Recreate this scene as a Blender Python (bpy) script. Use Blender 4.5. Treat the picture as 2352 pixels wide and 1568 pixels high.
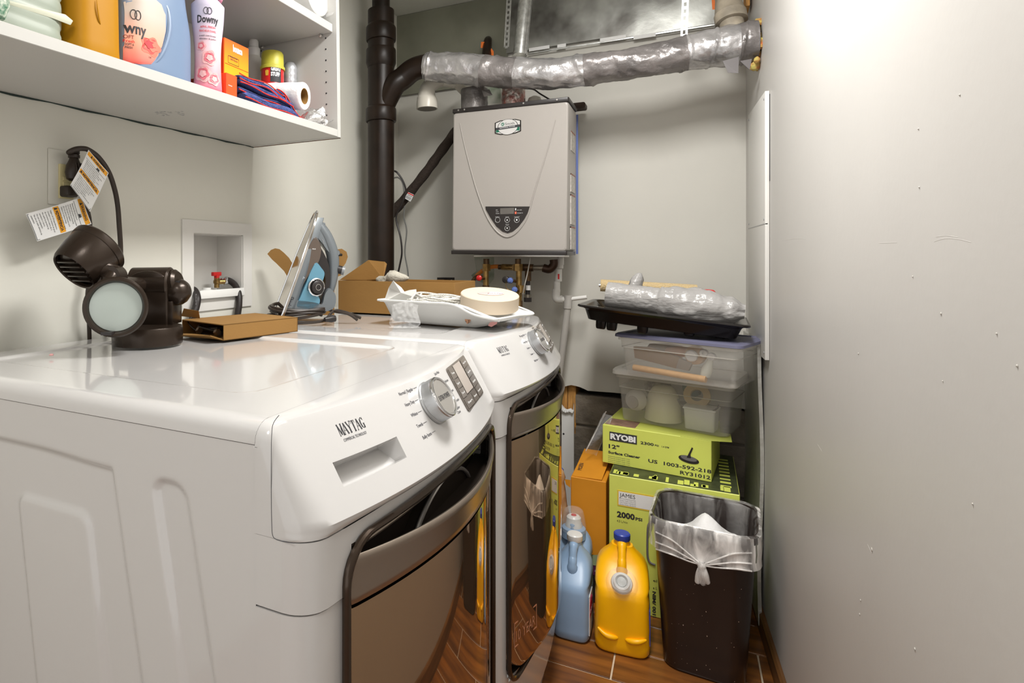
import bpy, bmesh, math, random
from mathutils import Vector, Matrix, noise as mnoise
random.seed(7)
for o in list(bpy.data.objects): bpy.data.objects.remove(o)
SC = bpy.context.scene
COL = SC.collection
V = Vector

# ---------------------------------------------------------------- camera
F_PX, CX, V0 = 1366.0, 875.0, 590.0       # focal length, principal column and horizon row in a 2352x1568 frame
YAW = math.radians(27.07)
CT, ST = math.cos(YAW), math.sin(YAW)
CAMZ = 1.165
cam_data = bpy.data.cameras.new('camera')
cam = bpy.data.objects.new('camera', cam_data); COL.objects.link(cam)
cam.location = (0, 0, CAMZ)
cam.rotation_euler = (math.pi/2, 0, YAW)
cam_data.sensor_width = 36.0
cam_data.lens = F_PX/2352*36
cam_data.shift_x = (1176-CX)/2352
cam_data.shift_y = -(784-V0)/2352
cam_data.clip_start = 0.01
SC.camera = cam

# ---------------------------------------------------------------- world, lights, exposure
w = bpy.data.worlds.new('world'); SC.world = w; w.use_nodes = True
w.node_tree.nodes['Background'].inputs[0].default_value = (1.0, 0.98, 0.955, 1)
w.node_tree.nodes['Background'].inputs[1].default_value = 1.05
SC.view_settings.view_transform = 'Standard'
SC.view_settings.look = 'None'
SC.view_settings.exposure = 0.26
SC.view_settings.gamma = 1.0
SC.view_settings.use_curve_mapping = False

def area(name, loc, rot, size, power, col=(1, .95, .88), shape='DISK', size_y=None):
    d = bpy.data.lights.new(name, 'AREA'); d.shape = shape; d.size = size; d.energy = power; d.color = col
    if shape == 'RECTANGLE': d.size_y = size_y or size
    o = bpy.data.objects.new(name, d); COL.objects.link(o); o.location = loc; o.rotation_euler = rot
    return o
area('ceiling_lamp_and_fill', (-0.14, 1.22, 2.27), (0, 0, 0), 0.24, 28, (1, .98, .95), 'RECTANGLE', 0.7)
area('ceiling_lamp_and_fill', (-0.10, -0.35, 2.27), (0, 0, 0), 0.45, 10, (1, .98, .95))  # fill light added behind the camera, no lamp known there

# ---------------------------------------------------------------- pixel rays onto real planes
def ray(u, v):
    l = (u-CX)/F_PX; h = (V0-v)/F_PX
    return V((-ST + l*CT, CT + l*ST, h))
CAMP = V((0, 0, CAMZ))
def pD(u, v, d): return CAMP + ray(u, v)*d
def pX(u, v, X): r = ray(u, v); return CAMP + r*(X/r.x)
def pY(u, v, Y): r = ray(u, v); return CAMP + r*(Y/r.y)
def pZ(u, v, Z): r = ray(u, v); return CAMP + r*((Z-CAMZ)/r.z)
RW0, RWK = 0.223, 0.0477                    # right wall: X = RW0 - RWK*(Y-2.11)
def rwx(Y): return RW0 - RWK*(Y-2.11)
def pR(u, v, off=0.0):
    r = ray(u, v); d = (RW0+off+RWK*2.11)/(r.x + RWK*r.y)
    return CAMP + r*d
FW = V((-ST, CT, 0)); RT = V((CT, ST, 0)); UP = V((0, 0, 1))

# ---------------------------------------------------------------- materials
MATS = {}
def nd(nt, t, **k):
    n = nt.nodes.new(t)
    for a, b in k.items(): setattr(n, a, b)
    return n
def mat(name, col, rough=.5, metal=0., spec=.5, bump=0., bscale=60., var=0., vscale=8., alpha=1., trans=0., coat=0., emit=None, estr=0., stretch=None, ior=1.45, sss=0., col2=None, detail=4., aniso=None):
    if name in MATS: return MATS[name]
    m = bpy.data.materials.new(name); m.use_nodes = True
    nt = m.node_tree; b = nt.nodes['Principled BSDF']
    c = (*col, 1)
    b.inputs['Base Color'].default_value = c
    b.inputs['Roughness'].default_value = rough
    b.inputs['Metallic'].default_value = metal
    b.inputs['Specular IOR Level'].default_value = spec
    b.inputs['Alpha'].default_value = alpha
    b.inputs['IOR'].default_value = ior
    b.inputs['Transmission Weight'].default_value = trans
    b.inputs['Coat Weight'].default_value = coat
    b.inputs['Coat Roughness'].default_value = .05
    if sss: b.inputs['Subsurface Weight'].default_value = sss; b.inputs['Subsurface Radius'].default_value = (.01, .01, .01)
    if emit: b.inputs['Emission Color'].default_value = (*emit, 1); b.inputs['Emission Strength'].default_value = estr
    tc = None
    if bump or var or col2:
        tc = nd(nt, 'ShaderNodeTexCoord')
        src = tc.outputs['Object']
        if stretch:
            mp = nd(nt, 'ShaderNodeMapping'); mp.inputs['Scale'].default_value = stretch
            nt.links.new(src, mp.inputs['Vector']); src = mp.outputs['Vector']
    if var or col2:
        n = nd(nt, 'ShaderNodeTexNoise'); n.inputs['Scale'].default_value = vscale; n.inputs['Detail'].default_value = detail
        nt.links.new(src, n.inputs['Vector'])
        r = nd(nt, 'ShaderNodeValToRGB')
        r.color_ramp.elements[0].position = .35; r.color_ramp.elements[1].position = .65
        if col2:
            r.color_ramp.elements[0].color = c; r.color_ramp.elements[1].color = (*col2, 1)
        else:
            r.color_ramp.elements[0].color = (*[x*(1-var) for x in col], 1)
            r.color_ramp.elements[1].color = (*[min(1, x*(1+var)) for x in col], 1)
        nt.links.new(n.outputs['Fac'], r.inputs['Fac'])
        nt.links.new(r.outputs['Color'], b.inputs['Base Color'])
    if bump:
        n2 = nd(nt, 'ShaderNodeTexNoise'); n2.inputs['Scale'].default_value = bscale; n2.inputs['Detail'].default_value = 6
        nt.links.new(src, n2.inputs['Vector'])
        bp = nd(nt, 'ShaderNodeBump'); bp.inputs['Strength'].default_value = bump; bp.inputs['Distance'].default_value = .01
        nt.links.new(n2.outputs['Fac'], bp.inputs['Height']); nt.links.new(bp.outputs['Normal'], b.inputs['Normal'])
    MATS[name] = m
    return m

M_WALL = mat('wall_paint', (.65, .64, .575), .55, bump=.06, bscale=25, var=.02, vscale=3)
M_WALLR = mat('wall_paint_right', (.56, .545, .52), .45, bump=.025, bscale=60, var=.02, vscale=2.5)
M_WALLB = mat('wall_paint_back', (.56, .545, .495), .6, bump=.08, bscale=12, var=.03, vscale=2.2)
M_CEIL = mat('ceiling_paint', (.62, .62, .56), .7, bump=.05, var=.04)
M_WHITE = mat('white_enamel', (.56, .55, .54), .12, spec=.5, coat=.5)
M_WPL = mat('white_plastic', (.72, .72, .70), .3)
M_WPL2 = mat('white_trim', (.66, .65, .62), .4)
M_BRZ = mat('bronze_gloss', (.15, .115, .085), .16, metal=.75)
M_BRZL = mat('bronze_light', (.34, .285, .235), .24, metal=.85)
M_BRZD = mat('bronze_dark', (.035, .025, .018), .25, metal=.3)
M_GLASS = mat('door_glass', (.46, .32, .20), .03, metal=.92, spec=.8)
M_CHROME = mat('chrome', (.75, .76, .78), .12, metal=1)
M_STEEL = mat('brushed_steel', (.62, .60, .57), .28, metal=.8)
M_KNURL = mat('knurled_metal', (.50, .51, .52), .3, metal=.9)
M_INK = mat('dark_ink', (.03, .03, .035), .6)
M_INKG = mat('grey_ink', (.10, .10, .11), .6)
M_INKW = mat('white_ink', (.85, .85, .85), .5)
M_INKR = mat('red_ink', (.7, .03, .03), .5)
M_DISP = mat('display_plate', (.19, .165, .145), .15, metal=.3)
M_LCD = mat('display_window', (.42, .37, .33), .12)
M_PIPE = mat('black_abs_pipe', (.013, .007, .004), .36, spec=.32, bump=.04, bscale=30, var=.3, vscale=14)
M_TAPE = mat('duct_tape', (.42, .41, .41), .27, metal=.6, bump=1.0, bscale=15, var=.3, vscale=9)
M_TAPED = mat('duct_tape_dull', (.20, .185, .18), .32, metal=.35, bump=.95, bscale=18, var=.3, vscale=12)
M_FOIL = mat('printed_foil', (.55, .52, .48), .25, metal=.6, bump=.9, bscale=50, col2=(.50, .20, .17), vscale=44)
M_GALV = mat('galvanised_sheet', (.13, .125, .115), .36, metal=.75, bump=.12, bscale=12, col2=(.52, .53, .50), vscale=4.5)  # cloudy reflections put into the colour as light and dark patches
M_GALVP = mat('galvanised_pipe', (.55, .56, .55), .3, metal=.85, var=.2, vscale=60)
M_HEAT = mat('heater_paint', (.36, .335, .31), .35, bump=.02, bscale=200)
M_BLK = mat('black_plastic', (.022, .018, .017), .35)
M_BLKG = mat('black_gloss', (.010, .008, .007), .16, spec=.35)
M_BRS = mat('brass', (.32, .20, .07), .3, metal=.85, var=.4, vscale=40)
M_BRSD = mat('brass_dark', (.12, .07, .035), .4, metal=.7, var=.4, vscale=40)
M_PEX = mat('orange_tube', (.62, .20, .03), .4)
M_RED = mat('red_plastic', (.55, .02, .02), .3)
M_BLUE = mat('blue_plastic', (.04, .08, .30), .35)
M_PVC = mat('white_pvc', (.72, .71, .68), .3)
M_PVCG = mat('grey_pvc', (.42, .40, .37), .4)
M_PVCO = mat('old_cream_pvc', (.62, .59, .52), .3)
M_CARD = mat('cardboard', (.27, .14, .035), .75, bump=.04, bscale=90, var=.02, vscale=14, stretch=(1, 1, 3))
M_CARDI = mat('cardboard_inside', (.36, .22, .09), .85)
M_CARDD = mat('cardboard_edge', (.30, .18, .07), .85)
M_TAN = mat('carton_tan', (.66, .26, .012), .65, var=.04, vscale=10)
M_LIME = mat('lime_print', (.68, .74, .14), .42, var=.03, vscale=6)
M_LIMED = mat('dark_olive_print', (.055, .065, .03), .45, var=.3, vscale=30)
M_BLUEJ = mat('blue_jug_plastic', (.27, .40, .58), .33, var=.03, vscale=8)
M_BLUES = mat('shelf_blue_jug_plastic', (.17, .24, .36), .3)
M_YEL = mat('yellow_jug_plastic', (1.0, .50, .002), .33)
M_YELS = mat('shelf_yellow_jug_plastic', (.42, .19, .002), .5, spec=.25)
M_BCAP = mat('blue_cap', (.03, .06, .38), .35)
M_CAN = mat('bin_brown_black', (.022, .013, .010), .28, bump=.06, bscale=40)
M_FILM = mat('bag_film', (.86, .83, .80), .22, alpha=.26, bump=.6, bscale=25, stretch=(1, 1, .25))
M_FILM2 = mat('clear_film', (.93, .93, .93), .12, alpha=.2, bump=.7, bscale=60)
M_ROLLF = mat('poly_sheeting', (.38, .37, .36), .2, alpha=.92, bump=1.0, bscale=34, var=.06, vscale=14, stretch=(.3, 1, 1))
M_TISS = mat('white_tissue', (.85, .84, .83), .9, bump=.3, bscale=60)
M_BINP = mat('clear_bin_plastic', (.78, .75, .69), .15, alpha=.15)
M_BINR = mat('clear_bin_rim', (.78, .75, .68), .25, alpha=.40)
M_LIDW = mat('white_lid', (.80, .78, .73), .35)
M_LIDP = mat('purple_lid', (.13, .13, .20), .45)
M_WOODT = mat('pale_dowel_wood', (.62, .36, .15), .6, var=.1, vscale=30, stretch=(1, 8, 8))
M_STUD = mat('stud_wood', (.52, .26, .07), .7, var=.3, vscale=20, stretch=(8, 8, 1), bump=.2)
M_CONC = mat('concrete_block', (.20, .17, .135), .9, bump=.9, bscale=30, var=.25, vscale=12)
M_TILE = mat('wood_look_tile', (.10, .036, .012), .28, bump=.05, bscale=20, col2=(.30, .11, .022), vscale=7, stretch=(.35, 3.5, 1), detail=8)
M_GROUT = mat('grout', (.62, .50, .36), .8)
M_BASE = mat('baseboard_wood', (.16, .07, .022), .4, var=.4, vscale=12, stretch=(1, .3, 3))
M_PAPER = mat('paper', (.80, .80, .79), .6)
M_ORG = mat('warning_orange', (.85, .38, .02), .5)
M_CORD = mat('cord_brown_black', (.030, .020, .014), .4)
M_BRONZE = mat('bronze_painted_lamp', (.034, .023, .016), .27, metal=.45, bump=.03, bscale=300)
M_LENS = mat('frosted_lens', (.40, .45, .42), .15)
M_TOWB = mat('blue_microfibre', (.06, .085, .25), .95, bump=.7, bscale=260, var=.2, vscale=60)
M_TOWR = mat('red_stitching', (.72, .03, .015), .8, bump=.4, bscale=200)
M_GREYB = mat('iron_grey', (.17, .19, .205), .3, metal=.25)
M_SOLE = mat('iron_soleplate', (.66, .62, .58), .09, metal=1)
M_SMOKE = mat('smoky_plastic', (.10, .075, .06), .1, coat=.5)
M_IBLUE = mat('ice_blue_tank', (.18, .42, .58), .08, metal=.55, coat=.6)
M_ROPE = mat('white_rope', (.78, .76, .70), .85, bump=.8, bscale=320)
M_MASK = mat('masking_tape', (.62, .52, .40), .6)
M_RAG = mat('grey_rag', (.50, .47, .40), .95, bump=.6, bscale=80, var=.15)
M_ORED = mat('orange_red_carton', (.82, .085, .015), .4)
M_OYEL = mat('orange_yellow_carton', (.85, .33, .01), .4)
M_PINK = mat('pink_label', (.82, .38, .42), .35, col2=(.80, .60, .62), vscale=9)
M_LAV = mat('lavender_label', (.62, .60, .70), .35)
M_OLIVE = mat('yellow_green_cap', (.50, .46, .05), .4)
M_FOILP = mat('crumpled_foil', (.72, .71, .70), .22, metal=.85, bump=.9, bscale=40)
M_MILK = mat('milky_plastic', (.31, .35, .29), .35)
M_CRYS = mat('clear_cap', (.85, .85, .85), .08, alpha=.16)
M_GREEN = mat('primer_green', (.22, .27, .19), .8, bump=.2, col2=(.5, .5, .44), vscale=14)
M_PEACH = mat('peach_label', (.80, .33, .22), .35, col2=(.75, .50, .36), vscale=12)
M_ROSE = mat('rose_print', (.80, .12, .08), .4, col2=(.85, .30, .22), vscale=30)
M_ROLL = mat('roller_cover_wool', (.72, .55, .30), .95, bump=.8, bscale=200)
M_OUT = mat('ivory_receptacle', (.62, .55, .30), .35)
M_GREY = mat('grey_plastic', (.33, .33, .34), .35)
M_TOPW = mat('shelf_laminate', (.50, .495, .47), .38)
M_BAGB = mat('brown_bag_film', (.42, .20, .08), .3, bump=.6, bscale=30, col2=(.62, .40, .22), vscale=20)

def streak_alpha(m, lo, hi, scale, stretch):
    nt = m.node_tree; b = nt.nodes['Principled BSDF']
    tc = nd(nt, 'ShaderNodeTexCoord'); mp = nd(nt, 'ShaderNodeMapping'); mp.inputs['Scale'].default_value = stretch
    n = nd(nt, 'ShaderNodeTexNoise'); n.inputs['Scale'].default_value = scale; n.inputs['Detail'].default_value = 5; n.inputs['Distortion'].default_value = .6
    mr = nd(nt, 'ShaderNodeMapRange'); mr.inputs['From Min'].default_value = .40; mr.inputs['From Max'].default_value = .68
    mr.inputs['To Min'].default_value = lo; mr.inputs['To Max'].default_value = hi
    nt.links.new(tc.outputs['Object'], mp.inputs['Vector']); nt.links.new(mp.outputs['Vector'], n.inputs['Vector'])
    nt.links.new(n.outputs['Fac'], mr.inputs['Value']); nt.links.new(mr.outputs['Result'], b.inputs['Alpha'])
streak_alpha(M_FILM, .22, .88, 30, (1, 1, .35))
M_FILMI = mat('bag_film_inside', (.80, .78, .76), .2, alpha=.1, bump=.6, bscale=30)
streak_alpha(M_FILMI, .03, .32, 22, (1, 1, .18))

# ---------------------------------------------------------------- mesh builder
class MB:
    def __init__(s, M=None): s.v = []; s.f = []; s.M = M
    def add(s, vs, fs):
        b = len(s.v)
        s.v += [(s.M @ V(p)) if s.M else V(p) for p in vs]
        s.f += [tuple(b+i for i in f) for f in fs]
        return s
    def box(s, c, d, R=None):
        x, y, z = d[0]/2, d[1]/2, d[2]/2
        vs = [V((sx*x, sy*y, sz*z)) for sx in (-1, 1) for sy in (-1, 1) for sz in (-1, 1)]
        if R is not None: vs = [R @ p for p in vs]
        vs = [p+V(c) for p in vs]
        return s.add(vs, [(0, 1, 3, 2), (4, 6, 7, 5), (0, 4, 5, 1), (2, 3, 7, 6), (0, 2, 6, 4), (1, 5, 7, 3)])
    def lohi(s, a, b):
        return s.box([(a[i]+b[i])/2 for i in range(3)], [abs(b[i]-a[i]) for i in range(3)])
    def grid(s, us, vs, fn, cu=False, cv=False, flip=False):
        nu, nv = len(us), len(vs)
        pts = [fn(u, v) for u in us for v in vs]
        fs = []
        for i in range(nu if cu else nu-1):
            for j in range(nv if cv else nv-1):
                a = i*nv+j; b = i*nv+(j+1) % nv; i2 = (i+1) % nu
                c = i2*nv+(j+1) % nv; d = i2*nv+j
                fs.append((a, b, c, d) if flip else (a, d, c, b))
        return s.add(pts, fs)
    def tube(s, pts, r, n=12, cap=True, sy=1.0, up=None):
        pts = [V(p) for p in pts]; m = len(pts)
        rs = r if isinstance(r, (list, tuple)) else [r]*m
        T = []
        for i in range(m):
            a = pts[max(i-1, 0)]; b = pts[min(i+1, m-1)]
            T.append((b-a).normalized())
        ref = V(up) if up else (V((0, 0, 1)) if abs(T[0].z) < .9 else V((1, 0, 0)))
        N = (ref - T[0]*ref.dot(T[0])).normalized()
        rings = []
        for i in range(m):
            N = (N - T[i]*N.dot(T[i])).normalized()
            B = T[i].cross(N)
            rings.append([pts[i] + (N*math.cos(2*math.pi*k/n)*sy + B*math.sin(2*math.pi*k/n))*rs[i] for k in range(n)])
        s.loft(rings, cap)
        return s
    def loft(s, rings, cap=True):
        n = len(rings[0]); m = len(rings)
        vs = [p for r in rings for p in r]; fs = []
        for i in range(m-1):
            for k in range(n):
                k2 = (k+1) % n
                fs.append((i*n+k, i*n+k2, (i+1)*n+k2, (i+1)*n+k))
        if cap:
            fs.append(tuple(range(n-1, -1, -1))); fs.append(tuple((m-1)*n+k for k in range(n)))
        return s.add(vs, fs)
    def lathe(s, prof, n=32, c=(0, 0, 0), axis=(0, 0, 1), cap=True):
        ax = V(axis).normalized()
        q = ax.to_track_quat('Z', 'Y').to_matrix()
        c = V(c)
        rings = [[c + q @ V((r*math.cos(2*math.pi*k/n), r*math.sin(2*math.pi*k/n), z)) for k in range(n)] for r, z in prof]
        return s.loft(rings, cap)
    def prism(s, poly, fn0, fn1):
        n = len(poly)
        return s.add([fn0(*p) for p in poly]+[fn1(*p) for p in poly],
                     [tuple(range(n-1, -1, -1)), tuple(range(n, 2*n))]+[(k, (k+1) % n, n+(k+1) % n, n+k) for k in range(n)])

OM = {}
def ss(x): x = max(0, min(1, x)); return x*x*(3-2*x)
def base_of(vs):
    xs = [p.x for p in vs]; ys = [p.y for p in vs]; zs = [p.z for p in vs]
    return V(((min(xs)+max(xs))/2, (min(ys)+max(ys))/2, min(zs)))
def build(name, mb, m, root=None, world=True, smooth=35, bevel=0, seg=2):
    me = bpy.data.meshes.new(name)
    vs = mb.v
    if root is not None:
        MM = OM[root]
        if world: inv = MM.inverted(); vs = [inv @ p for p in vs]
    else:
        b = base_of(vs); MM = Matrix.Translation(b); vs = [p-b for p in vs]
    me.from_pydata([tuple(p) for p in vs], [], mb.f)
    bm = bmesh.new(); bm.from_mesh(me)
    bmesh.ops.remove_doubles(bm, verts=bm.verts, dist=1e-6)
    bmesh.ops.recalc_face_normals(bm, faces=bm.faces)
    if bevel:
        es = [e for e in bm.edges if len(e.link_faces) == 2 and e.calc_face_angle(0) > math.radians(30)]
        bmesh.ops.bevel(bm, geom=es, offset=bevel, segments=seg, profile=.5, affect='EDGES', clamp_overlap=True)
    bm.to_mesh(me); bm.free()
    if smooth:
        me.shade_smooth(); me.set_sharp_from_angle(angle=math.radians(smooth))
    me.materials.append(m)
    o = bpy.data.objects.new(name, me); COL.objects.link(o)
    if root is not None: o.parent = root; OM[o] = MM
    else: o.location = MM.translation; OM[o] = MM
    return o
def thing(name, label, cat, loc=(0, 0, 0), M=None, group=None):
    o = bpy.data.objects.new(name, None); COL.objects.link(o)
    o.empty_display_size = .05
    MM = M if M is not None else Matrix.Translation(V(loc))
    o.matrix_world = MM; OM[o] = MM
    o['label'] = label; o['category'] = cat
    if group: o['group'] = group
    return o
def tag(o, label, cat, group=None, kind=None):
    o['label'] = label; o['category'] = cat
    if group: o['group'] = group
    if kind: o['kind'] = kind
    return o
def struct(o, label=None, cat=None):
    o['kind'] = 'structure'
    if label: o['label'] = label
    if cat: o['category'] = cat
    return o
def lab(o, l): o['label'] = l; return o
def basis(o, x, y, z=None):
    x = V(x).normalized(); y = V(y); y = (y-x*y.dot(x)).normalized(); z = x.cross(y)
    M = Matrix((x, y, z)).transposed().to_4x4(); M.translation = V(o); return M
def cr(pts, k=8, closed=False):
    pts = [V(p) for p in pts]; n = len(pts); out = []
    rng = range(n if closed else n-1)
    for i in rng:
        if closed: p0, p1, p2, p3 = pts[i-1], pts[i], pts[(i+1) % n], pts[(i+2) % n]
        else: p0, p1, p2, p3 = pts[max(i-1, 0)], pts[i], pts[i+1], pts[min(i+2, n-1)]
        for j in range(k):
            t = j/k
            out.append(.5*((2*p1)+(p2-p0)*t+(2*p0-5*p1+4*p2-p3)*t*t+(3*p1-p0-3*p2+p3)*t*t*t))
    if not closed: out.append(pts[-1])
    return out
def lin(a, b, n): return [a+(b-a)*i/n for i in range(n+1)]
def rrect(hx, hy, r, k=5):
    out = []
    for cx, cy, a0 in ((hx-r, hy-r, 0), (-hx+r, hy-r, 90), (-hx+r, -hy+r, 180), (hx-r, -hy+r, 270)):
        for i in range(k+1):
            a = math.radians(a0+90*i/k); out.append((cx+r*math.cos(a), cy+r*math.sin(a)))
    return out
def nz(p, s=1.0): return mnoise.noise(V(p)*s)
_tcache = {}
def text_geo(body, size, ext=.00006, sx=1.0, bold=0):
    key = (body, size, sx, bold)
    if key in _tcache: return _tcache[key]
    c = bpy.data.curves.new('t', 'FONT'); c.body = body; c.size = size; c.extrude = ext; c.resolution_u = 2
    c.offset = bold
    c.align_x = 'LEFT'; c.align_y = 'BOTTOM_BASELINE'
    o = bpy.data.objects.new('t', c); COL.objects.link(o)
    me = bpy.data.meshes.new_from_object(o)
    vs = [(v.co.x*sx, v.co.y, v.co.z) for v in me.vertices]; fs = [tuple(p.vertices) for p in me.polygons]
    bpy.data.objects.remove(o); bpy.data.curves.remove(c); bpy.data.meshes.remove(me)
    _tcache[key] = (vs, fs)
    return vs, fs
def text(body, size, fn, m, root, name='lettering', sx=1.0, bold=0, center=False, width=None, mb=None):
    """fn(x, y, z) maps the flat lettering onto a surface"""
    vs, fs = text_geo(body, size, sx=sx, bold=bold)
    if not vs: return None
    x0 = min(p[0] for p in vs); x1 = max(p[0] for p in vs)
    k = 1.0
    if width: k = width/(x1-x0)
    off = -(x0+x1)/2 if center else -x0
    M = mb or MB()
    M.add([fn((p[0]+off)*k, p[1], p[2]+.00008) for p in vs], fs)
    if mb is not None: return None
    return build(name, M, m, root, smooth=0)
def flat(o, xd, yd):
    o = V(o); xd = V(xd).normalized(); yd = V(yd); yd = (yd-xd*yd.dot(xd)).normalized(); n = xd.cross(yd)
    return lambda x, y, z=0: o+xd*x+yd*y+n*z
def quadmap(p00, p10, p11, p01, off=0.0):
    p00, p10, p11, p01 = map(V, (p00, p10, p11, p01))
    n = (p10-p00).cross(p01-p00).normalized()
    return lambda s, t, z=0: (p00*(1-s)+p10*s)*(1-t)+(p01*(1-s)+p11*s)*t+n*(z+off)
def slab(mb, fn, a, b, th=.0004, z0=0):
    """thin box between (s0,t0) and (s1,t1) of a surface mapping"""
    q = [(a[0], a[1]), (b[0], a[1]), (b[0], b[1]), (a[0], b[1])]
    return mb.prism(q, lambda s, t: fn(s, t, z0), lambda s, t: fn(s, t, z0+th))

# ================================================================ setting
XL, YB, ZC = -1.22, 2.57, 2.31
YF = -1.3
# left wall with the opening for the laundry outlet box
mb = MB()
oy0, oy1, oz0, oz1 = 1.235, 1.443, 1.045, 1.232
for a, b in (((XL-.12, YF, 0), (XL, oy0, ZC)), ((XL-.12, oy1, 0), (XL, 2.8, ZC)), ((XL-.12, oy0, 0), (XL, oy1, oz0)), ((XL-.12, oy0, oz1), (XL, oy1, ZC))):
    mb.lohi(a, b)
struct(build('wall_left', mb, M_WALL, smooth=0))
mb = MB()
y0, y1 = YF, 2.8
mb.add([(rwx(y0), y0, 0), (rwx(y1), y1, 0), (rwx(y1), y1, ZC), (rwx(y0), y0, ZC), (rwx(y0)+.1, y0, 0), (rwx(y1)+.1, y1, 0), (rwx(y1)+.1, y1, ZC), (rwx(y0)+.1, y0, ZC)],
       [(0, 1, 2, 3), (4, 7, 6, 5), (0, 4, 5, 1), (3, 2, 6, 7), (0, 3, 7, 4), (1, 5, 6, 2)])
wallR = struct(build('wall_right', mb, M_WALLR, smooth=0))
# small dents, nail pops and paint chips in the right wall
mb = MB(); rr = random.Random(5)
for (u, v, s) in ((2205, 218, 3), (2110, 296, 3), (2112, 430, 3), (2162, 720, 4), (2097, 635, 2.5), (2337, 840, 4), (2003, 1262, 6), (1977, 1378, 3), (1975, 1410, 3), (2102, 1490, 4), (2235, 1157, 3), (1972, 812, 3), (2166, 875, 2), (2290, 766, 3)):
    p = pR(u, v); r = s*(p-CAMP).length/F_PX*.6
    mb.lathe([(r, 0), (r*.8, .0006), (r*.3, .001)], 8, c=p+V((-.0002, 0, 0)), axis=(-1, -RWK, 0))
build('nail_pop', mb, mat('chipped_plaster', (.50, .48, .44), .8), wallR)['kind'] = 'stuff'
mb = MB()
for pts in (((2146, 555), (2170, 548), (2200, 549), (2231, 556)), ((2150, 544), (2175, 541), (2200, 545)), ((2020, 558), (2060, 557)), ((1800, 553), (1825, 548), (1850, 549)), ((1878, 1020), (1888, 1036)), ((1993, 1250), (2003, 1270), (2001, 1255))):
    mb.tube(cr([pR(u, v, .0002) for u, v in pts], 4), .0004, 6)
build('scuff_ridge', mb, M_WALLR, wallR)['kind'] = 'stuff'

# back wall: drywall with a torn lower edge over concrete block and a stud
mb = MB()
edge = [(-1.25, .62), (-.60, .63), (-.47, .632)]
for u, v in ((1285, 884), (1293, 889), (1302, 886), (1312, 884), (1322, 886), (1333, 889), (1342, 893), (1350, 897), (1375, 899), (1405, 901), (1425, 903)):
    p = pY(u, v, YB); edge.append((p.x, p.z))
edge += [(.30, .60)]
poly = [(x, z) for x, z in edge]+[(.30, ZC), (-1.25, ZC)]
mb.prism(poly, lambda x, z: V((x, YB, z)), lambda x, z: V((x, YB+.013, z)))
wallB = struct(build('wall_back', mb, M_WALLB, smooth=0))
mb = MB().lohi((-1.4, 2.72, -.02), (.45, 2.8, ZC))
build('light_block', mb, M_CONC, wallB, smooth=0)  # dark slab added behind the wall to block light
xs0 = pY(1318, 980, 2.60).x
for (a, b, z0, z1) in ((xs0, xs0+.23, .463, .588), (xs0+.238, .3, .463, .588), (xs0-.1, xs0+.12, .262, .455), (xs0+.128, .3, .262, .455), (xs0-.1, xs0+.26, .06, .254), (xs0+.27, .3, .06, .254)):
    m2 = MB().lohi((a, 2.60, z0), (b, 2.72, z1))
    build('concrete_block', m2, M_CONC, wallB, smooth=0, bevel=.006, seg=2)
mb = MB().lohi((xs0-.1, 2.61, 0), (.3, 2.72, .585)); build('mortar', mb, mat('mortar', (.16, .14, .115), .9, bump=.6), wallB, smooth=0)
a = pY(1285, 900, 2.60).x; b = pY(1304, 900, 2.60).x; c = pY(1323, 900, 2.60).x
for x0, x1 in ((a-.03, b-.001), (b+.001, c)):
    build('stud', MB().lohi((x0, 2.60, .42), (x1, 2.71, .70)), M_STUD, wallB, smooth=0, bevel=.002)
# lower white drywall piece
x1 = pY(1318, 1000, YB).x
poly = [(-1.22, 0), (x1, 0), (x1, .555)]
for u, v in ((1316, 944), (1310, 938), (1303, 943), (1296, 938), (1288, 928), (1283, 930), (1276, 926)):
    p = pY(u, v, YB); poly.append((p.x, p.z))
poly += [(-1.22, .60)]
mb = MB().prism(poly, lambda x, z: V((x, YB, z)), lambda x, z: V((x, YB+.013, z)))
build('lower_drywall', mb, M_PAPER, wallB, smooth=0)
mb = MB()
tp = [(1277, 928), (1286, 932), (1292, 940), (1299, 945), (1308, 943), (1316, 947)]
mb.tube(cr([pY(u, v, YB-.006) for u, v in tp], 4), [.006+.003*abs(math.sin(i*1.7)) for i in range(21)], 7)
build('torn_paper_edge', mb, M_PAPER, wallB)
p = pY(1294.5, 996, YB-.001); build('screw_hole', MB().lathe([(.004, 0), (.003, .0012)], 10, c=p, axis=(0, -1, 0)), M_INK, wallB)
# unpainted green-board patches
for pts in ([(1089, 590), (1135, 590), (1135, 640), (1122, 655), (1090, 642), (1082, 632), (1094, 622)], [(1085, 200), (1150, 200), (1150, 236), (1090, 240)]):
    mb = MB().prism(pts, lambda u, v: pY(u, v, YB-.0006), lambda u, v: pY(u, v, YB-.0001)); build('bare_patch', mb, M_GREEN, wallB, smooth=0)
mb = MB().lohi((XL-.12, YF, ZC), (.6, 2.8, ZC+.06)); struct(build('ceiling', mb, M_CEIL, smooth=0))
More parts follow.
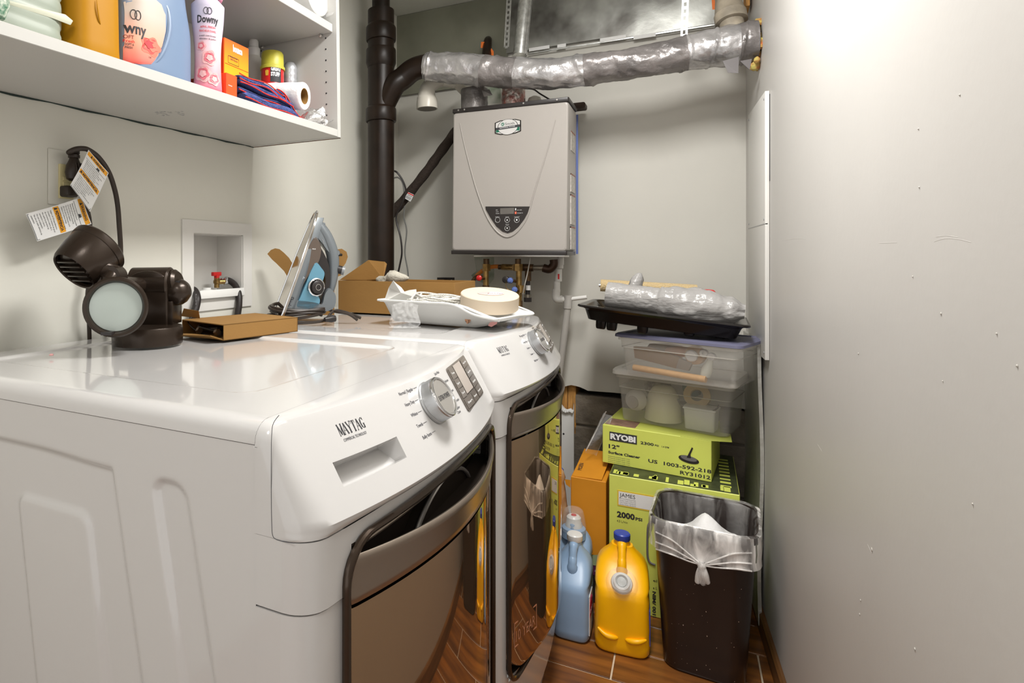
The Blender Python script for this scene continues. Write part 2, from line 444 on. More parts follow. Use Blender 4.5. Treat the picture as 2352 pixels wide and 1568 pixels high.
# floor: grout bed and wood-look tiles
mb = MB().lohi((-1.34, YF, -.05), (.6, 2.8, -.003)); floor = struct(build('floor', mb, M_GROUT, smooth=0))
tile_me = {}
TW, TL = .152, .61
def tile_mesh(x0, x1):
    me_b = MB().lohi((x0+.002, .002, -.006), (x1-.002, TW-.002, 0))
    return me_b
k = 0
for row in range(-20, 7):
    yy = 1.751+row*TW
    if yy < YF or yy > 2.75: continue
    off = {0: -.183, 1: .10}.get(row % 2, 0) + ((row*7) % 5)*.045*(1 if row not in (0, -1) else 0)
    x = off-TL*3
    while x < .5:
        a, b = max(x, -1.34), min(x+TL, .45)
        if b-a > .03:
            key = (round(b-a, 3))
            if key not in tile_me:
                o = build('tile', MB().lohi((.0024, .0024, -.006), (b-a-.0024, TW-.0024, 0)), M_TILE, None, smooth=0, bevel=.0012, seg=1)
                # mesh is centred on its base; keep as source
                tile_me[key] = o.data; src = o
                o.parent = floor; OM[o] = OM[floor]
            else:
                o = bpy.data.objects.new('tile', tile_me[key]); COL.objects.link(o); o.parent = floor
            wpos = V(((a+b)/2, yy+TW/2, -.006))
            o.location = wpos-OM[floor].translation
        x += TL
# baseboard on the right
mb = MB()
ya, yb = -1.0, 2.5
hh = .062
mb.add([(rwx(ya)-.014, ya, 0), (rwx(yb)-.014, yb, 0), (rwx(yb)-.014, yb, hh-.006), (rwx(yb)-.008, yb, hh), (rwx(yb)-.0005, yb, hh), (rwx(yb)-.0005, yb, 0),
        (rwx(ya)-.014, ya, hh-.006), (rwx(ya)-.008, ya, hh), (rwx(ya)-.0005, ya, hh), (rwx(ya)-.0005, ya, 0)],
       [(0, 1, 2, 6), (6, 2, 3, 7), (7, 3, 4, 8), (8, 4, 5, 9), (9, 5, 1, 0), (1, 5, 4, 3, 2), (0, 6, 7, 8, 9)])
struct(build('baseboard_right', mb, M_BASE, smooth=20))

# ================================================================ washing machine and dryer
MW = .69
def zt_(y, r=.024):
    e = min(y, MW-y)
    if e >= r: return .980
    return .980-r+math.sqrt(max(0, r*r-(r-e)**2))
def Xtop(y): return -.366-.042*((y-.345)/.315)**2
def Xlow(y):
    e = min(y, MW-y); x = -.326-.024*((y-.345)/.3)**2
    if e < .03: x -= .035*(1-math.sqrt(max(0, 1-(1-e/.03)**2)))
    return x
def Xdoor(y):
    t = (y-.345)/.289
    return -.349+.055*(1-t*t)-.006*ss((abs(t)-.93)/.07)
def mach(Y0, kind, label, catname):
    R = thing(catname, label, 'washer' if kind == 'w' else 'dryer', M=Matrix.Translation((-.78, Y0+MW/2, 0)))
    Yw = lambda y: Y0+y
    # cabinet: embossed near side, far side, back and underside
    def emb(a, z):
        s1 = lambda d: ss(.5-d/.011)
        h = 0
        sh = .21*(.89-z)
        # outer recess
        d = max(.664-(a+sh), z-(.889+.006*ss((a-.66)*6)), a-1.12)
        h -= .006*s1(d)
        # narrow pill recess
        cx, hw = .562, .026
        px, pz = (a+sh)-cx, z-.47
        qx, qz = abs(px)-hw+.02, abs(pz)-.42+.02
        d = math.hypot(max(qx, 0), max(qz, 0))+min(max(qx, qz), 0)-.02
        h -= .006*s1(d)
        # raised inner field
        px, pz = (a+sh*.8)-.80, z-.40
        qx, qz = abs(px)-.077+.02, abs(pz)-.42+.02
        d = math.hypot(max(qx, 0), max(qz, 0))+min(max(qx, qz), 0)-.02
        h += .0055*s1(d)
        return h
    mb = MB()
    if kind == 'w':
        mb.grid(lin(-1.19, -.4265, 190), lin(.02, .9545, 250), lambda x, z: V((x, Yw(.001)-emb(-x, z), z)))
    else: mb.grid([-1.19, -.4265], [.02, .9545], lambda x, z: V((x, Yw(.001), z)))
    mb.grid([-1.19, -.4265], [.02, .9545], lambda x, z: V((x, Yw(MW-.001), z)), flip=True)
    mb.grid([.001, MW-.001], [.02, .9545], lambda y, z: V((-1.19, Yw(y), z)), flip=True)
    mb.grid([-1.19, -.4265], [.001, MW-.001], lambda x, y: V((x, Yw(y), .02)), flip=True)
    mb.grid([-1.19, -.4265], [.001, MW-.001], lambda x, y: V((x, Yw(y), .9545)))
    build('cabinet', mb, M_WHITE, R, smooth=30)
    # top panel with the shallow recess
    ys = [0, .0015, .004, .008, .013, .018, .024]+lin(.03, .095, 3)+lin(.1, .125, 10)+lin(.14, .55, 12)+lin(.565, .59, 10)+lin(.6, .66, 3)+[MW-.024, MW-.018, MW-.013, MW-.008, MW-.004, MW-.0015, MW]
    xs = [-1.19, -1.189, -1.186, -1.18]+lin(-1.14, -1.11, 8)+lin(-1.09, -.56, 16)+lin(-.545, -.515, 12)+[-.49, -.46, -.4278]
    def top(x, y):
        z = zt_(y)
        px, pz = x+.826, y-.345
        qx, qz = abs(px)-.296+.03, abs(pz)-.234+.03
        d = math.hypot(max(qx, 0), max(qz, 0))+min(max(qx, qz), 0)-.03
        z -= .0045*ss(.5-d/.014)
        if x < -1.18: z -= (.01-math.sqrt(max(0, .0001-(.01+ (-1.19-x)*-1-.0)**2 if False else 0)))*0
        return V((x, Yw(y), z))
    mb = MB().grid(xs, ys, top, flip=True)
    n0 = len(mb.v)
    mb.grid([-1.19, -.4278], [0, 1], lambda x, t: V((x, Yw(0), .9555+(.956-.9555)*t)))
    mb.grid(ys, [0, 1], lambda y, t: V((-1.19, Yw(y), .9555+(zt_(y)-.9555)*t)))
    mb.grid([-1.19, -.4278], ys, lambda x, y: V((x, Yw(y), .9555)))
    build('top_panel', mb, M_WHITE, R, smooth=40)
    # dark seam under the top
    build('seam', MB().lohi((-1.185, Yw(.0025), .9535), (-.43, Yw(MW-.0025), .9565)), M_INK, R, smooth=0)
    # console: sloped control face bowed in plan
    def face(y, t, n=0.0):
        return V((Xtop(y)+.062*t+n*.846, Yw(y), .974-.104*t+n*.533))
    pock = None
    if kind == 'w':
        pc = [fhit(u, v, Y0) for u, v in ((765, 1068), (905, 999), (937, 1046), (792, 1120))]
        py0 = (pc[0][0]+pc[3][0])/2; py1 = (pc[1][0]+pc[2][0])/2; pt0 = (pc[0][1]+pc[1][1])/2; pt1 = (pc[2][1]+pc[3][1])/2
        pock = (py0, py1, pt0, pt1)
    ysb = [0, .0015, .004, .008, .012, .018, .026, .035, .045]
    ysl = ysb+lin(.06, .63, 34)+[MW-q for q in ysb[::-1]]
    tsl = lin(0, 1, 14)
    if pock:
        for q in pock[:2]: ysl += [q-.0025, q, q+.0025, q+.006, q-.006]
        for q in pock[2:]: tsl += [q-.02, q, q+.02, q+.05, q-.05]
        ysl = sorted(set(round(q, 5) for q in ysl)); tsl = sorted(set(round(q, 5) for q in tsl))
    def pockd(y, t):
        if not pock: return 0
        a, b, c, d = pock
        iy = min(y-a, b-y)/.0025; it = min(t-c, d-t)/.02
        if kind == 'w' and it > 0 and iy > 0:
            tt = (t-c)/(d-c)
            return -.034*min(1, iy)*min(1, it)*(1-.55*tt)
        return 0
    prof = [('top', -.4275), ('top2', 0), ('r1', 0), ('r2', 0)]+[('f', t) for t in tsl]+[('b', 0), ('b', 1), ('b', 2), ('b', 3), ('b', 4)]
    def con(i, y):
        k, t = prof[int(i)]
        e = min(y, MW-y); ins = .011-math.sqrt(max(0, .000121-(.011-min(e, .011))**2))
        zt = zt_(y)
        xt = Xtop(y)
        if k == 'top': return V((-.4275-.0, Yw(y), zt))
        if k == 'top2': return V((max(xt-.02, -.4270), Yw(y), zt))
        if k == 'r1': return V((max(xt-.008, -.4265), Yw(y), zt-.0012-ins*.2))
        if k == 'r2': return V((max(xt-.002-ins*.5, -.4260), Yw(y), min(zt-.003, .9775-ins)))
        lower = ss((.045-e)/.045)
        if k == 'f':
            te = max(t, (.974-(zt-.006))/.104); ri = .012+.022*te; ins = ri-math.sqrt(max(0, ri*ri-(ri-min(e, ri))**2))
            p = face(y, te, pockd(y, t)); p.x -= ins
            p.y = Yw(y)
            rr_ = .03
            if e < rr_:
                zz = .870+(rr_-math.sqrt(max(0, rr_*rr_-(rr_-e)**2)))*.9
                if p.z < zz:
                    k2 = ss((zz-p.z)/(zz-.868+.012))
                    xl = Xlow(y)+.0035
                    if xl < p.x: p.x += (xl-p.x)*k2
            p.x = max(p.x, -.4255)
            return p
        ri = .034; ins = ri-math.sqrt(max(0, ri*ri-(ri-min(e, ri))**2))
        f1 = face(y, 1); f1.x -= ins
        xl = max(Xlow(y)+.0035, -.4255)
        x1 = f1.x+(xl-f1.x)*(ss(1-e/.03) if (e < .03 and xl < f1.x) else 0)
        q = [(x1-.0008, .8665), (x1+(xl-x1)*.25, .8625), (x1+(xl-x1)*.7, .8595), (xl, .8575), (xl-.002, .8565)][t]
        return V((max(q[0], -.4255), Yw(y), q[1]))
    mb = MB().grid(range(len(prof)), ysl, con, flip=True)
    # end caps
    for yy, fl in ((0.0, 1), (MW, 0)):
        mb.grid(range(len(prof)), [0, 1], lambda i, t, yy=yy: con(i, yy)+(V((-.4275, Yw(yy), con(i, yy).z))-con(i, yy))*t, flip=bool(fl))
    build('console', mb, M_WHITE, R, smooth=38)
    # groove of the console end piece on the near side
    if kind == 'w':
        gp = [pY(u, v, Y0-.0002) for u, v in ((641, 953), (628, 972), (624, 1000), (623, 1100), (624, 1200), (626, 1228), (634, 1238), (655, 1244), (676, 1247))]
        build('groove', MB().tube(cr(gp, 5), .0004, 6), M_INKG, R)
    # front panels with the door opening
    def front(name, z0, z1, dx, nz_, m=M_WHITE):
        dl, dr, db, dt_ = .057, .633, .227, .833
        ysf = sorted(set([round(q, 5) for q in [0, .001, .003, .006, .01, .015, .02, .03, .04, dl-.002, dl+.0, dl+.004]+lin(.07, .62, 22)+[dr-.004, dr, dr+.002]+[MW-q for q in (0, .001, .003, .006, .01, .015, .02, .03, .04)]]))
        zs = lin(z0, z1, nz_)+[q for q in (db, db+.003, dt_-.003, dt_) if z0 < q < z1]
        # extra rows near the rounded door corners
        for q in lin(db, db+.07, 10)+lin(dt_-.05, dt_, 8):
            if z0 < q < z1: zs.append(q)
        zs = sorted(set(round(q, 5) for q in zs))
        def fn(y, z):
            x = max(Xlow(y)+dx, -.4255)
            if dl < y < dr and db < z < dt_:
                rr_ = .055
                qy = min(y-dl, dr-y); qz = min(z-db, dt_-z)
                if not (qy < rr_ and qz < rr_ and math.hypot(rr_-qy, rr_-qz) > rr_): x -= .045
            return V((x, Yw(y), z))
        mb = MB().grid(ysf, zs, fn)
        xc_ = lambda y: max(Xlow(y)+dx, -.4255)-(.045 if dl < y < dr else 0)
        mb.grid(ysf, [0, 1], lambda y, t: V((-.4265+(xc_(y)+.4265)*t, Yw(y), z1)))
        mb.grid(ysf, [0, 1], lambda y, t: V((-.4265+((xc_(y) if z0 > .2 else max(Xlow(y)+dx, -.4255))+.4265)*t, Yw(y), z0)), flip=True)
        for e_, fl in ((0.0, False), (MW, True)):
            mb.grid(lin(-.4262, max(Xlow(0)+dx, -.4255), 4), [z0, z1+(.0012 if z1 > .8 else 0)], lambda x, z, e_=e_: V((x, Yw(e_), z)), flip=fl)
        build(name, mb, m, R, smooth=40)
    front('fascia', .778, .8555, .0025, 4)
    front('front_panel', .085, .7755, 0, 14)
    build('seam', MB().lohi((-.4262, Yw(.004), .06), (-.4250, Yw(MW-.004), .950)), M_INK, R, smooth=0)
    mb = MB().grid(lin(.01, MW-.01, 20), [.005, .082], lambda y, z: V((Xlow(y)-.02, Yw(y), z)))
    build('kick_plate', mb, M_WHITE, R)
    for yy in (.06, MW-.06):
        for xx in (-1.13, -.50):
            build('foot', MB().lathe([(.02, 0), (.022, .006), (.012, .008), (.012, .022)], 16, c=(xx, Yw(yy), 0)), M_BLK, R)
    # ---------------- door
    D = build('door', MB().grid(lin(.056, .634, 40), lin(.226, .834, 30), lambda y, z: V((Xlow(y)-.034, Yw(y), z))), mat('boss_bronze', (.022, .016, .012), .5, spec=.2), R)
    # outer ring
    path = []
    for (yy, zz) in rrect(.2885, .307, .05, 8):
        y = .345+yy; z = .531+zz
        path.append(V((Xlow(y)+.0065, Yw(y), z)))
    dense = []
    for i_ in range(len(path)):
        a_, b_ = path[i_], path[(i_+1) % len(path)]; m_ = max(1, int((b_-a_).length/.015))
        for j_ in range(m_):
            q_ = a_.lerp(b_, j_/m_); dense.append(V((Xlow(q_.y-Y0)+.0065, q_.y, q_.z)))
    path = dense
    mb = MB(); n = len(path)
    def ring(i, k):
        p = path[int(i) % n]; a = 2*math.pi*k/10
        q = V(((p.x), p.y, p.z)); c = V((-.35, Yw(.345), .531)); d = (V((0, p.y-c.y, p.z-c.z))).normalized()
        return q + V((1, 0, 0))*math.cos(a)*.0055 + d*math.sin(a)*.006
    mb.grid(range(n), range(10), ring, cu=True, cv=True)
    build('door_frame', mb, mat('frame_bronze', (.06, .042, .03), .15, metal=.6), D)
    # hinge-side collar between frame and glass
    mb = MB().grid(lin(0, 1, 44), lin(0, 1, 3), lambda s, t: V((Xlow(.066+.558*s)-.03+(Xdoor(.066+.558*s)+.022-Xlow(.066+.558*s))*t, Yw(.066+.558*s), .232)))
    build('collar', mb, M_BRZD, D)
    # glass
    r_ = .075
    def gz(t): return .236+(.7575-.236)*t
    def glass(s, t, inset=0.0):
        z = gz(t); ww = .281
        d = z-.236
        if d < r_: ww -= r_-math.sqrt(max(0, r_*r_-(r_-d)**2))
        y = .345+ww*s
        x = Xdoor(y)
        e = (1-abs(s))*ww
        if e < .008: x -= .008-math.sqrt(max(0, .008**2-(.008-e)**2))
        if d < .01: x -= (.01-math.sqrt(max(0, .0001-(.01-d)**2)))*.9
        return V((x-inset, Yw(y), z))
    sl = [-1, -.998, -.993, -.985, -.97]+lin(-.95, .95, 44)+[.97, .985, .993, .998, 1]
    tl = [0, .002, .005, .01, .015, .03, .045, .06, .08, .1, .12, .145]+lin(.2, 1, 8)
    mb = MB().grid(sl, tl, glass)
    for s_ in (-1, 1): mb.grid([0, 1], tl, lambda k, t, s_=s_: glass(s_, t)-V((k*.034, 0, 0)), flip=(s_ < 0))
    mb.grid(sl, [0, 1], lambda s, k: glass(s, 0)-V((k*.034, 0, 0)), flip=True)
    build('glass_panel', mb, M_GLASS, D, smooth=50)
    # handle band with open pocket behind it
    def lipx(y):
        t = (y-.345)/.283
        return Xdoor(y)+.004+.006*(1-t*t)
    def band(y, k):
        e = min(y-.062, .628-y)
        zt2 = .812+.008*(abs(y-.345)/.283)**2
        rc = .010
        if e < rc: zt2 -= (rc-math.sqrt(max(0, rc*rc-(rc-e)**2)))*.8
        x = Xdoor(y); xe = 0
        if e < .008: xe = .008-math.sqrt(max(0, .008**2-(.008-e)**2))
        xl = lipx(y)-xe
        pts = [(x-.008-xe, .7605), (x-.001-xe, .7605), (x+.0015-xe, .763), (x+.0025-xe, .772), (xl-.0015, zt2-.012), (xl, zt2-.006), (xl-.0006, zt2-.002), (xl-.003, zt2), (xl-.006, zt2-.001), (xl-.009, zt2-.006), (xl-.010, .772), (x-.008-xe, .768)]
        q = pts[int(k)]
        return V((q[0], Yw(y), q[1]))
    ysn = [.062, .063, .065, .068, .072]+lin(.08, .61, 44)+[.618, .622, .625, .627, .628]
    mb = MB().grid(ysn, range(12), band, cv=True)
    build('handle_band', mb, M_BRZL, D, smooth=50)
    # pocket floor, trim and round door boss
    mb = MB().grid(lin(.064, .626, 40), [0, 1], lambda y, t: V((Xlow(y)-.03+(Xdoor(y)+.022-Xlow(y))*t, Yw(y), .770)), flip=True)
    build('pocket_floor', mb, mat('boss_bronze', (.022, .016, .012)), D)
    mb = MB().tube([V((Xlow(y)-.002, Yw(y), .826+.002*math.cos((y-.345)*8))) for y in lin(.10, .60, 30)], .0042, 8)
    build('trim', mb, M_BRZL, D)
    cc = (.375, .70); arc = []
    for i in range(25):
        a = math.radians(20+145*i/24)
        y = cc[0]+.155*math.cos(a); z = .700+.115*math.sin(a)
        arc.append(V((Xlow(y)-.014, Yw(y), z)))
    build('boss_ring', MB().tube(arc, .0035, 8), M_STEEL, D)
    mb = MB()
    for r0, zz in ((0, 1),):
        pts = [(cc[0]+.153*math.cos(math.radians(5+170*i/28)), .700+.113*math.sin(math.radians(5+170*i/28))) for i in range(29)]
        mb.prism(pts, lambda y, z: V((Xlow(y)-.034, Yw(y), z)), lambda y, z: V((Xlow(y)-.016, Yw(y), z)))
    build('door_boss', mb, mat('boss_bronze', (.022, .016, .012), .5, spec=.2), D)
    # ---------------- controls
    ky, kt = fhit(992, 925, .527)
    kc = face(ky, kt); kn = V((.846, 0, .533)); kn = (kn+V((0, 0.0, 0))).normalized()
    K = build('knob', MB().lathe([(.0340, 0), (.0340, .003), (.0322, .004), (.0322, .020), (.0315, .0225)], 64, c=kc, axis=kn), M_KNURL, R)
    mb = MB()
    for i in range(150):
        a = 2*math.pi*i/150; q = kn.to_track_quat('Z', 'Y').to_matrix()
        c0 = kc+q @ V((.0322*math.cos(a), .0322*math.sin(a), .012)); mb.box(c0, (.0005, .0005, .015), R=q)
    kk = build('knurling', mb, M_KNURL, K, smooth=0); kk['kind'] = 'stuff'
    build('bezel', MB().lathe([(.0315, .0205), (.0320, .0235), (.0306, .0255), (.0280, .025), (.0268, .023)], 64, c=kc, axis=kn), M_CHROME, K)
    build('knob_face', MB().lathe([(.0275, .021), (.0270, .0236), (0.0005, .0240)], 48, c=kc, axis=kn), M_STEEL, K)
    yd = V((0, 1, 0)); ud = kn.cross(yd)
    ud = -ud if ud.z < 0 else ud
    fm = flat(kc+kn*.0303, yd, ud)
    if (yd.cross(ud)).dot(kn) < 0: fm = flat(kc+kn*.0303, yd, ud)
    text('EXTRA POWER' if kind == 'w' else 'EXTRA POWER', .011, lambda x, y, z: kc+kn*(.0242+z)+yd*x+ud*(y-.004), M_INK, K, center=True, width=.041)
    def onface(y0, t0):
        return lambda x, y, z=0: face(y0+x, t0-y/.123, .0002+z)
    ly, lt = fhit(783, 1001, .527)
    # maker's name in slab letters
    mb = MB(); glyph_word('MAYTAG', onface(ly, lt), .049, .0145, mb)
    build('lettering', mb, M_INK, R, smooth=0)
    ly2, lt2 = fhit(787, 1006, .527)
    text('COMMERCIAL TECHNOLOGY', .0055, onface(ly2+.0, lt2+.04), M_INKG, R, width=.043)
    mb = MB()
    words = ('Normal | Regular', 'Heavy Duty', 'Whites', 'Towels', 'Bulky Items') if kind == 'w' else ('Regular', 'Heavy Duty', 'Active', 'Towels', 'Bulky Items')
    for wd, (u, v), wid in zip(words, ((918, 909), (932, 934), (946, 958), (959, 983), (973, 1009)), (.042, .028, .019, .018, .027)):
        a, b = fhit(u, v, .527)
        text(wd, .0075, onface(a, b), M_INK, R, width=wid, mb=mb)
        e = fhit(u+wid*930, v-wid*430, .527); 
        f0 = onface(a+wid+.002, b); mb.prism([(0, .002), (.011, .002), (.011, .0026), (0, .0026)], lambda x, y: f0(x, y, 0), lambda x, y: f0(x, y, .0003))
    for wd, (u, v) in (('Quick Wash', (999, 862)), ('Delicates', (1021, 880)), ('Rinse', (1033, 903)), ('Drain', (1046, 925)), ('Washer\nClean', (1052, 951))):
        a, b = fhit(u, v, .527)
        text(wd, .0065, onface(a, b), M_INK, R, width=.022, mb=mb)
    build('cycle_lettering', mb, M_INKG, R, smooth=0)['kind'] = 'stuff'
    # display
    q = [fhit(u, v, .527) for u, v in ((1018, 843), (1064, 811), (1108, 908), (1075, 942))]
    dy0 = (q[0][0]+q[3][0])/2; dy1 = (q[1][0]+q[2][0])/2; dt0 = (q[0][1]+q[1][1])/2; dt1 = (q[2][1]+q[3][1])/2
    dt0 = max(dt0, .02); dt1 = min(dt1, .95)
    G = MB()
    fd = lambda s, t, n=0: face(dy0+(dy1-dy0)*s, dt1+(dt0-dt1)*t, n)
    rrp = [(.5+a/2, .5+b/2) for a, b in rrect(1, 1, .12, 4)]
    mb = MB().prism(rrp, lambda s, t: fd(s, t, -.001), lambda s, t: fd(s, t, .0022))
    DP = build('display', mb, M_DISP, R, smooth=20)
    mb = MB().prism([(.24, .30), (.60, .30), (.60, .97), (.24, .97)], lambda s, t: fd(s, t, .002), lambda s, t: fd(s, t, .0028))
    build('display_window', mb, M_LCD, DP, smooth=0)
    bl = ((.03, .72, .21, .96, 'Temp'), (.03, .50, .21, .70, 'Spin'), (.03, .28, .21, .48, 'Soil'), (.03, .04, .36, .25, 'Start'), (.38, .04, .62, .25, 'Pause'), (.64, .76, .95, .96, 'Fresh Hold'), (.64, .52, .95, .73, 'Extra Rinse'), (.64, .28, .95, .49, 'Delay'), (.66, .04, .95, .25, 'Power'))
    for (a, b, c, d, wd) in bl:
        mb = MB().prism([(a, b), (c, b), (c, d), (a, d)], lambda s, t: fd(s, t, .0018), lambda s, t: fd(s, t, .0030))
        B = build('button', mb, M_DISP, DP, smooth=0)
        sw = (dy1-dy0)
        mt = MB(); text(wd, .006, lambda x, y, z: fd((a+c)/2+x/sw, (b+d)/2-.02+y/.10, .0032+z), M_INKW, B, center=True, width=(c-a)*sw*.62, mb=mt)
        b_ = build('lettering', mt, M_INKW, DP, smooth=0)
    if kind == 'd':
        # red badge on the lower front and the sticker on the glass
        y = .60; pm = lambda s, t, n=0: V((Xlow(.548+.05*s)+.001+n, Yw(.548+.05*s), .222-.018+.036*t-.03))
        pm = lambda s, t, n=0: V((Xlow(.60+.045*s)+.0006+n, Yw(.60+.045*s), .235+.034*t))
        mb = MB().prism([(0, 0), (1, 0), (1, 1), (0, 1)], lambda s, t: pm(s, t, -.004), lambda s, t: pm(s, t, .003))
        B = build('badge', mb, mat('badge_red', (.20, .03, .02), .25, metal=.4), R, smooth=0)
        for a, b in (((0, 0), (1, .07)), ((0, .93), (1, 1)), ((0, 0), (.05, 1)), ((.95, 0), (1, 1))):
            build('badge_edge', MB().prism([(a[0], a[1]), (b[0], a[1]), (b[0], b[1]), (a[0], b[1])], lambda s, t: pm(s, t, .003), lambda s, t: pm(s, t, .004)), M_CHROME, B, smooth=0)
        text('MAYTAG', .02, lambda x, y, z: pm(.12+x/.045, .25+y/.034*.9, .0034+z), M_WHITE, B, width=.034)
        st = lambda s, t, n=0: V((Xdoor(.085+.10*s)+.0006+n, Yw(.085+.10*s), .295+.055*t))
        mb = MB()
        for a, b in (((0, 0), (1, .05)), ((0, .95), (1, 1)), ((0, 0), (.02, 1)), ((.98, 0), (1, 1))): slab(mb, st, a, b, .0003)
        text('10 YEAR', .035, lambda x, y, z: st(.06+x/.10, .2+y/.055, z), M_BRZL, R, width=.085, mb=mb)
        build('sticker', mb, mat('sticker_copper', (.50, .22, .12), .4), D, smooth=0)
    return R
GL = {
 'M': [((0, 0), (.04, 1), .10), ((.04, 1), (.5, .05), .26), ((.5, .05), (.93, 1), .10), ((.93, 0), (.93, 1), .26)],
 'A': [((0, 0), (.48, 1), .10), ((.48, 1), (.92, 0), .28), ((.2, .33), (.7, .33), .08)],
 'Y': [((.0, 1), (.48, .45), .26), ((.95, 1), (.48, .45), .10), ((.48, .5), (.48, 0), .28)],
 'T': [((.48, 0), (.48, 1), .28), ((0, .96), (.96, .96), .10), ((.03, .72), (.03, .98), .07), ((.93, .72), (.93, .98), .07)],
 'G': [((.85, .78), (.55, .98), .10), ((.55, .98), (.2, .85), .14), ((.2, .85), (.1, .5), .28), ((.1, .5), (.22, .12), .26), ((.22, .12), (.55, .02), .12), ((.55, .02), (.82, .12), .12), ((.82, .0), (.82, .42), .26), ((.6, .42), (.98, .42), .08), ((.88, .7), (.88, 1), .07)],
}
SERIF = {'M': [(-.08, .14, 0), (.76, 1.1, 0), (-.1, .2, 1), (.78, 1.1, 1)], 'A': [(-.1, .16, 0), (.74, 1.1, 0)], 'Y': [(-.12, .24, 1), (.78, 1.1, 1), (.28, .68, 0)], 'T': [(.28, .68, 0)], 'G': []}
def glyph_word(word, fn, width, height, mb):
    n = len(word); cw = width/n
    for i, ch in enumerate(word):
        x0 = i*cw; sc = cw*.86
        for (a, b, th) in GL[ch]:
            a = V((a[0]*sc, a[1]*height, 0)); b = V((b[0]*sc, b[1]*height, 0)); d = (b-a); L = d.length; d.normalize(); nrm = V((-d.y, d.x, 0)); h = th*sc/2
            if abs(d.y) > abs(d.x): nrm = V((1, 0, 0)) if d.y < 0 else V((-1, 0, 0))
            if ch == 'G' or abs(d.y) < .3: nrm = V((-d.y, d.x, 0))
            q = [a+nrm*h, a-nrm*h, b-nrm*h, b+nrm*h]
            mb.prism([(p.x+x0, p.y) for p in q], lambda x, y: fn(x, y, 0), lambda x, y: fn(x, y, .0001))
        for (a, b, t) in SERIF[ch]:
            yy = t*height; h = .035*height
            q = [(a*sc+x0, yy-h), (b*sc+x0, yy-h), (b*sc+x0, yy+h), (a*sc+x0, yy+h)]
            mb.prism(q, lambda x, y: fn(x, y, 0), lambda x, y: fn(x, y, .0001))
def fhit(u, v, Y0):
    X = -.36
    for _ in range(60):
        p = pX(u, v, X); y = p.y-Y0; t = (.974-p.z)/.104
        Xn = Xtop(y)+.062*t
        X += .4*(max(-.46, min(-.25, Xn))-X)
    return (y, t)
WASH = mach(.527, 'w', 'white front-loading washer nearest the camera, drawer slot and dial on its sloped console', 'washing_machine')
DRY = mach(1.227, 'd', 'white dryer beyond the washer, without drawer slot, badge on its lower front', 'clothes_dryer')

# ================================================================ behind the machines: pipes, duct, heater
# galvanised sheets across the top of the back wall
R = thing('metal_duct', 'galvanised sheet metal duct face along the top of the back wall', 'duct', (-.35, 2.5, 2.02))
def shp(u0, u1, name='sheet_panel'):
    q = [(u0, 0), (u1, 0)]
    a, b = pY(u0, 60, 2.505).x, pY(u1, 60, 2.505).x
    return a, b
cuts = [880, 1163, 1378, 1722]
for i in range(3):
    a, b = pY(cuts[i], 60, 2.555-.0025*i).x, pY(cuts[i+1]+3, 60, 2.555-.0025*i).x
    zb = [2.045, 2.05, 2.038][i]
    if i == 0: zb = 1.93
    m = mat('galvanised_sheet_green', (.19, .19, .145), .5, metal=.3, bump=.1, bscale=12, col2=(.27, .27, .21), vscale=4) if i == 0 else M_GALV
    mb = MB().lohi((a, 2.553-.0025*i, zb), (b, 2.556-.0025*i, ZC-.002))
    build('sheet_panel', mb, m, R, smooth=0)
build('hem', MB().lohi((pY(1215, 60, 2.545).x, 2.544, 2.035), (.2, 2.548, 2.03)), M_GALVP, R, smooth=0)
mb = MB()
for (u0, v0_, u1, v1_) in ((1215, 112, 1262, 104), (1280, 104, 1300, 100), (1378, 90, 1438, 80), (1455, 86, 1506, 74)):
    p, q = pY(u0, v0_+3, 2.543), pY(u1, v1_+3, 2.543)
    mb.box((p+q)/2, (abs(q.x-p.x), .002, .014))
k = build('torn_paint_strip', mb, M_PAPER, R, smooth=0); k['kind'] = 'stuff'
# wooden framing glimpsed at the top right
a = pY(1700, 20, 2.49).x
R = thing('wood_blocking', 'brown wood blocking in the gap above the taped pipe at the right wall', 'wood', (a, 2.45, 2.1))
build('block', MB().lohi((a-.005, 2.40, 2.13), (.2, 2.49, 2.28)), M_STUD, R, bevel=.003)
build('block', MB().lohi((a+.01, 2.40, 2.03), (.2, 2.49, 2.115)), M_STUD, R, bevel=.003)

# perforated hanger straps
def strap(u0, v0_, u1, v1_, Y, label):
    p, q = pY(u0, v0_, Y), pY(u1, v1_, Y)
    L = (q-p).length; d = (q-p)/L; r = V((1, 0, 0)); r = (r-d*r.dot(d)).normalized(); n = r.cross(d)
    Rr = Matrix((r, n, d)).transposed()
    mb = MB(); hw = .0105
    k = max(2, int(L/.021)); st = L/k
    for s in (-1, 1): mb.box((p+q)/2+r*s*(hw-.003), (.006, .0014, L), R=Rr)
    for i in range(k+1): mb.box(p+d*(i*st), (.011, .0014, .010), R=Rr)
    o = build('hanger_strap', mb, M_GALVP, None, smooth=0)
    tag(o, label, 'strap', 'perforated hanger straps')
    return o
strap(1170, -14, 1163, 108, 2.40, 'perforated metal hanger strap left of the galvanised pipe')
strap(1575, -14, 1571, 82, 2.30, 'perforated metal hanger strap over the right end of the taped pipe')

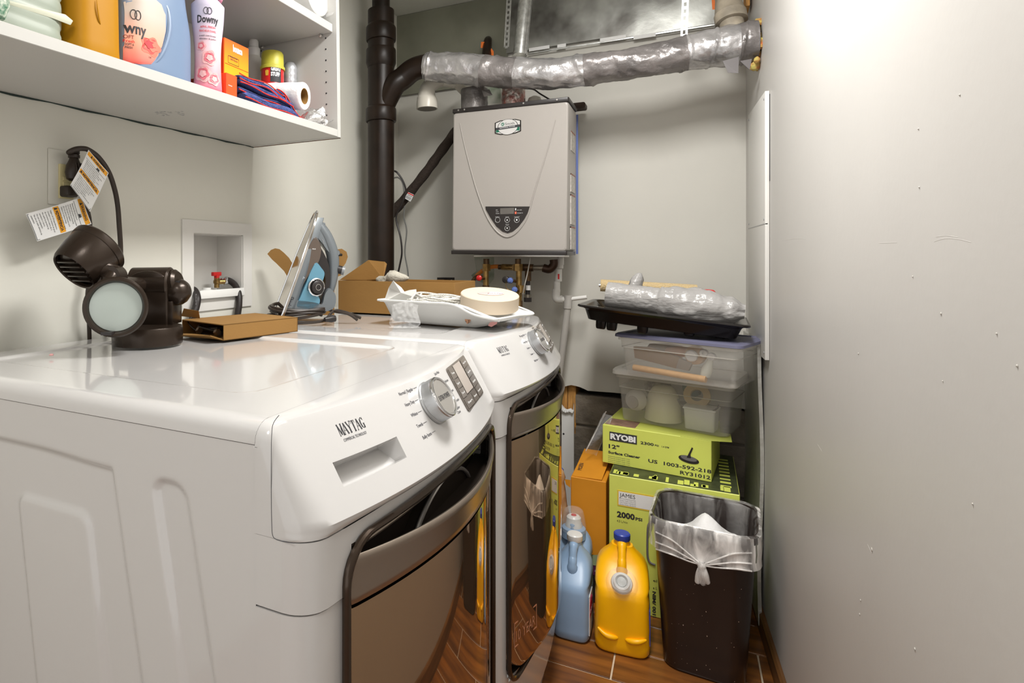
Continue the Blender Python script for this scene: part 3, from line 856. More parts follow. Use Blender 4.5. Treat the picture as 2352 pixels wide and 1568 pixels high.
# vertical black drain stack
PX, PY_ = -1.10, 2.153
def zat(v, X=PX, Y=PY_): 
    d = Y*CT-X*ST; return CAMZ+(V0-v)/F_PX*d
R = thing('drain_pipe', 'tall black plastic drain pipe standing in the back left corner', 'pipe', (PX, PY_, .0))
def zc(z0, z1, r0, r1=None, n=36): return MB().lathe([(r0, z0), (r1 or r0, z1)], n, c=(PX, PY_, 0))
build('pipe', zc(0, zat(25), .0535), M_PIPE, R)
build('narrow_pipe', zc(zat(40), ZC-.012, .0362), M_PIPE, R)
build('reducer', MB().lathe([(.040, zat(28)), (.0405, zat(50)), (.047, zat(52)), (.060, zat(64)), (.0612, zat(66)), (.0612, zat(92)), (.059, zat(95)), (.054, zat(96))], 40, c=(PX, PY_, 0)), M_PIPE, R)
build('coupling', MB().lathe([(.054, zat(113)), (.059, zat(114)), (.061, zat(117)), (.061, zat(146)), (.0565, zat(152)), (.0545, zat(156))], 40, c=(PX, PY_, 0)), M_PIPE, R)
build('coupling', MB().lathe([(.054, zat(246)), (.0605, zat(250)), (.062, zat(252)), (.062, zat(278)), (.0605, zat(280)), (.054, zat(281))], 40, c=(PX, PY_, 0)), M_PIPE, R)
# wye branch sweeping to the right
pts = [V((PX+.005, PY_, zat(252))), V((PX+.02, PY_, zat(235))), V((PX+.06, PY_+.0, zat(200)))]
for u, v, Y in ((925, 180, 2.17), (950, 160, 2.18), (985, 150, 2.19), (1010, 150, 2.20)): pts.append(pY(u, v, Y))
bp = cr(pts, 8)
build('wye_branch', MB().tube(bp, .0455, 28), M_PIPE, R)
build('print_mark', MB().prism([(0, 0), (1, 0), (1, 1), (0, 1)], lambda s, t: V((PX+.0367*math.sin(.35+.25*s)*1.0, PY_-.0367*math.cos(.35+.25*s), zat(38)+.006*t)), lambda s, t: V((PX+.0372*math.sin(.35+.25*s), PY_-.0372*math.cos(.35+.25*s), zat(38)+.006*t))), mat('blue_print', (.25, .25, .5), .5), R)

# taped pipe running to the right wall
pts = [pY(978, 152, 2.19), pY(1040, 156, 2.20), pY(1150, 166, 2.215), pY(1280, 168, 2.23), pY(1400, 152, 2.24), pY(1500, 138, 2.25), pY(1600, 118, 2.26), pY(1680, 105, 2.265), pY(1738, 97, 2.27)]
path = cr(pts, 26)
rs = []
rnd = random.Random(3)
n = len(path)
def tapr(i, a):
    t = i/(n-1)
    p = path[min(n-1, int(i))]
    q = V((p.x*9, math.cos(a)*1.1, math.sin(a)*1.1))
    r = .056+.003*math.sin(t*9)+.006*nz(q, 1.0)+.0045*nz(q+V((7, 0, 0)), 2.7)
    w_ = abs(nz(V((p.x*22+math.cos(a)*.9, math.cos(a)*1.5, math.sin(a)*1.5+3)), 1.3)); r -= .007*max(0, .25-w_)
    for c in (.02, .22, .44, .71, .80, .93): r += .0045*math.exp(-((t-c-.02*math.sin(a+c*9))/.004)**2)
    if t > .80: r += .008*ss((t-.8)/.06)
    if t < .012: r -= .004
    return r
def tapemesh(i0, i1):
    mb = MB(); K = 48
    rings = []
    for i in range(i0, i1+1):
        a_ = path[max(0, i-1)]; b_ = path[min(n-1, i+1)]; T = (b_-a_).normalized()
        N = (V((0, 0, 1))-T*T.z).normalized(); B = T.cross(N)
        rings.append([path[i]+(N*math.cos(2*math.pi*k/K)+B*math.sin(2*math.pi*k/K))*tapr(i, 2*math.pi*k/K) for k in range(K)])
    mb.loft(rings); return mb
R = thing('taped_pipe', 'drain pipe wrapped in wrinkled silver duct tape, running across to the right wall', 'pipe', path[0]-V((0, 0, .06)))
cutsi = [0, int(n*.21), int(n*.285), int(n*.44), int(n*.72), int(n*.90), n-1]
for i in range(6):
    build('tape_wrap', tapemesh(cutsi[i], cutsi[i+1]), [M_TAPE, M_TAPED, M_TAPE, M_TAPED, M_TAPE, M_TAPED][i], R, smooth=60)
def flap(pix, Y, m, name, R):
    mb = MB(); c = [pY(u, v, Y+.004*math.sin(i*2.1)) for i, (u, v) in enumerate(pix)]
    k = len(c); mb.add([p for p in c]+[p+V((0, .0015, 0)) for p in c], [tuple(range(k)), tuple(range(2*k-1, k-1, -1))]+[(i, k+i, k+(i+1) % k, (i+1) % k) for i in range(k)])
    return build(name, mb, m, R, smooth=0)
flap([(1660, 140), (1697, 130), (1696, 168), (1672, 167)], 2.195, mat('tape_end_grey', (.12, .11, .11), .5), 'hanging_tape_end', R)
flap([(1700, 140), (1727, 135), (1722, 160), (1714, 155)], 2.20, mat('tape_end_grey', (.12, .11, .11)), 'hanging_tape_end', R)
# foam and debris around the wall hole
mb = MB(); rr = random.Random(8)
hp = pR(1742, 105)
for i in range(26):
    a = rr.uniform(0, 2*math.pi); r = rr.uniform(.05, .082)
    c = hp+V((-.012*rr.random(), math.cos(a)*r, math.sin(a)*r-.005)); s = rr.uniform(.008, .02)
    rg = []
    mb.lathe([(s*.2, -s*.7), (s*.9, -s*.3), (s, .1*s), (s*.6, s*.6), (s*.1, s*.8)], 7, c=c, axis=(rr.uniform(-1, 1), rr.uniform(-1, 1), rr.uniform(-1, 1)))
o = build('spray_foam', mb, mat('foam_and_brick', (.55, .48, .14), .9, bump=.6, col2=(.45, .12, .04), vscale=45), None); tag(o, 'crumbling yellow foam around the pipe hole in the right wall', 'foam', kind='stuff')

# galvanised vertical pipe, cream elbow pipe at top right
p0, p1 = pY(1210, -30, 2.33), pY(1194, 128, 2.29)
R = thing('galvanised_pipe', 'bright galvanised steel pipe dropping behind the taped pipe', 'pipe', p1)
build('pipe', MB().tube([p0, p1], .0265, 28), M_GALVP, R)
build('seam', MB().tube([p0+V((.024, -.01, 0)), p1+V((.024, -.01, 0))], .003, 6), M_GALVP, R)
p0, p1 = pY(1664, -40, 2.33), pY(1684, 75, 2.28)
R = thing('cream_pipe', 'dusty cream plastic pipe entering the taped pipe from the ceiling at right', 'pipe', p1)
build('pipe', MB().tube([p0, p1], .036, 28), mat('dusty_pipe', (.30, .26, .20), .55, var=.25, vscale=20), R)
m_ = p0+(p1-p0)*.62; m2 = p0+(p1-p0)*.80
build('coupling', MB().tube([m_-(p1-p0)*.3, m_, m_+(m2-m_)*.1, m2, m2+(p1-p0)*.01], [.036, .045, .048, .048, .041], 28), mat('dusty_pipe', (.3, .26, .2)), R)
p = pY(1640, 8, 2.36)
o = build('orange_strip', MB().prism([(1634, -10), (1646, -10), (1642, 22), (1636, 22)], lambda u, v: pY(u, v, 2.36), lambda u, v: pY(u, v, 2.37)), mat('orange_sheet', (.7, .16, .02), .6), None); tag(o, 'orange strip hanging beside the cream pipe near the ceiling', 'strip')
R = thing('pipe_stub', 'short black pipe stub with orange tape above the taped pipe', 'pipe', pY(1118, 130, 2.40))
build('stub', MB().tube([pY(1121, 92, 2.552), pY(1120, 98, 2.44), pY(1116, 150, 2.36)], [.017, .018, .021], 18), M_PIPE, R)
build('orange_tape', MB().prism([(1105, 96), (1114, 96), (1108, 110), (1104, 110)], lambda u, v: pY(u, v, 2.42), lambda u, v: pY(u, v, 2.425)), mat('orange_sheet', (.7, .16, .02)), R)
build('orange_tape', MB().prism([(1128, 110), (1134, 118), (1134, 128), (1126, 128)], lambda u, v: pY(u, v, 2.40), lambda u, v: pY(u, v, 2.405)), mat('orange_sheet', (.7, .16, .02)), R)

# white vent elbow at the left of the heater
R = thing('white_pvc_elbow', 'open white plastic elbow pipe hanging left above the water heater', 'pipe', pY(983, 245, 2.30))
e = cr([pY(981, 246, 2.27), pY(980, 225, 2.27), pY(983, 203, 2.275), pY(998, 190, 2.29), pY(1018, 186, 2.32)], 6)
build('elbow', MB().tube(e, [.040 if i < 7 else .036-.0008*(i-7) for i in range(len(e))], 26, cap=False), M_PVCO, R)
build('rim', MB().tube([pY(981, 250, 2.27), pY(981, 235, 2.27), pY(981, 226, 2.27)], [.0435, .0435, .040], 28), M_PVCO, R)
build('bore', MB().tube([pY(981, 250.6, 2.27), pY(981, 249, 2.27)], [.039, .039], 24), mat('pipe_inside', (.2, .19, .17), .7), R)
build('arm', MB().tube(cr([pY(1012, 189, 2.31), pY(1035, 192, 2.33), pY(1050, 194, 2.35), pY(1062, 198, 2.38), pY(1070, 200, 2.40)], 5), [.016]*10+[.020+.002*i for i in range(11)][:11], 18), M_PVCO, R)
build('joint_ring', MB().tube([pY(1040, 192, 2.335), pY(1045, 193, 2.34)], .018, 18), M_PVCO, R)

# ---------------------------------------------------------------- tankless water heater
HY = 2.24
hTL, hTR, hBL, hBR = pY(1036.5, 262, HY), pY(1301, 236, HY), pY(1041, 580, HY), pY(1307, 581, HY)
hx0, hx1 = (hTL.x+hBL.x)/2, (hTR.x+hBR.x)/2
hz0, hz1 = 1.187, 1.737
R = thing('water_heater', 'grey tankless water heater with black control window, mounted on the back wall', 'water heater', M=Matrix.Translation(((hx0+hx1)/2, HY+.09, hz0)))
HM = Matrix.Translation(((hx0+hx1)/2, HY, (hz0+hz1)/2)) @ Matrix.Rotation(math.radians(.6), 4, 'Y')
hw, hh = (hx1-hx0)/2, (hz1-hz0)/2
def hp_(x, z, n=0): return HM @ V((x, -n, z))
mb = MB(HM); pr = rrect(hw, hh, .012, 4)
rings = []
for (d, ins) in ((.0, .006), (-.0, .006), ):
    pass
rings = [[V((x*(hw-i)/hw, y, z*(hh-i)/hh)) for x, z in pr] for y, i in ((.17, .001), (.012, 0), (.006, .0008), (.002, .003), (0, .007))]
mb.loft(rings)
build('housing', mb, M_HEAT, R, smooth=18)
mb = MB(HM).lohi((-hw+.008, .165, -hh+.004), (hw-.004, .205, hh-.008)); build('back_plate', mb, mat('heater_side', (.42, .40, .36), .4), R, bevel=.002)
for z0, z1, nm in ((hh-.002, hh+.013, 'top_trim'), (-hh-.013, -hh+.002, 'bottom_trim')):
    mb = MB(HM); pr2 = rrect(hw+.0015, .095, .006, 3)
    mb.loft([[V((x, .09+y, z)) for x, y in pr2] for z in (z0, z1)])
    build(nm, mb, M_BLK, R, bevel=.0015)
for x in (-hw+.025, -hw+.05, .06, hw-.04):
    build('screw', MB(HM).lathe([(.0035, 0), (.003, .0015)], 10, c=(x, -.006, hh+.006), axis=(0, -1, 0)), M_STEEL, R)
# raised V outline
def vline(off=0):
    out = []
    L = [(1056, 283), (1066, 330), (1080, 385), (1096, 440), (1115, 490), (1132, 520), (1148, 537), (1165, 544), (1182, 537), (1198, 520), (1212, 495), (1228, 440), (1245, 385), (1262, 330), (1276, 275)]
    for u, v in L:
        p = pY(u, v, HY-.001); out.append(p)
    return cr(out, 6)
vl = vline(); nn = len(vl)
build('embossed_ridge', MB().tube(vl, [.001+.0026*math.sin(math.pi*min(1, (i+.5)/nn))**.7 for i in range(nn)], 10), M_HEAT, R)
# control window
pts = [pY(u, v, HY-.003) for u, v in ((1115, 474), (1217, 474), (1216, 481), (1204, 503), (1191, 520), (1178, 531), (1166, 535), (1154, 531), (1140, 519), (1127, 500), (1116, 481))]
mb = MB(); k = len(pts)
mb.add(pts+[p+V((0, .006, 0)) for p in pts], [tuple(range(k)), tuple(range(2*k-1, k-1, -1))]+[(i, k+i, k+(i+1) % k, (i+1) % k) for i in range(k)])
CP = build('control_panel', mb, M_BLK, R, smooth=0)
cm = flat(pY(1115, 535, HY-.0035), V((1, 0, 0)), V((0, 0, 1)))
def cpx(u, v): p = pY(u, v, HY-.0035); return p
sc = (pY(1217, 500, HY)-pY(1115, 500, HY)).length/102
def rect_on(u0, v0_, u1, v1_, m, nm, root, Y=HY-.0036, th=.0008):
    a, b = pY(u0, v1_, Y), pY(u1, v0_, Y)
    return build(nm, MB().lohi((a.x, Y-th, a.z), (b.x, Y, b.z)), m, root, smooth=0)
rect_on(1149, 477, 1181, 492, mat('grey_lcd', (.13, .12, .11), .15), 'display_window', CP)
for (u, v) in ((1143, 505), (1165, 505), (1187, 505), (1165, 524)):
    c = cpx(u, v)
    B = build('button', MB().lathe([(.0088, 0), (.0095, .0006), (.0102, .0006), (.0102, 0)], 24, c=c, axis=(0, -1, 0), cap=False), mat('button_ring', (.45, .45, .45), .4), CP)
    if (u, v) != (1143, 505):
        s = .0035; mbt = MB()
        if u == 1187: mbt.lathe([(.003, 0), (.003, .0008)], 12, c=c, axis=(0, -1, 0)); mbt.box(c+V((0, -.0006, .003)), (.001, .001, .004))
        else:
            sg = 1 if v < 515 else -1
            mbt.add([c+V((-s, -.0004, -s*.6*sg)), c+V((s, -.0004, -s*.6*sg)), c+V((0, -.0004, s*.9*sg)), c+V((-s, -.001, -s*.6*sg)), c+V((s, -.001, -s*.6*sg)), c+V((0, -.001, s*.9*sg))], [(0, 1, 2), (5, 4, 3), (0, 3, 4, 1), (1, 4, 5, 2), (2, 5, 3, 0)])
        build('symbol', mbt, M_INKW, B, smooth=0)
mb = MB()
for wd, u, v, wpx in (('INFO.', 1138, 499, 10), ('HOT', 1161, 499, 8), ('ON/OFF', 1181, 499, 12), ('COLD', 1161, 516, 8), ('IN', 1139, 483, 4), ('OUT', 1139, 487, 6), ('FLOW', 1139, 491, 8), ('IN USE', 1188, 483, 10), ('STAND BY', 1188, 490, 13)):
    text(wd, .0035, flat(cpx(u, v), V((1, 0, 0)), V((0, 0, 1))), M_INKW, CP, width=wpx*sc, mb=mb)
build('lettering', mb, M_INKW, CP, smooth=0)['kind'] = 'stuff'
rect_on(1183.5, 478, 1185.5, 483, M_INKW, 'indicator', CP); lab(rect_on(1183, 486, 1186, 491, mat('red_led', (.7, .05, .03), .4, emit=(1, .1, .05), estr=1.5), 'indicator', CP), 'red lit indicator')
# badge
B0 = V((0, 0, 0))
bc = pY(1166.5, 291.5, HY-.0005); bs = (pY(1196, 291, HY)-pY(1136, 291, HY)).length
def bfn(x, y, z=0): return bc+V((x*bs, -.0008-z, y*bs))
oct_ = [(-.5, .20), (-.28, .27), (.28, .27), (.5, .20), (.5, -.20), (.28, -.27), (-.28, -.27), (-.5, -.20)]
mb = MB().prism(oct_, lambda x, y: bfn(x, y, 0), lambda x, y: bfn(x, y, .0006)); BG = build('badge', mb, M_BLKG, R, smooth=0)
mb = MB().prism([(x*.92, y*.90) for x, y in oct_], lambda x, y: bfn(x, y, .0004), lambda x, y: bfn(x, y, .0009)); build('badge_field', mb, M_WHITE, BG, smooth=0)
el = [(.37*math.cos(2*math.pi*i/32), .285*math.sin(2*math.pi*i/32)) for i in range(32)]
mb = MB().prism([(x*1.06, y*1.04) for x, y in el], lambda x, y: bfn(x, y, .0007), lambda x, y: bfn(x, y, .0011)); build('oval_border', mb, M_BLKG, BG, smooth=0)
mb = MB().prism(el, lambda x, y: bfn(x, y, .0008), lambda x, y: bfn(x, y, .0014)); build('oval', mb, M_WHITE, BG, smooth=0)
mb = MB().prism([(-.46, -.09), (.46, -.04), (.46, .05), (-.46, .0)], lambda x, y: bfn(x, y, .0012), lambda x, y: bfn(x, y, .0017)); build('banner', mb, M_INK, BG, smooth=0)
for sg in (-1, 1):
    mb = MB().prism([(sg*.45, -.18), (sg*.30, -.16), (sg*.36, -.04), (sg*.45, -.04)], lambda x, y: bfn(x, y, .0010), lambda x, y: bfn(x, y, .0013)); build('green_corner', mb, mat('badge_green', (.01, .12, .07), .4), BG, smooth=0)
mb = MB().prism([(-.19+.065*math.cos(a), .115+.065*math.sin(a)) for a in [2*math.pi*i/18 for i in range(18)]], lambda x, y: bfn(x, y, .0012), lambda x, y: bfn(x, y, .0018)); build('roundel', mb, mat('badge_green', (.01, .12, .07), .4), BG, smooth=0)
text('AO', .10, lambda x, y, z: bfn(-.235+x, .08+y, .002+z*.01), M_INKW, BG, width=.09)
text('Smith', .14, lambda x, y, z: bfn(-.10+x, .07+y, .0016+z*.01), M_INK, BG, width=.36)
text('NATIONAL POWER', .05, lambda x, y, z: bfn(-.30+x, -.045+y+x*.05, .0019+z*.01), M_INKW, BG, width=.58)
# labels on the side of the housing
sx = hx1+.0015
for (v0_, v1_, m) in ((300, 345, M_PAPER), (398, 440, M_PAPER), (446, 515, M_PAPER), (520, 572, M_PAPER)):
    z0, z1 = pX(1312, v1_, sx).z, pX(1312, v0_, sx).z
    build('side_label', MB().lohi((sx-.003, HY+.06, z0), (sx+.0006, HY+.15, z1)), mat('side_label_print', (.50, .47, .43), .5, var=.2, vscale=90), R, smooth=0)
    build('label_band', MB().lohi((sx-.003, HY+.06, z1-.005), (sx+.001, HY+.15, z1)), mat('brown_print', (.30, .12, .08), .5), R, smooth=0)
build('blue_film_edge', MB().lohi((hx1-.003, HY+.206, hz0-.01), (hx1+.0045, HY+.209, hz1-.01)), mat('blue_film', (.10, .14, .35), .3), R, smooth=0)
# mounting bracket
a = pY(1335, 245, 2.50)
mb = MB().prism(rrect(.034, .012, .008, 4), lambda x, z: V((a.x-.014+x, 2.52, a.z+z-.001)), lambda x, z: V((a.x-.014+x, 2.47, a.z+z-.001)))
build('bracket', mb, mat('rusty_bracket', (.05, .025, .012), .5, var=.4), R)
build('wall_standoff', MB().lohi((hx0+.03, HY+.20, hz0+.05), (hx0+.10, YB-.001, hz1-.05)), M_BLK, R); build('wall_standoff', MB().lohi((hx1-.10, HY+.20, hz0+.05), (hx1-.03, YB-.001, hz1-.05)), M_BLK, R)

# collars and vents on top of the heater
def stack_on(u0, u1, vt, vb, Y): 
    c = (pY(u0, vb, Y)+pY(u1, vb, Y))/2; r = abs(pY(u1, vb, Y).x-pY(u0, vb, Y).x)/2*.93
    return c, r
zt0 = hz1+.0145
c, r = stack_on(1060, 1119, 205, 240, 2.33)
R = thing('vent_collar', 'round vent collar wrapped in torn grey tape on the left of the heater top', 'vent', (c.x, 2.33, zt0))
z2 = pY(1090, 207, 2.33).z
build('collar', MB().lathe([(r*1.04, zt0), (r*1.04, zt0+.006), (r*.98, zt0+.008), (r*.97, z2)], 32, c=(c.x, 2.33, 0)), M_PVCO, R)
mb = MB().grid(range(36), lin(0, 1, 10), lambda k, t: V((c.x+(r+.003+.003*nz(V((k*.5, t*4, 0))))*math.cos(2*math.pi*k/36), 2.33+(r+.003+.003*nz(V((k*.5, t*4, 0))))*math.sin(2*math.pi*k/36), zt0+.012+t*(z2-zt0-.01))), cu=True)
build('tape', mb, M_TAPED, R, smooth=60)
flap([(1106, 207), (1124, 205), (1131, 218), (1112, 222)], 2.27, M_TAPED, 'loose_tape', R)
c, r = stack_on(1152, 1208, 198, 234, 2.34)
R = thing('foil_wrapped_vent', 'round vent wrapped in crinkled silver foil tape printed red, on the heater top', 'vent', (c.x, 2.34, zt0))
mb = MB().grid(range(40), lin(0, 1, 14), lambda k, t: V((c.x+(r*(1-.06*t)+.005*nz(V((k*.6, t*6, 0))))*math.cos(2*math.pi*k/40), 2.34+(r*(1-.06*t)+.005*nz(V((k*.6, t*6, 0))))*math.sin(2*math.pi*k/40), zt0+t*.11)), cu=True)
build('foil_wrap', mb, M_FOIL, R, smooth=60)
build('pipe', MB().lathe([(r*.8, zt0), (r*.8, zt0+.2)], 24, c=(c.x, 2.34, 0)), M_PVCO, R)
c, r = stack_on(1210, 1246, 205, 228, 2.38)
o = build('capped_pvc_port', MB().lathe([(r, zt0), (r, zt0+.03), (r*.8, zt0+.045), (r*.3, zt0+.052)], 24, c=(c.x, 2.38, 0)), M_PVCO); tag(o, 'small white capped port on the heater top, right of the foil-wrapped vent', 'pipe cap')
o = build('black_strap', MB().tube(cr([pY(1205, 203, 2.30), pY(1225, 205, 2.30), pY(1240, 215, 2.30), pY(1262, 228, 2.30)], 6), .006, 8, sy=.5), M_BLK); tag(o, 'black strap lying over the right end of the heater top', 'strap')

# diagonal insulated black pipe
pts = [pY(893, 497, 2.40), pY(925, 462, 2.42), pY(975, 400, 2.43), pY(1010, 352, 2.44), pY(1050, 298, 2.45)]
R = thing('insulated_pipe', 'black foam-insulated pipe slanting up from drain pipe to heater', 'pipe', pts[0])
build('insulation', MB().tube(cr(pts, 8), [.0215+.0012*math.sin(i*1.3) for i in range(33)], 20), mat('foam_insulation', (.030, .02, .014), .85, bump=.5, bscale=120), R, smooth=60)
a, b = pY(931, 450, 2.385), pY(949, 449, 2.385)
f = quadmap(pY(929, 455, 2.39), pY(943, 463, 2.39), pY(951, 447, 2.39), pY(938, 441, 2.39))
L = build('sticker', MB().prism([(0, 0), (1, 0), (1, 1), (0, 1)], lambda s, t: f(s, t, 0), lambda s, t: f(s, t, .001)), M_PAPER, R, smooth=0)
mb = MB()
for k in range(7): slab(mb, f, (.10+k*.12, .12), (.15+k*.12, .5), .0004, .001)
slab(mb, f, (.1, .62), (.9, .68), .0004, .001); build('barcode', mb, M_INK, L, smooth=0)['kind'] = 'stuff'
build('red_band', slab(MB(), f, (.0, .8), (1, .95), .0004, .001), M_INKR, L, smooth=0)
# thin cords beside the drain pipe
o = build('black_cable', MB().tube(cr([pY(902, 392, 2.35), pY(912, 396, 2.35), pY(925, 415, 2.36), pY(932, 440, 2.37), pY(922, 470, 2.37), pY(910, 500, 2.37), pY(920, 545, 2.37), pY(923, 580, 2.37), pY(918, 610, 2.37), pY(910, 650, 2.37), pY(912, 690, 2.37)], 8), .0042, 8), M_BLK)
tag(o, 'thin black cable hanging down beside the drain pipe', 'cable')
o = build('grey_cable', MB().tube(cr([pY(900, 410, 2.42), pY(915, 408, 2.42), pY(926, 425, 2.42), pY(929, 470, 2.42), pY(928, 500, 2.42), pY(934, 530, 2.42), pY(930, 580, 2.42), pY(937, 625, 2.42), pY(940, 680, 2.42)], 8), .0034, 8), mat('grey_cord', (.16, .16, .15), .5))
tag(o, 'thin grey cable hanging to the right of the black cable', 'cable')

# brass valves and water lines under the heater
zb = hz0-.012
def vert(u, v0_, v1_, Y, r, m, nm, root, n=16):
    a, b = pY(u, v0_, Y), pY(u, v1_, Y); b = V((a.x, Y, b.z))
    return build(nm, MB().tube([b, a], r, n), m, root)
R = thing('brass_valve', 'brass valve with red knob under the heater, the left one', 'valve', pY(1115, 700, 2.33), group=None)
vert(1117, 594, 608, 2.33, .012, M_BRSD, 'union', R)
vert(1117, 606, 622, 2.33, .017, M_BRS, 'nut', R, 6)
vert(1116, 620, 700, 2.33, .0115, M_BRS, 'body', R)
vert(1116, 655, 662, 2.33, .014, M_BRSD, 'ring', R)
build('stem', MB().tube([pY(1114, 639, 2.33), pY(1103, 638, 2.29)], .006, 10), M_BRSD, R)
build('handle', MB().lathe([(.010, 0), (.0115, .003), (.0115, .012), (.008, .015), (.003, .016)], 10, c=pY(1102, 638, 2.29), axis=(0, -1, 0)), M_RED, R)
build('elbow_bend', MB().tube(cr([pY(1115, 640, 2.34), pY(1095, 636, 2.36), pY(1085, 648, 2.36), pY(1080, 662, 2.36)], 5), .009, 10), M_BRSD, R)
R = thing('brass_valve', 'tall brass valve with two blue knobs under the middle of the heater', 'valve', pY(1190, 700, 2.33))
vert(1190, 594, 608, 2.33, .012, M_BRSD, 'union', R)
vert(1190, 606, 622, 2.33, .018, M_BRS, 'nut', R, 6)
vert(1192, 620, 712, 2.33, .0115, M_BRS, 'body', R)
vert(1195, 655, 672, 2.33, .018, M_BRS, 'bulge', R)
vert(1195, 690, 712, 2.33, .009, M_BRSD, 'tail', R)
for (u, v) in ((1172, 644), (1182, 665)):
    build('stem', MB().tube([pY(u+14, v+2, 2.33), pY(u, v, 2.29)], .006, 10), M_BRSD, R)
    build('handle', MB().lathe([(.012, 0), (.0125, .004), (.010, .012), (.0055, .013), (.005, .02)], 10, c=pY(u, v, 2.29), axis=(.2, -1, 0)), mat('blue_knob', (.10, .16, .42), .35), R)
build('black_plug', MB().lathe([(.0135, 0), (.0135, .02), (.009, .022)], 16, c=pY(1164, 642, 2.31), axis=(0, -1, 0)), M_BLK, R)
R = thing('water_line', 'orange tube and brass tees joining the valves under the heater', 'pipe', pY(1130, 640, 2.37))
build('orange_tube', MB().tube(cr([pY(1090, 640, 2.38), pY(1100, 628, 2.38), pY(1118, 616, 2.38), pY(1135, 612, 2.38), pY(1152, 612, 2.38)], 6), .0085, 14), M_PEX, R)
build('crimp', MB().tube([pY(1145, 613, 2.38), pY(1155, 613, 2.38)], .0105, 14), M_BRSD, R)
build('tee', MB().tube([pY(1154, 613, 2.38), pY(1180, 614, 2.36)], .0125, 14), M_BRS, R)
build('tee', MB().tube([pY(1200, 614, 2.36), pY(1225, 615, 2.36)], .0145, 14), M_BRSD, R)
build('union', MB().tube([pY(1224, 615, 2.36), pY(1230, 615, 2.36), pY(1240, 615, 2.36), pY(1248, 615, 2.36)], [.010, .0115, .0115, .0125], 14), mat('nickel', (.30, .27, .22), .3, metal=.8), R)
build('elbow', MB().tube(cr([pY(1248, 615, 2.36), pY(1262, 618, 2.36), pY(1272, 608, 2.36), pY(1272, 596, 2.36)], 5), .0165, 16), mat('dark_iron', (.045, .022, .012), .4, metal=.5), R)
R = thing('gas_drip_leg', 'dark pipe leg with capped bottom under the heater right side', 'pipe', pY(1212, 692, 2.37))
vert(1213, 612, 645, 2.37, .0125, M_BRSD, 'tee', R)
vert(1212, 644, 676, 2.37, .0095, M_BLK, 'nipple', R)
vert(1213, 655, 666, 2.365, .0098, M_PAPER, 'tag', R)
vert(1212, 676, 684, 2.37, .0135, mat('nickel', (.30, .27, .22)), 'collar', R)
vert(1212, 683, 693, 2.37, .0155, M_BLK, 'cap', R, 10)
o = build('thin_wire', MB().tube(cr([pY(1218, 592, 2.30), pY(1212, 625, 2.30), pY(1205, 655, 2.30), pY(1201, 675, 2.31)], 6), .0022, 6), mat('grey_wire', (.4, .38, .34), .4)); tag(o, 'thin grey wire dangling under the heater among the valves', 'wire')
o = build('thin_wire', MB().tube(cr([pY(1163, 640, 2.30), pY(1162, 655, 2.28), pY(1166, 664, 2.28), pY(1176, 666, 2.28)], 6), .0014, 6), M_BRS); tag(o, 'small looped wire beside the blue valve knobs', 'wire')
mb = MB().lohi((hx0+.07, HY+.06, hz0-.022), (hx1-.02, HY+.15, hz0-.012)); o = build('connector_plate', mb, M_STEEL, bevel=.001); tag(o, 'steel connector plate under the heater bottom', 'plate')
# condensate line
R = thing('condensate_pipe', 'white plastic drain line from the heater down the back wall', 'pipe', pY(1284, 900, 2.47))
Yc = 2.44
build('upper_pipe', MB().tube([pY(1287, 590, Yc), pY(1286, 616, Yc)], .0128, 18), M_PVC, R)
build('coupling', MB().tube([pY(1286, 592, Yc), pY(1286, 608, Yc)], .0155, 18), M_PVC, R)
vert(1282, 618, 646, Yc, .0148, M_PVC, 'trap_body', R)
build('red_mark', MB().prism([(1281, 629), (1285, 629), (1285, 641), (1281, 641)], lambda u, v: pY(u, v, Yc-.0155), lambda u, v: pY(u, v, Yc-.0150)), M_INKR, R, smooth=0)
vert(1279, 646, 668, Yc, .0128, M_PVC, 'pipe', R)
build('elbow', MB().tube(cr([pY(1278, 664, Yc), pY(1277, 680, Yc), pY(1281, 687, Yc), pY(1292, 687, Yc)], 6), .0158, 18), M_PVC, R)
build('pipe', MB().tube([pY(1290, 687, Yc), pY(1303, 687, Yc)], .0115, 16), M_PVC, R)
build('tee', MB().tube([pY(1305, 678, Yc), pY(1304, 708, Yc)], .0165, 18), M_PVCG, R)
build('pipe', MB().tube([pY(1304, 706, Yc), pY(1281, 893, Yc+.02)], .0135, 18), M_PVCG, R)
build('lower_pipe', MB().tube([pY(1281, 893, Yc+.02), pY(1279, 1100, Yc+.03)], .015, 18), M_PVCG, R)
build('end_pipe', MB().tube([pY(1308, 687, Yc), pY(1348, 682, Yc)], .008, 14), M_PVC, R)
# small black bracket on the back wall behind the carton
R = thing('wall_bracket', 'small dark metal bracket with screw on the back wall', 'bracket', pY(1027, 650, 2.515))
build('plate', MB().prism([(1004, 637), (1044, 637), (1044, 656), (1004, 656)], lambda u, v: pY(u, v, 2.512), lambda u, v: pY(u, v, 2.518)), M_BLK, R, smooth=0)
build('roller', MB().tube([pY(1005, 646, 2.49), pY(1022, 646, 2.49)], .010, 14), mat('dark_iron', (.045, .022, .012)), R)
build('screw', MB().lathe([(.005, 0), (.004, .003)], 10, c=pY(1037, 644, 2.511), axis=(0, -1, 0)), M_STEEL, R)

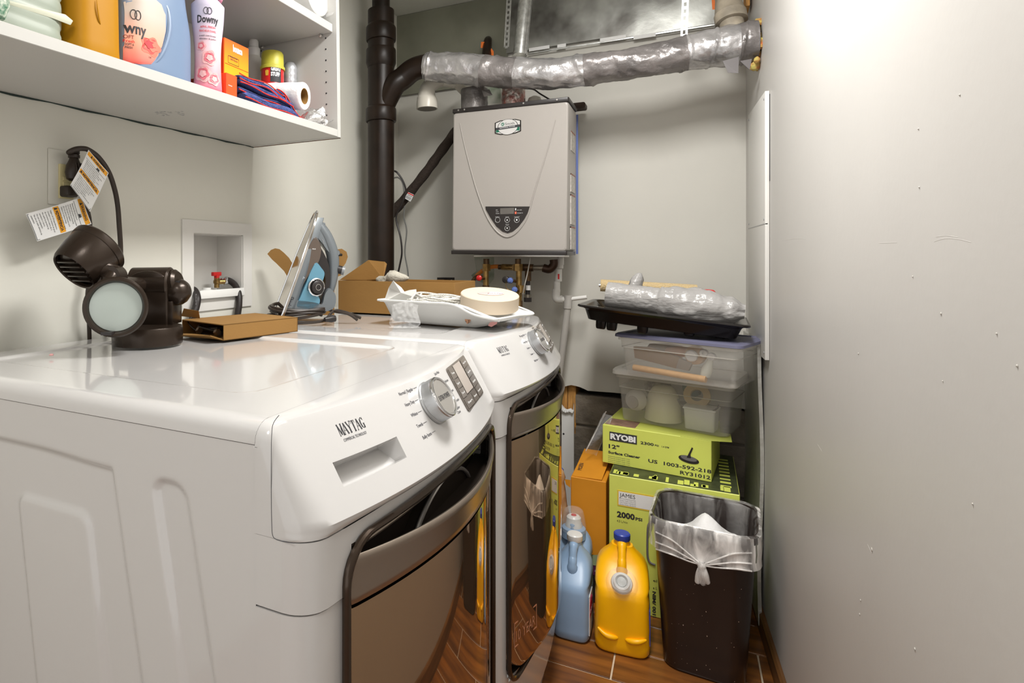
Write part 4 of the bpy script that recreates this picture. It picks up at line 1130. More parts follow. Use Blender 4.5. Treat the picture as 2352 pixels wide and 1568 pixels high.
# access panel on the right wall
R = thing('access_panel', 'white access panel screwed to the right wall near the back corner', 'panel', pR(1750, 800))
def rp(u, v, off): p = pR(u, v); return V((p.x-off, p.y, p.z))
mb = MB()
yb0, yb1 = pR(1768, 500).y, pR(1728, 500).y
zt1, zb1 = pR(1768, 208).z, pR(1763, 823).z
mb.add([V((rwx(y)-o_, y, z)) for y in (yb0, yb1) for z in (zb1, zt1) for o_ in (.001, .012)], [(0, 1, 3, 2), (4, 6, 7, 5), (0, 4, 5, 1), (2, 3, 7, 6), (0, 2, 6, 4), (1, 5, 7, 3)])
build('panel', mb, M_WPL2, R, bevel=.001)
mb = MB(); zz = pR(1745, 520).z
mb.add([V((rwx(y)-o_, y, z)) for y in (yb0, yb1) for z in (zz-.0015, zz+.0015) for o_ in (.005, .0124)], [(0, 1, 3, 2), (4, 6, 7, 5), (0, 4, 5, 1), (2, 3, 7, 6), (0, 2, 6, 4), (1, 5, 7, 3)])
build('joint', mb, M_GREY, R, smooth=0)
for y in (yb0+.015, yb1-.015):
    for z in (zb1+.02, zz+.015, zt1-.02):
        build('screw', MB().lathe([(.004, 0), (.003, .0015)], 10, c=(rwx(y)-.012, y, z), axis=(-1, 0, 0)), M_GREY, R)
mb = MB(); z0_, z1_ = pR(1769, 415).z, pR(1769, 215).z
mb.add([V((rwx(y)-o_, y, z)) for y in (yb0-.006, yb0+.001) for z in (z0_, z1_) for o_ in (-.02, .0008)], [(0, 1, 3, 2), (4, 6, 7, 5), (0, 4, 5, 1), (2, 3, 7, 6), (0, 2, 6, 4), (1, 5, 7, 3)])
build('gap_shadow', mb, M_INK, R, smooth=0).name = 'slot_shade'  # solid dark block standing for the shade in the panel's side gap

# ================================================================ left wall: outlet, cords, tags, laundry outlet box
WX = XL
def yz(u, v, off=0): p = pX(u, v, WX+off); return p
R = thing('wall_outlet', 'ivory electrical receptacle in a painted wall plate on the left wall', 'outlet', yz(145, 470))
a, b = yz(109, 468), yz(178, 352)
build('wall_plate', MB().lohi((WX+.0003, a.y, a.z), (WX+.004, b.y, b.z)), M_WALL, R, bevel=.001)
a, b = yz(131, 455), yz(163, 381)
RC = build('receptacle', MB().lohi((WX+.003, a.y, a.z), (WX+.010, b.y, b.z)), M_OUT, R, bevel=.001)
cY = (a.y+b.y)/2
build('test_button', MB().lohi((WX+.009, cY-.010, yz(0, 418).z if False else (a.z+b.z)/2+.002), (WX+.012, cY+.010, (a.z+b.z)/2+.010)), M_OUT, RC, bevel=.0008)
build('reset_button', MB().lohi((WX+.009, cY-.010, (a.z+b.z)/2-.010), (WX+.012, cY+.010, (a.z+b.z)/2-.002)), M_OUT, RC, bevel=.0008)
def prongface(z):
    for dy in (-.006, .006): build('slot', MB().lohi((WX+.0098, cY+dy-.0007, z-.004), (WX+.0102, cY+dy+.0007, z+.004)), M_INK, RC, smooth=0)
prongface(a.z+.014)
# upper plug and cord with tag
pz = yz(150, 390).z
R = thing('power_plug', 'upper dark plug in the wall outlet, its cord arching up and down to the lamp', 'plug', (WX+.02, cY, pz-.03))
mb = MB(); c0 = V((WX+.028, cY+.004, pz))
rings = []
for i, (dz, ry, rx) in enumerate(((-.026, .010, .010), (-.022, .016, .014), (-.008, .019, .017), (.008, .016, .015), (.018, .011, .011), (.024, .009, .009), (.0245, .012, .012), (.031, .012, .012), (.032, .009, .009), (.034, .0115, .0115), (.040, .0115, .0115), (.041, .007, .007))):
    rings.append([c0+V((rx*math.cos(2*math.pi*k/20), ry*math.sin(2*math.pi*k/20), dz)) for k in range(20)])
mb.loft(rings); PLG = build('plug_body', mb, M_CORD, R)
for dy in (-.006, .0, .006):
    build('grip_rib', MB().tube(cr([c0+V((.013, dy, -.020)), c0+V((.018, dy*1.1, -.005)), c0+V((.014, dy, .012))], 5), .0022, 6), M_CORD, PLG)
cpts = [c0+V((0, 0, .038)), yz(158, 350, .04), yz(172, 343, .05), yz(188, 341, .055), yz(203, 344, .06), yz(225, 360, .06), yz(248, 392, .06), yz(262, 430, .055), yz(270, 470, .05), yz(274, 520, .045), yz(277, 570, .04), yz(276, 620, .035), yz(268, 690, .03), yz(262, 760, .02), yz(258, 815, .015)]
build('cord', MB().tube(cr(cpts, 8), .0056, 12), M_CORD, R)
# lower plug
pz2 = yz(148, 441).z
R2 = thing('power_plug', 'lower dark plug in the wall outlet, its cord dropping straight behind the lamp', 'plug', (WX+.02, cY, pz2-.02))
mb = MB(); c1 = V((WX+.022, cY-.001, pz2))
mb.loft([[c1+V((x, y*sy_, dz*sz)) for y, dz in rrect(.016, .012, .005, 3)] for x, sy_, sz in ((-.012, 1, 1), (.004, 1, 1), (.010, .8, .8), (.013, .4, .4))])
build('plug_body', mb, M_CORD, R2)
mb = MB().tube(cr([c1+V((.0, .012, .0)), c1+V((.004, .024, -.002)), c1+V((.006, .034, -.008))], 5), [.009-.0004*i for i in range(11)], 10); build('strain_relief', mb, M_CORD, R2)
build('cord', MB().tube(cr([c1+V((.004, .028, -.004)), yz(186, 452, .03), yz(197, 470, .035), yz(205, 500, .035), yz(208, 535, .035), yz(209, 580, .035), yz(209, 640, .03), yz(202, 665, .03), yz(201, 690, .03), yz(204, 730, .03), yz(206, 790, .02)], 8), .0046, 12), M_CORD, R2)
def wtag(q, root_label, nm='warning_tag', curl=.004):
    P = [V(p) for p in q]
    n = (P[1]-P[0]).cross(P[3]-P[0]).normalized()
    f = lambda s, t, z=0: (P[0]*(1-s)+P[1]*s)*(1-t)+(P[3]*(1-s)+P[2]*s)*t+n*(z+curl*math.sin(math.pi*t)+curl*.6*math.sin(2.5*s+t*3))
    R = thing(nm, root_label, 'tag', min(P, key=lambda p: p.z), group=None)
    mb = MB(); mb.grid(lin(0, 1, 8), lin(0, 1, 12), lambda s, t: f(s, t, 0)); mb.grid(lin(0, 1, 8), lin(0, 1, 12), lambda s, t: f(s, t, .0006), flip=True)
    build('card', mb, M_PAPER, R)
    def rg(a, b, m, name, z=.0008):
        mb = MB().grid(lin(a[0], b[0], 6), lin(a[1], b[1], 3), lambda s, t: f(s, t, z)); return build(name, mb, m, R)
    def rgb(mb, a, b, z=.0010): mb.grid(lin(a[0], b[0], 4), [a[1], b[1]], lambda s, t: f(s, t, z))
    rg((.03, .885), (.97, .985), M_ORG, 'orange_band'); rg((.03, .40), (.97, .50), M_ORG, 'orange_band')
    W = (P[1]-P[0]).length; H = (P[3]-P[0]).length
    mk = lambda s0, t0: (lambda x, y, z: f(s0+x/W, t0+y/H, .0011+z))
    mb = MB(); k_ = H/.115
    text('WARNING', .0085*k_, mk(.28, .908), M_INK, R, width=W*.55, mb=mb, bold=.0002)
    text('ADVERTENCIA', .0085*k_, mk(.17, .42), M_INK, R, width=W*.74, mb=mb, bold=.0002)
    for s0, t0 in ((.17, .905), (.05, .42)):
        mb.prism([(s0, t0), (s0+.09, t0), (s0+.045, t0+.065)], lambda s, t: f(s, t, .0010), lambda s, t: f(s, t, .0013))
    rgb(mb, (.03, .005), (.97, .012)); rgb(mb, (.03, .80), (.97, .806)); rgb(mb, (.03, .012), (.045, .985)); rgb(mb, (.955, .012), (.97, .985))
    lines = ['Electrical Shock Hazard', 'Plug into a grounded 3 prong outlet.', 'Do not remove ground prong.', 'Do not use an adapter.', 'Do not use an extension cord.', 'Failure to follow these', 'instructions can result in death,', 'fire, or electrical shock.']
    for i, l in enumerate(lines): text(l, .0034*k_, mk(.10, .75-.043*i), M_INK, R, width=W*min(.80, .024*len(l)+.05), mb=mb)
    lines = ['Peligro de Choque Electrico', 'Conecte a un contacto de pared', 'de conexion a tierra de 3.', 'No quite la terminal de', 'conexion a tierra.', 'No use un adaptador.', 'No use un cable electrico de', 'extension.']
    for i, l in enumerate(lines): text(l, .0034*k_, mk(.10, .345-.043*i), M_INK, R, width=W*min(.80, .024*len(l)+.05), mb=mb)
    # shock symbol: hand and plug
    hx, hy = .55, .845
    for k in range(4): mb.prism([(hx+.03*k, hy-.025), (hx+.02+.03*k, hy-.025), (hx+.02+.03*k, hy+.02), (hx+.03*k, hy+.02)], lambda s, t: f(s, t, .0010), lambda s, t: f(s, t, .0013))
    mb.prism([(hx-.03, hy-.03), (hx+.12, hy-.03), (hx+.10, hy-.005), (hx-.01, hy-.005)], lambda s, t: f(s, t, .0010), lambda s, t: f(s, t, .0013))
    build('printing', mb, M_INK, R, smooth=0)['kind'] = 'stuff'
    return R
# tag hanging from the upper cord: top edge along the cord, text reading across
wtag([yz(161, 425, .050), yz(206, 486, .060), yz(250, 397, .068), yz(203, 344, .068)][0:4], 'tilted warning tag hanging from the arching upper cord beside the outlet')
wtag([yz(59, 491, .055), yz(84, 554, .050), yz(211, 514, .045), yz(188, 452, .045)][0:4], 'sideways warning tag on the lower cord, sticking out left below the outlet')

# laundry outlet box
a, b = yz(415, 712), yz(574, 506)
R = thing('laundry_outlet_box', 'white recessed washer outlet box in the left wall with a small sill', 'outlet box', yz(495, 712))
mb = MB(); y0_, y1_, z0_, z1_ = 1.193, 1.484, 1.012, 1.268
for p, q in (((y0_, z0_), (oy0, z1_)), ((oy1, z0_), (y1_, z1_)), ((oy0, z0_), (oy1, oz0)), ((oy0, oz1), (oy1, z1_))):
    mb.lohi((WX+.0002, p[0], p[1]), (WX+.005, q[0], q[1]))
build('frame', mb, M_WPL2, R, smooth=0)
mb = MB(); D_ = .10
for p, q in (((WX-D_, oy0, oz0), (WX, oy0+.002, oz1)), ((WX-D_, oy1-.002, oz0), (WX, oy1, oz1)), ((WX-D_, oy0, oz0), (WX, oy1, oz0+.002)), ((WX-D_, oy0, oz1-.002), (WX, oy1, oz1)), ((WX-D_-.003, oy0, oz0), (WX-D_, oy1, oz1))):
    mb.lohi(p, q)
build('box_liner', mb, M_WPL2, R, smooth=0)
mb = MB().box((WX-.02, (oy0+oy1)/2+.006, oz0+.008), (.07, oy1-oy0-.02, .024), R=Matrix.Rotation(-.18, 3, 'Y')); build('sill', mb, M_WPL, R, bevel=.002)
build('drain_port', MB().lathe([(.020, 0), (.020, .006), (.013, .007), (.013, .012)], 20, c=(WX-.055, 1.348, oz0+.016)), M_WPL, R)
vp = lambda u, v: pX(u, v, WX-.055)
R = thing('shutoff_valve', 'brass shut-off valve with red handle inside the outlet box', 'valve', vp(497, 672))
c = vp(498, 672); c.z = oz0+.026
zt_v = vp(497, 637).z
build('body', MB().lathe([(.008, c.z), (.008, c.z+.012), (.0105, c.z+.014), (.0105, c.z+.022), (.0085, c.z+.024), (.009, zt_v-.004), (.006, zt_v)], 16, c=(c.x, c.y, 0)), M_BRS, R)
h = vp(497, 629)
mb = MB().box(h, (.012, .034, .012)); mb.box(h+V((0, .002, -.009)), (.012, .014, .012)); build('handle', mb, M_RED, R, bevel=.002)
q = vp(506, 647)
build('side_outlet', MB().tube([V((c.x, c.y, q.z)), q+V((.012, .006, 0))], .0075, 14), M_BRS, R)
hose = cr([vp(512, 646), pX(525, 644, WX-.04), pX(540, 655, WX-.015), pX(548, 675, WX+.01), pX(549, 700, WX+.02), pX(545, 730, WX+.02), pX(540, 790, WX+.02)], 8)
R = thing('water_hose', 'black rubber hose curling out of the outlet box from the red-handled valve', 'hose', hose[-1])
build('tube', MB().tube(hose, .0098, 16), mat('black_rubber', (.018, .014, .013), .5), R)
T = (hose[1]-hose[0]).normalized()
build('nut', MB().lathe([(.012, -.012), (.0135, -.009), (.0135, .001), (.010, .003), (.0125, .010), (.0125, .016), (.010, .018)], 18, c=hose[0], axis=T), M_CHROME, R)
h2 = cr([pX(436, 665, WX-.03), pX(447, 668, WX-.005), pX(453, 685, WX+.02), pX(450, 705, WX+.025), pX(444, 725, WX+.025), pX(438, 780, WX+.02)], 8)
R = thing('water_hose', 'black rubber hose at the left edge of the outlet box', 'hose', h2[-1])
build('tube', MB().tube(h2, .0105, 16), mat('black_rubber', (.035, .028, .026)), R)
text('NOT FOR LONG LIFE', .006, lambda x, y, z: pX(449, 700, WX+.037)+V((0, y, x)), M_GREY, R, width=.03)

# ================================================================ shelf unit on the left wall
def gradmat(name, c1, c2, z0, z1, rough=.4, mid=None):
    m = mat(name, c1, rough); nt = m.node_tree; b = nt.nodes['Principled BSDF']
    tc = nd(nt, 'ShaderNodeTexCoord'); sp = nd(nt, 'ShaderNodeSeparateXYZ'); mr = nd(nt, 'ShaderNodeMapRange'); r = nd(nt, 'ShaderNodeValToRGB')
    nt.links.new(tc.outputs['Object'], sp.inputs[0]); nt.links.new(sp.outputs['Z'], mr.inputs['Value'])
    mr.inputs['From Min'].default_value = z0; mr.inputs['From Max'].default_value = z1
    r.color_ramp.elements[0].color = (*c1, 1); r.color_ramp.elements[1].color = (*c2, 1)
    if mid: e = r.color_ramp.elements.new(.5); e.color = (*mid, 1)
    nt.links.new(mr.outputs['Result'], r.inputs['Fac']); nt.links.new(r.outputs['Color'], b.inputs['Base Color'])
    return m
def sec(z, cx, cy, hx, hy, p=4, k=36):
    out = []
    for i in range(k):
        a = 2*math.pi*i/k; c, s = math.cos(a), math.sin(a)
        out.append(V((cx+hx*math.copysign(abs(c)**(2/p), c), cy+hy*math.copysign(abs(s)**(2/p), s), z)))
    return out
SY1 = 1.495; SX0, SX1 = XL+.0008, -.897
SLP = .0225
SM = Matrix.Translation((0, SY1, 1.535)) @ Matrix.Rotation(math.atan(SLP), 4, 'X') @ Matrix.Translation((0, -SY1, 0))
def sz(Y): return 1.535+(Y-SY1)*SLP
R = thing('wall_shelf', 'white laminate open shelf unit on the left wall over the machines', 'shelf', (SX0, .8, 1.51))
def sb(nm, a, b, bev=.001): return build(nm, MB(SM).lohi(a, b), M_TOPW, R, bevel=bev, seg=1)
sb('bottom_board', (SX0, -.25, -.021), (SX1, SY1-.0165, 0))
sb('end_panel', (SX0, SY1-.016, -.022), (SX1+.001, SY1, .70))
sb('upper_shelf', (SX0+.004, -.25, .281), (SX1-.012, SY1-.018, .305))
sb('back_board', (SX0, -.25, 0), (SX0+.003, SY1-.017, .70))
for k in range(16):
    for xx in (SX1-.037, SX0+.05):
        z = .045+.032*k
        build('shelf_pin_hole', MB(SM).lathe([(.0026, 0), (.0024, .0006)], 10, c=(xx, SY1-.0162, z), axis=(0, -1, 0)), M_INK, R, smooth=0)
for xx in (SX1-.05, SX0+.06):
    build('shelf_pin', MB(SM).lathe([(.005, 0), (.005, .010), (.003, .012)], 12, c=(xx, SY1-.017, .2755), axis=(0, -1, 0)), M_STEEL, R)
build('gap_filler', MB(SM).tube([V((SX0+.001, y, -.022+.0015*math.sin(y*40))) for y in lin(-.2, SY1, 40)], .0022, 6), mat('dark_caulk', (.02, .035, .03), .8), R)
build('bottom_edge', MB(SM).lohi((SX0, SY1-.0005, -.0235), (SX1, SY1+.0005, -.0205)), M_BASE, R, smooth=0)
mb = MB(); rr = random.Random(4)
for i in range(34):
    p = pZ(358+rr.random()*68, 252+rr.random()*11, 1.506); p.z = SM.to_translation().z*0+ (sz(p.y)-.0212); mb.box(p, (.002+.004*rr.random(), .002+.006*rr.random(), .0003))
build('faded_stamp', mb, M_GREY, R, smooth=0)['kind'] = 'stuff'

def standY(label, cat, nm, x, y, z=None): return thing(nm, label, cat, (x, y, (z if z is not None else sz(y))))
# milky ribbed jug
zb_ = sz(.58)+.001
R = thing('milky_jug', 'cloudy translucent jug with ribbed edge at the left end of the shelf', 'jug', (-1.03, .585, zb_))
rings = []
for z in lin(0, .21, 42):
    rib = .0035*max(0, math.sin(z*2*math.pi/.026))**2*(1 if .02 < z < .17 else 0)
    e = ss((z)/.012)
    rings.append(sec(zb_+z, -1.035, .585, .098*e*.08+.09-rib*.3, .083-(1-e)*.006-rib, 5))
for z, f in ((.22, .8), (.232, .45), (.24, .3), (.262, .3)): rings.append(sec(zb_+z, -1.035, .585, .095*f, .083*f, 3))
build('body', MB().loft(rings), M_MILK, R, smooth=60)
build('molded_strap', MB().prism([(5, -3), (150, 33), (168, 48), (162, 58), (120, 42), (5, 6)], lambda u, v: pX(u, v, -.942), lambda u, v: pX(u, v, -.937)), mat('milky_ridge', (.52, .53, .42), .45), R, bevel=.001)
build('cap', MB().lathe([(.022, 0), (.022, .022), (.018, .024)], 24, c=(-1.035, .585, zb_+.262)), M_WPL, R)
# green patterned bag end
p = pX(4, 14, -.93)
R = thing('patterned_bag', 'corner of a green patterned bag at the far left end of the shelf', 'bag', (p.x, p.y-.02, p.z-.03))
mb = MB().lathe([(.002, -.03), (.02, -.022), (.027, 0), (.022, .03), (.012, .05), (.004, .055)], 16, c=(p.x, p.y-.018, p.z)); build('bag', mb, mat('green_pattern', (.02, .16, .08), .5, col2=(.6, .65, .55), vscale=130), R)
# yellow jug
zb_ = sz(.73)+.001; yc, hy = .7255, .0535
R = thing('yellow_jug', 'mustard yellow softener jug on the shelf between the milky and blue jugs', 'jug', (-1.02, yc, zb_))
rings = [sec(zb_, -1.02, yc, .084, hy-.006, 4), sec(zb_+.004, -1.02, yc, .088, hy-.002, 4), sec(zb_+.012, -1.02, yc, .09, hy, 4)]
for z in lin(.03, .20, 10): rings.append(sec(zb_+z, -1.02, yc, .09-.004*math.sin(z*9), hy-.001-.002*ss((z-.1)/.1), 4))
for z, f in ((.215, .9), (.235, .6), (.245, .35), (.265, .33)): rings.append(sec(zb_+z, -1.02, yc-.0, .09*f, hy*f, 3))
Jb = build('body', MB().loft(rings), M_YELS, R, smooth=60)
build('molded_crease', MB().tube(cr([pX(222, 0, -.931), pX(224, 20, -.930), pX(228, 45, -.9305), pX(231, 56, -.932)], 5), [.0004+.0010*math.sin(math.pi*min(1, i/15)) for i in range(16)], 8), M_YELS, R)
build('cap', MB().lathe([(.024, 0), (.024, .026), (.02, .028)], 24, c=(-1.02, yc, zb_+.265)), M_BCAP, R)
# blue jug with peach label
zb_ = sz(.87)+.001; yc, hy, hx, xc = .873, .0925, .055, -.985
R = thing('blue_softener_jug', 'sky blue softener jug on the shelf with a peach rose label at its left', 'jug', (xc, yc, zb_))
rings = []
def bj(z):
    e = math.sqrt(max(0, 1-(1-min(1, z/.02))**2))
    w_ = hy-.010*(1-e)-.016*ss((z-.10)/.10); return hx-.008*(1-e), w_, yc-.004*ss((z-.08)/.12)
for z in [0, .002, .005, .009, .014, .02, .03]+lin(.05, .20, 10):
    a, b, c = bj(z); rings.append(sec(zb_+z, xc, c, a, b, 3))
for z, f in ((.215, .88), (.235, .62), (.25, .42), (.27, .4)): rings.append(sec(zb_+z, xc, yc-.02, hx*f, hy*f, 3))
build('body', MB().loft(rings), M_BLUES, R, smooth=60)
build('cap', MB().lathe([(.026, 0), (.026, .03), (.02, .032)], 24, c=(xc, yc-.02, zb_+.27)), M_WPL, R)
# raised shoulder sweeping round the label
mb = MB().tube(cr([pX(372, 0, -.936), pX(384, 22, -.933), pX(388, 60, -.931), pX(381, 98, -.931), pX(366, 132, -.932), pX(345, 152, -.936)], 6), [.002+.0045*math.sin(math.pi*min(1, (i+1)/32)) for i in range(31)], 10)
build('shoulder_ridge', mb, M_BLUES, R)
def bsx(y, z, off=.0007):
    a, b, c = bj(max(0, z-zb_)); d = min(.999, abs((y-c)/b)); return xc+a*(1-d**3)**(1/3)+off
labp = [(300, 0), (318, -8), (350, -4), (368, 12), (378, 38), (378, 70), (370, 104), (358, 132), (345, 148), (299, 146)]
pp = [pX(u, v, -.934) for u, v in labp]
ys_, zs_ = [p.y for p in pp], [p.z for p in pp]
def inpoly(y, z):
    c = False; n = len(pp)
    for i in range(n):
        a, b = pp[i], pp[i-1]
        if (a.z > z) != (b.z > z) and y < (b.y-a.y)*(z-a.z)/(b.z-a.z)+a.y: c = not c
    return c
def labrow(z):
    q = [y for y in lin(yc-hy+.001, max(ys_), 60) if inpoly(y, z)]
    return (q[0], q[-1]) if q else None
mb = MB(); zz = lin(min(zs_)+.001, max(zs_)-.001, 26); rows = [labrow(z) for z in zz]
mb.grid([i for i in range(len(zz)) if rows[i]], lin(0, 1, 10), lambda i, t: V((bsx(rows[i][0]+(rows[i][1]-rows[i][0])*t, zz[i]), rows[i][0]+(rows[i][1]-rows[i][0])*t, zz[i])))
LB = build('label', mb, gradmat('peach_rose_label', (.62, .03, .04), (.50, .42, .36), -.0+.003, .115, mid=(.82, .34, .22)), R)
ont = lambda y0, z0: (lambda x, y, z=0: V((bsx(y0+x, z0+y, .0012+z), y0+x, z0+y)))
p = pX(300, 70, -.934); text('wny', .030, ont(p.y-.001, p.z), M_INK, LB, width=.036, bold=.0006)
p = pX(299, 82, -.934); text('OFT', .010, ont(p.y, p.z-.001), mat('rust_ink', (.25, .05, .03), .5), LB, width=.014)
p = pX(299, 92, -.934); text('Fresh', .008, ont(p.y, p.z), M_INKR, LB, width=.015)
p = pX(301, 107, -.934); text('SOFT &\nFRESH', .006, ont(p.y, p.z), M_INK, LB, width=.012)
c = pX(316, 33, -.934)
for k in (-1, 1): build('ring_emblem', MB().tube([V((bsx(c.y+k*.0035+.005*math.cos(a), c.z+.009*math.sin(a), .0012), c.y+k*.0035+.005*math.cos(a), c.z+.009*math.sin(a))) for a in [2*math.pi*i/24 for i in range(25)]], .0007, 6), M_INK, LB)
# rose: layered petals on the label
c = pX(345, 108, -.934)
for i, (r, m) in enumerate(((.021, mat('rose_light', (.78, .16, .10), .5)), (.0165, mat('rose_mid', (.62, .05, .04), .5)), (.013, mat('rose_light', (.78, .16, .10))), (.009, mat('rose_dark', (.45, .02, .03), .5)), (.005, mat('rose_light', (.78, .16, .10))))):
    pts = [(c.y+.0015*i*(-1)**i+r*(1+.14*math.cos(5*a+i))*math.cos(a), c.z+.001*i+r*(1+.14*math.cos(5*a+i))*.85*math.sin(a)) for a in [2*math.pi*k/30 for k in range(30)]]
    build('rose_petal', MB().prism(pts, lambda y, z: V((bsx(y, z, .0008+.0003*i), y, z)), lambda y, z: V((bsx(y, z, .0011+.0003*i), y, z))), m, LB, smooth=0)
text('LE', .004, ont(pX(340, 131, -.934).y, pX(340, 133, -.934).z), M_INK, LB, width=.005)

# pink and lavender scent booster bottle
def cylmap(cx, cy, r, a0, z0, off=.0007):
    if not callable(r): rf = lambda z: r
    else: rf = r
    return lambda x, y, z=0: V((cx+(rf(z0+y)+off+z)*math.cos(a0+x/rf(z0+y)), cy+(rf(z0+y)+off+z)*math.sin(a0+x/rf(z0+y)), z0+y))
zb_ = sz(.985)+.001; xc, yc = -.935, .992
R = thing('scent_booster_bottle', 'slim pink and lavender bottle with roses beside the blue jug', 'bottle', (xc, yc, zb_))
rb = lambda z: .031-.003*math.sin((z-zb_)*22)+.002*ss((z-zb_-.1)/.06)
build('body', MB().lathe([(.027, zb_), (.030, zb_+.004)]+[(rb(zb_+z), zb_+z) for z in lin(.01, .19, 20)]+[(.022, zb_+.205), (.02, zb_+.21)], 40, c=(xc, yc, 0)), gradmat('pink_lavender', (.80, .20, .28), (.60, .55, .68), 0, .16, mid=(.82, .50, .52)), R, smooth=60)
build('cap', MB().lathe([(.030, 0), (.032, .004), (.032, .05), (.028, .055)], 32, c=(xc, yc, zb_+.205)), mat('pink_cap', (.80, .30, .42), .35), R)
aa = math.atan2(-yc, -xc)
cm_ = lambda z0, x0=0: cylmap(xc, yc, rb, aa, z0)
zt_ = lambda u, v: pX(u, v, xc+.03).z
text('Downy', .022, lambda x, y, z: cm_(zt_(475, 46))(x, y, z), M_INK, R, center=True, width=.046, bold=.0005)
text('APRIL FRESH', .006, lambda x, y, z: cm_(zt_(475, 58))(x, y, z), M_INKR, R, center=True, width=.032)
text("FRAICHEUR D'AVRIL", .006, lambda x, y, z: cm_(zt_(475, 67))(x, y, z), M_INKR, R, center=True, width=.036)
text('in-wash scent booster', .005, lambda x, y, z: cm_(zt_(475, 77))(x, y, z), M_INK, R, center=True, width=.036)
text('rehausseur de parfum', .005, lambda x, y, z: cm_(zt_(475, 84))(x, y, z), M_INK, R, center=True, width=.036)
text('422g 14.8 OZ (0.9 LB)', .008, lambda x, y, z: cm_(zt_(480, 209))(x, y, z), mat('navy_ink', (.03, .08, .25), .5), R, center=True, width=.045)
for k in (-1, 1): build('ring_emblem', MB().tube([cm_(zt_(480, 22))(k*.0035+.005*math.cos(a), .007*math.sin(a), 0) for a in [2*math.pi*i/24 for i in range(25)]], .0006, 6), M_INK, R)
for (dx, dz, r0) in ((.004, .070, .016), (-.010, .035, .018), (.014, .025, .014), (-.014, .095, .010)):
    for i in range(3):
        r = r0*(1-.3*i)
        pts = [(dx+r*(1+.12*math.cos(5*a+i))*math.cos(a), dz+r*(1+.12*math.cos(5*a+i))*math.sin(a)) for a in [2*math.pi*k/24 for k in range(24)]]
        f = cm_(zb_)
        build('rose_petal', MB().prism(pts, lambda x, y: f(x, y, .0004*i), lambda x, y: f(x, y, .0004*i+.0004)), [mat('rose_pink', (.80, .42, .42), .5), mat('rose_pink_dark', (.72, .16, .20), .5), mat('rose_pink', (.8, .42, .42))][i], R, smooth=0)

# orange cartons of dryer sheets
def carton(nm, label, cat, M, w, d, h, m, group=None):
    R = thing(nm, label, cat, M=M, group=group); mb = MB(M).lohi((0, 0, 0), (w, d, h)); b = build('carton', mb, m, R, bevel=.0012, seg=1); return R, b
za = sz(1.05)+.0005
p0 = pX(494, 210, -.915)
M = basis((-.912, 1.024, za), (0, 1, 0), (-1, 0, 0)) ; M = M @ Matrix.Identity(4)
def bx_(nm, label, X1, y0, y1, z0, z1, dep, m): 
    R = thing(nm, label, 'box', ((X1-dep/2), (y0+y1)/2, z0)); build('carton', MB().lohi((X1-dep, y0, z0), (X1, y1, z1)), m, R, bevel=.0012, seg=1); return R
R = bx_('dryer_sheet_box', 'plain red-orange carton lying on the shelf under the upright orange box', -.912, 1.026, 1.062, za, za+.052, .11, M_ORED)
text('fabric softener sheets', .004, flat(V((-.9115, 1.032, za+.024)), (0, 1, 0), (0, 0, 1)), M_INKW, R, width=.012)
z1 = pX(545, 180, -.93).z
R = bx_('dryer_sheet_box', 'upright orange and yellow dryer sheet box stacked on the plain red-orange carton', -.925, 1.034, 1.118, za+.0525, za+.0525+.083, .075, gradmat('bounce_grad', (.86, .42, .01), (.88, .10, .01), 0, .085))
build('side_panel', MB().lohi((-.998, 1.0335, za+.055), (-.927, 1.0343, za+.133)), M_ORED, R, smooth=0)
fb = lambda y, z: flat(V((-.9245, y, z)), (0, 1, 0), (0, 0, 1))
text('bounce', .022, fb(1.062, za+.112), M_INKW, R, width=.032, bold=.0009)
text('Outdoor Fresh\n1-800-5 Bounce', .006, fb(1.052, za+.090), M_INK, R, width=.026)
build('outlined_label', MB().tube([V((-.9245, a, b)) for a, b in ((1.046, za+.098), (1.082, za+.098), (1.082, za+.082), (1.046, za+.082), (1.046, za+.098))], .0004, 5), M_INK, R)
build('flap_seam', MB().lohi((-.9249, 1.036, za+.0775), (-.9243, 1.116, za+.0785)), M_ORED, R, smooth=0)

# squeeze bottle, foam can, grey bottle
def pbase(u, v, X): p = pX(u, v, X); return p
p = pbase(583, 130, -1.15); zb_ = sz(p.y)+.0005; zt2 = pX(583, 92, -1.15).z-zb_
R = thing('squeeze_bottle', 'clear white squeeze bottle with white cap behind the orange box', 'bottle', (p.x, p.y, zb_))
build('body', MB().lathe([(.022, 0), (.025, .004), (.0255, .05), (.0255, zt2-.07), (.022, zt2-.055), (.016, zt2-.045), (.0145, zt2-.038)], 28, c=(p.x, p.y, zb_)), mat('frosted_plastic', (.70, .69, .64), .35, alpha=.9), R, smooth=60)
build('shoulder_collar', MB().lathe([(.0175, zt2-.052), (.0185, zt2-.048), (.0185, zt2-.026), (.016, zt2-.023)], 24, c=(p.x, p.y, zb_)), M_WPL, R)
build('cap', MB().lathe([(.0135, zt2-.024), (.0145, zt2-.022), (.0135, zt2-.004), (.011, zt2)], 20, c=(p.x, p.y, zb_)), M_WPL, R)
p = pbase(626, 150, -1.06); zb_ = sz(p.y)+.0005; zt2 = pX(626, 121, -1.06).z-zb_
R = thing('foam_spray_can', 'red and black spray foam can with a yellow-green cap on the shelf', 'can', (p.x, p.y, zb_))
k = .0335
build('can', MB().lathe([(.030, 0), (.0325, .003), (.0325, zt2-.05), (.030, zt2-.044)], 36, c=(p.x, p.y, zb_)), M_RED, R)
build('cap', MB().lathe([(k+.002, zt2-.052), (k+.002, zt2-.044), (k-.001, zt2-.042), (k-.002, zt2-.006), (k-.005, zt2-.001), (.004, zt2)], 36, c=(p.x, p.y, zb_)), M_OLIVE, R)
a0 = math.atan2(-p.y, -p.x)
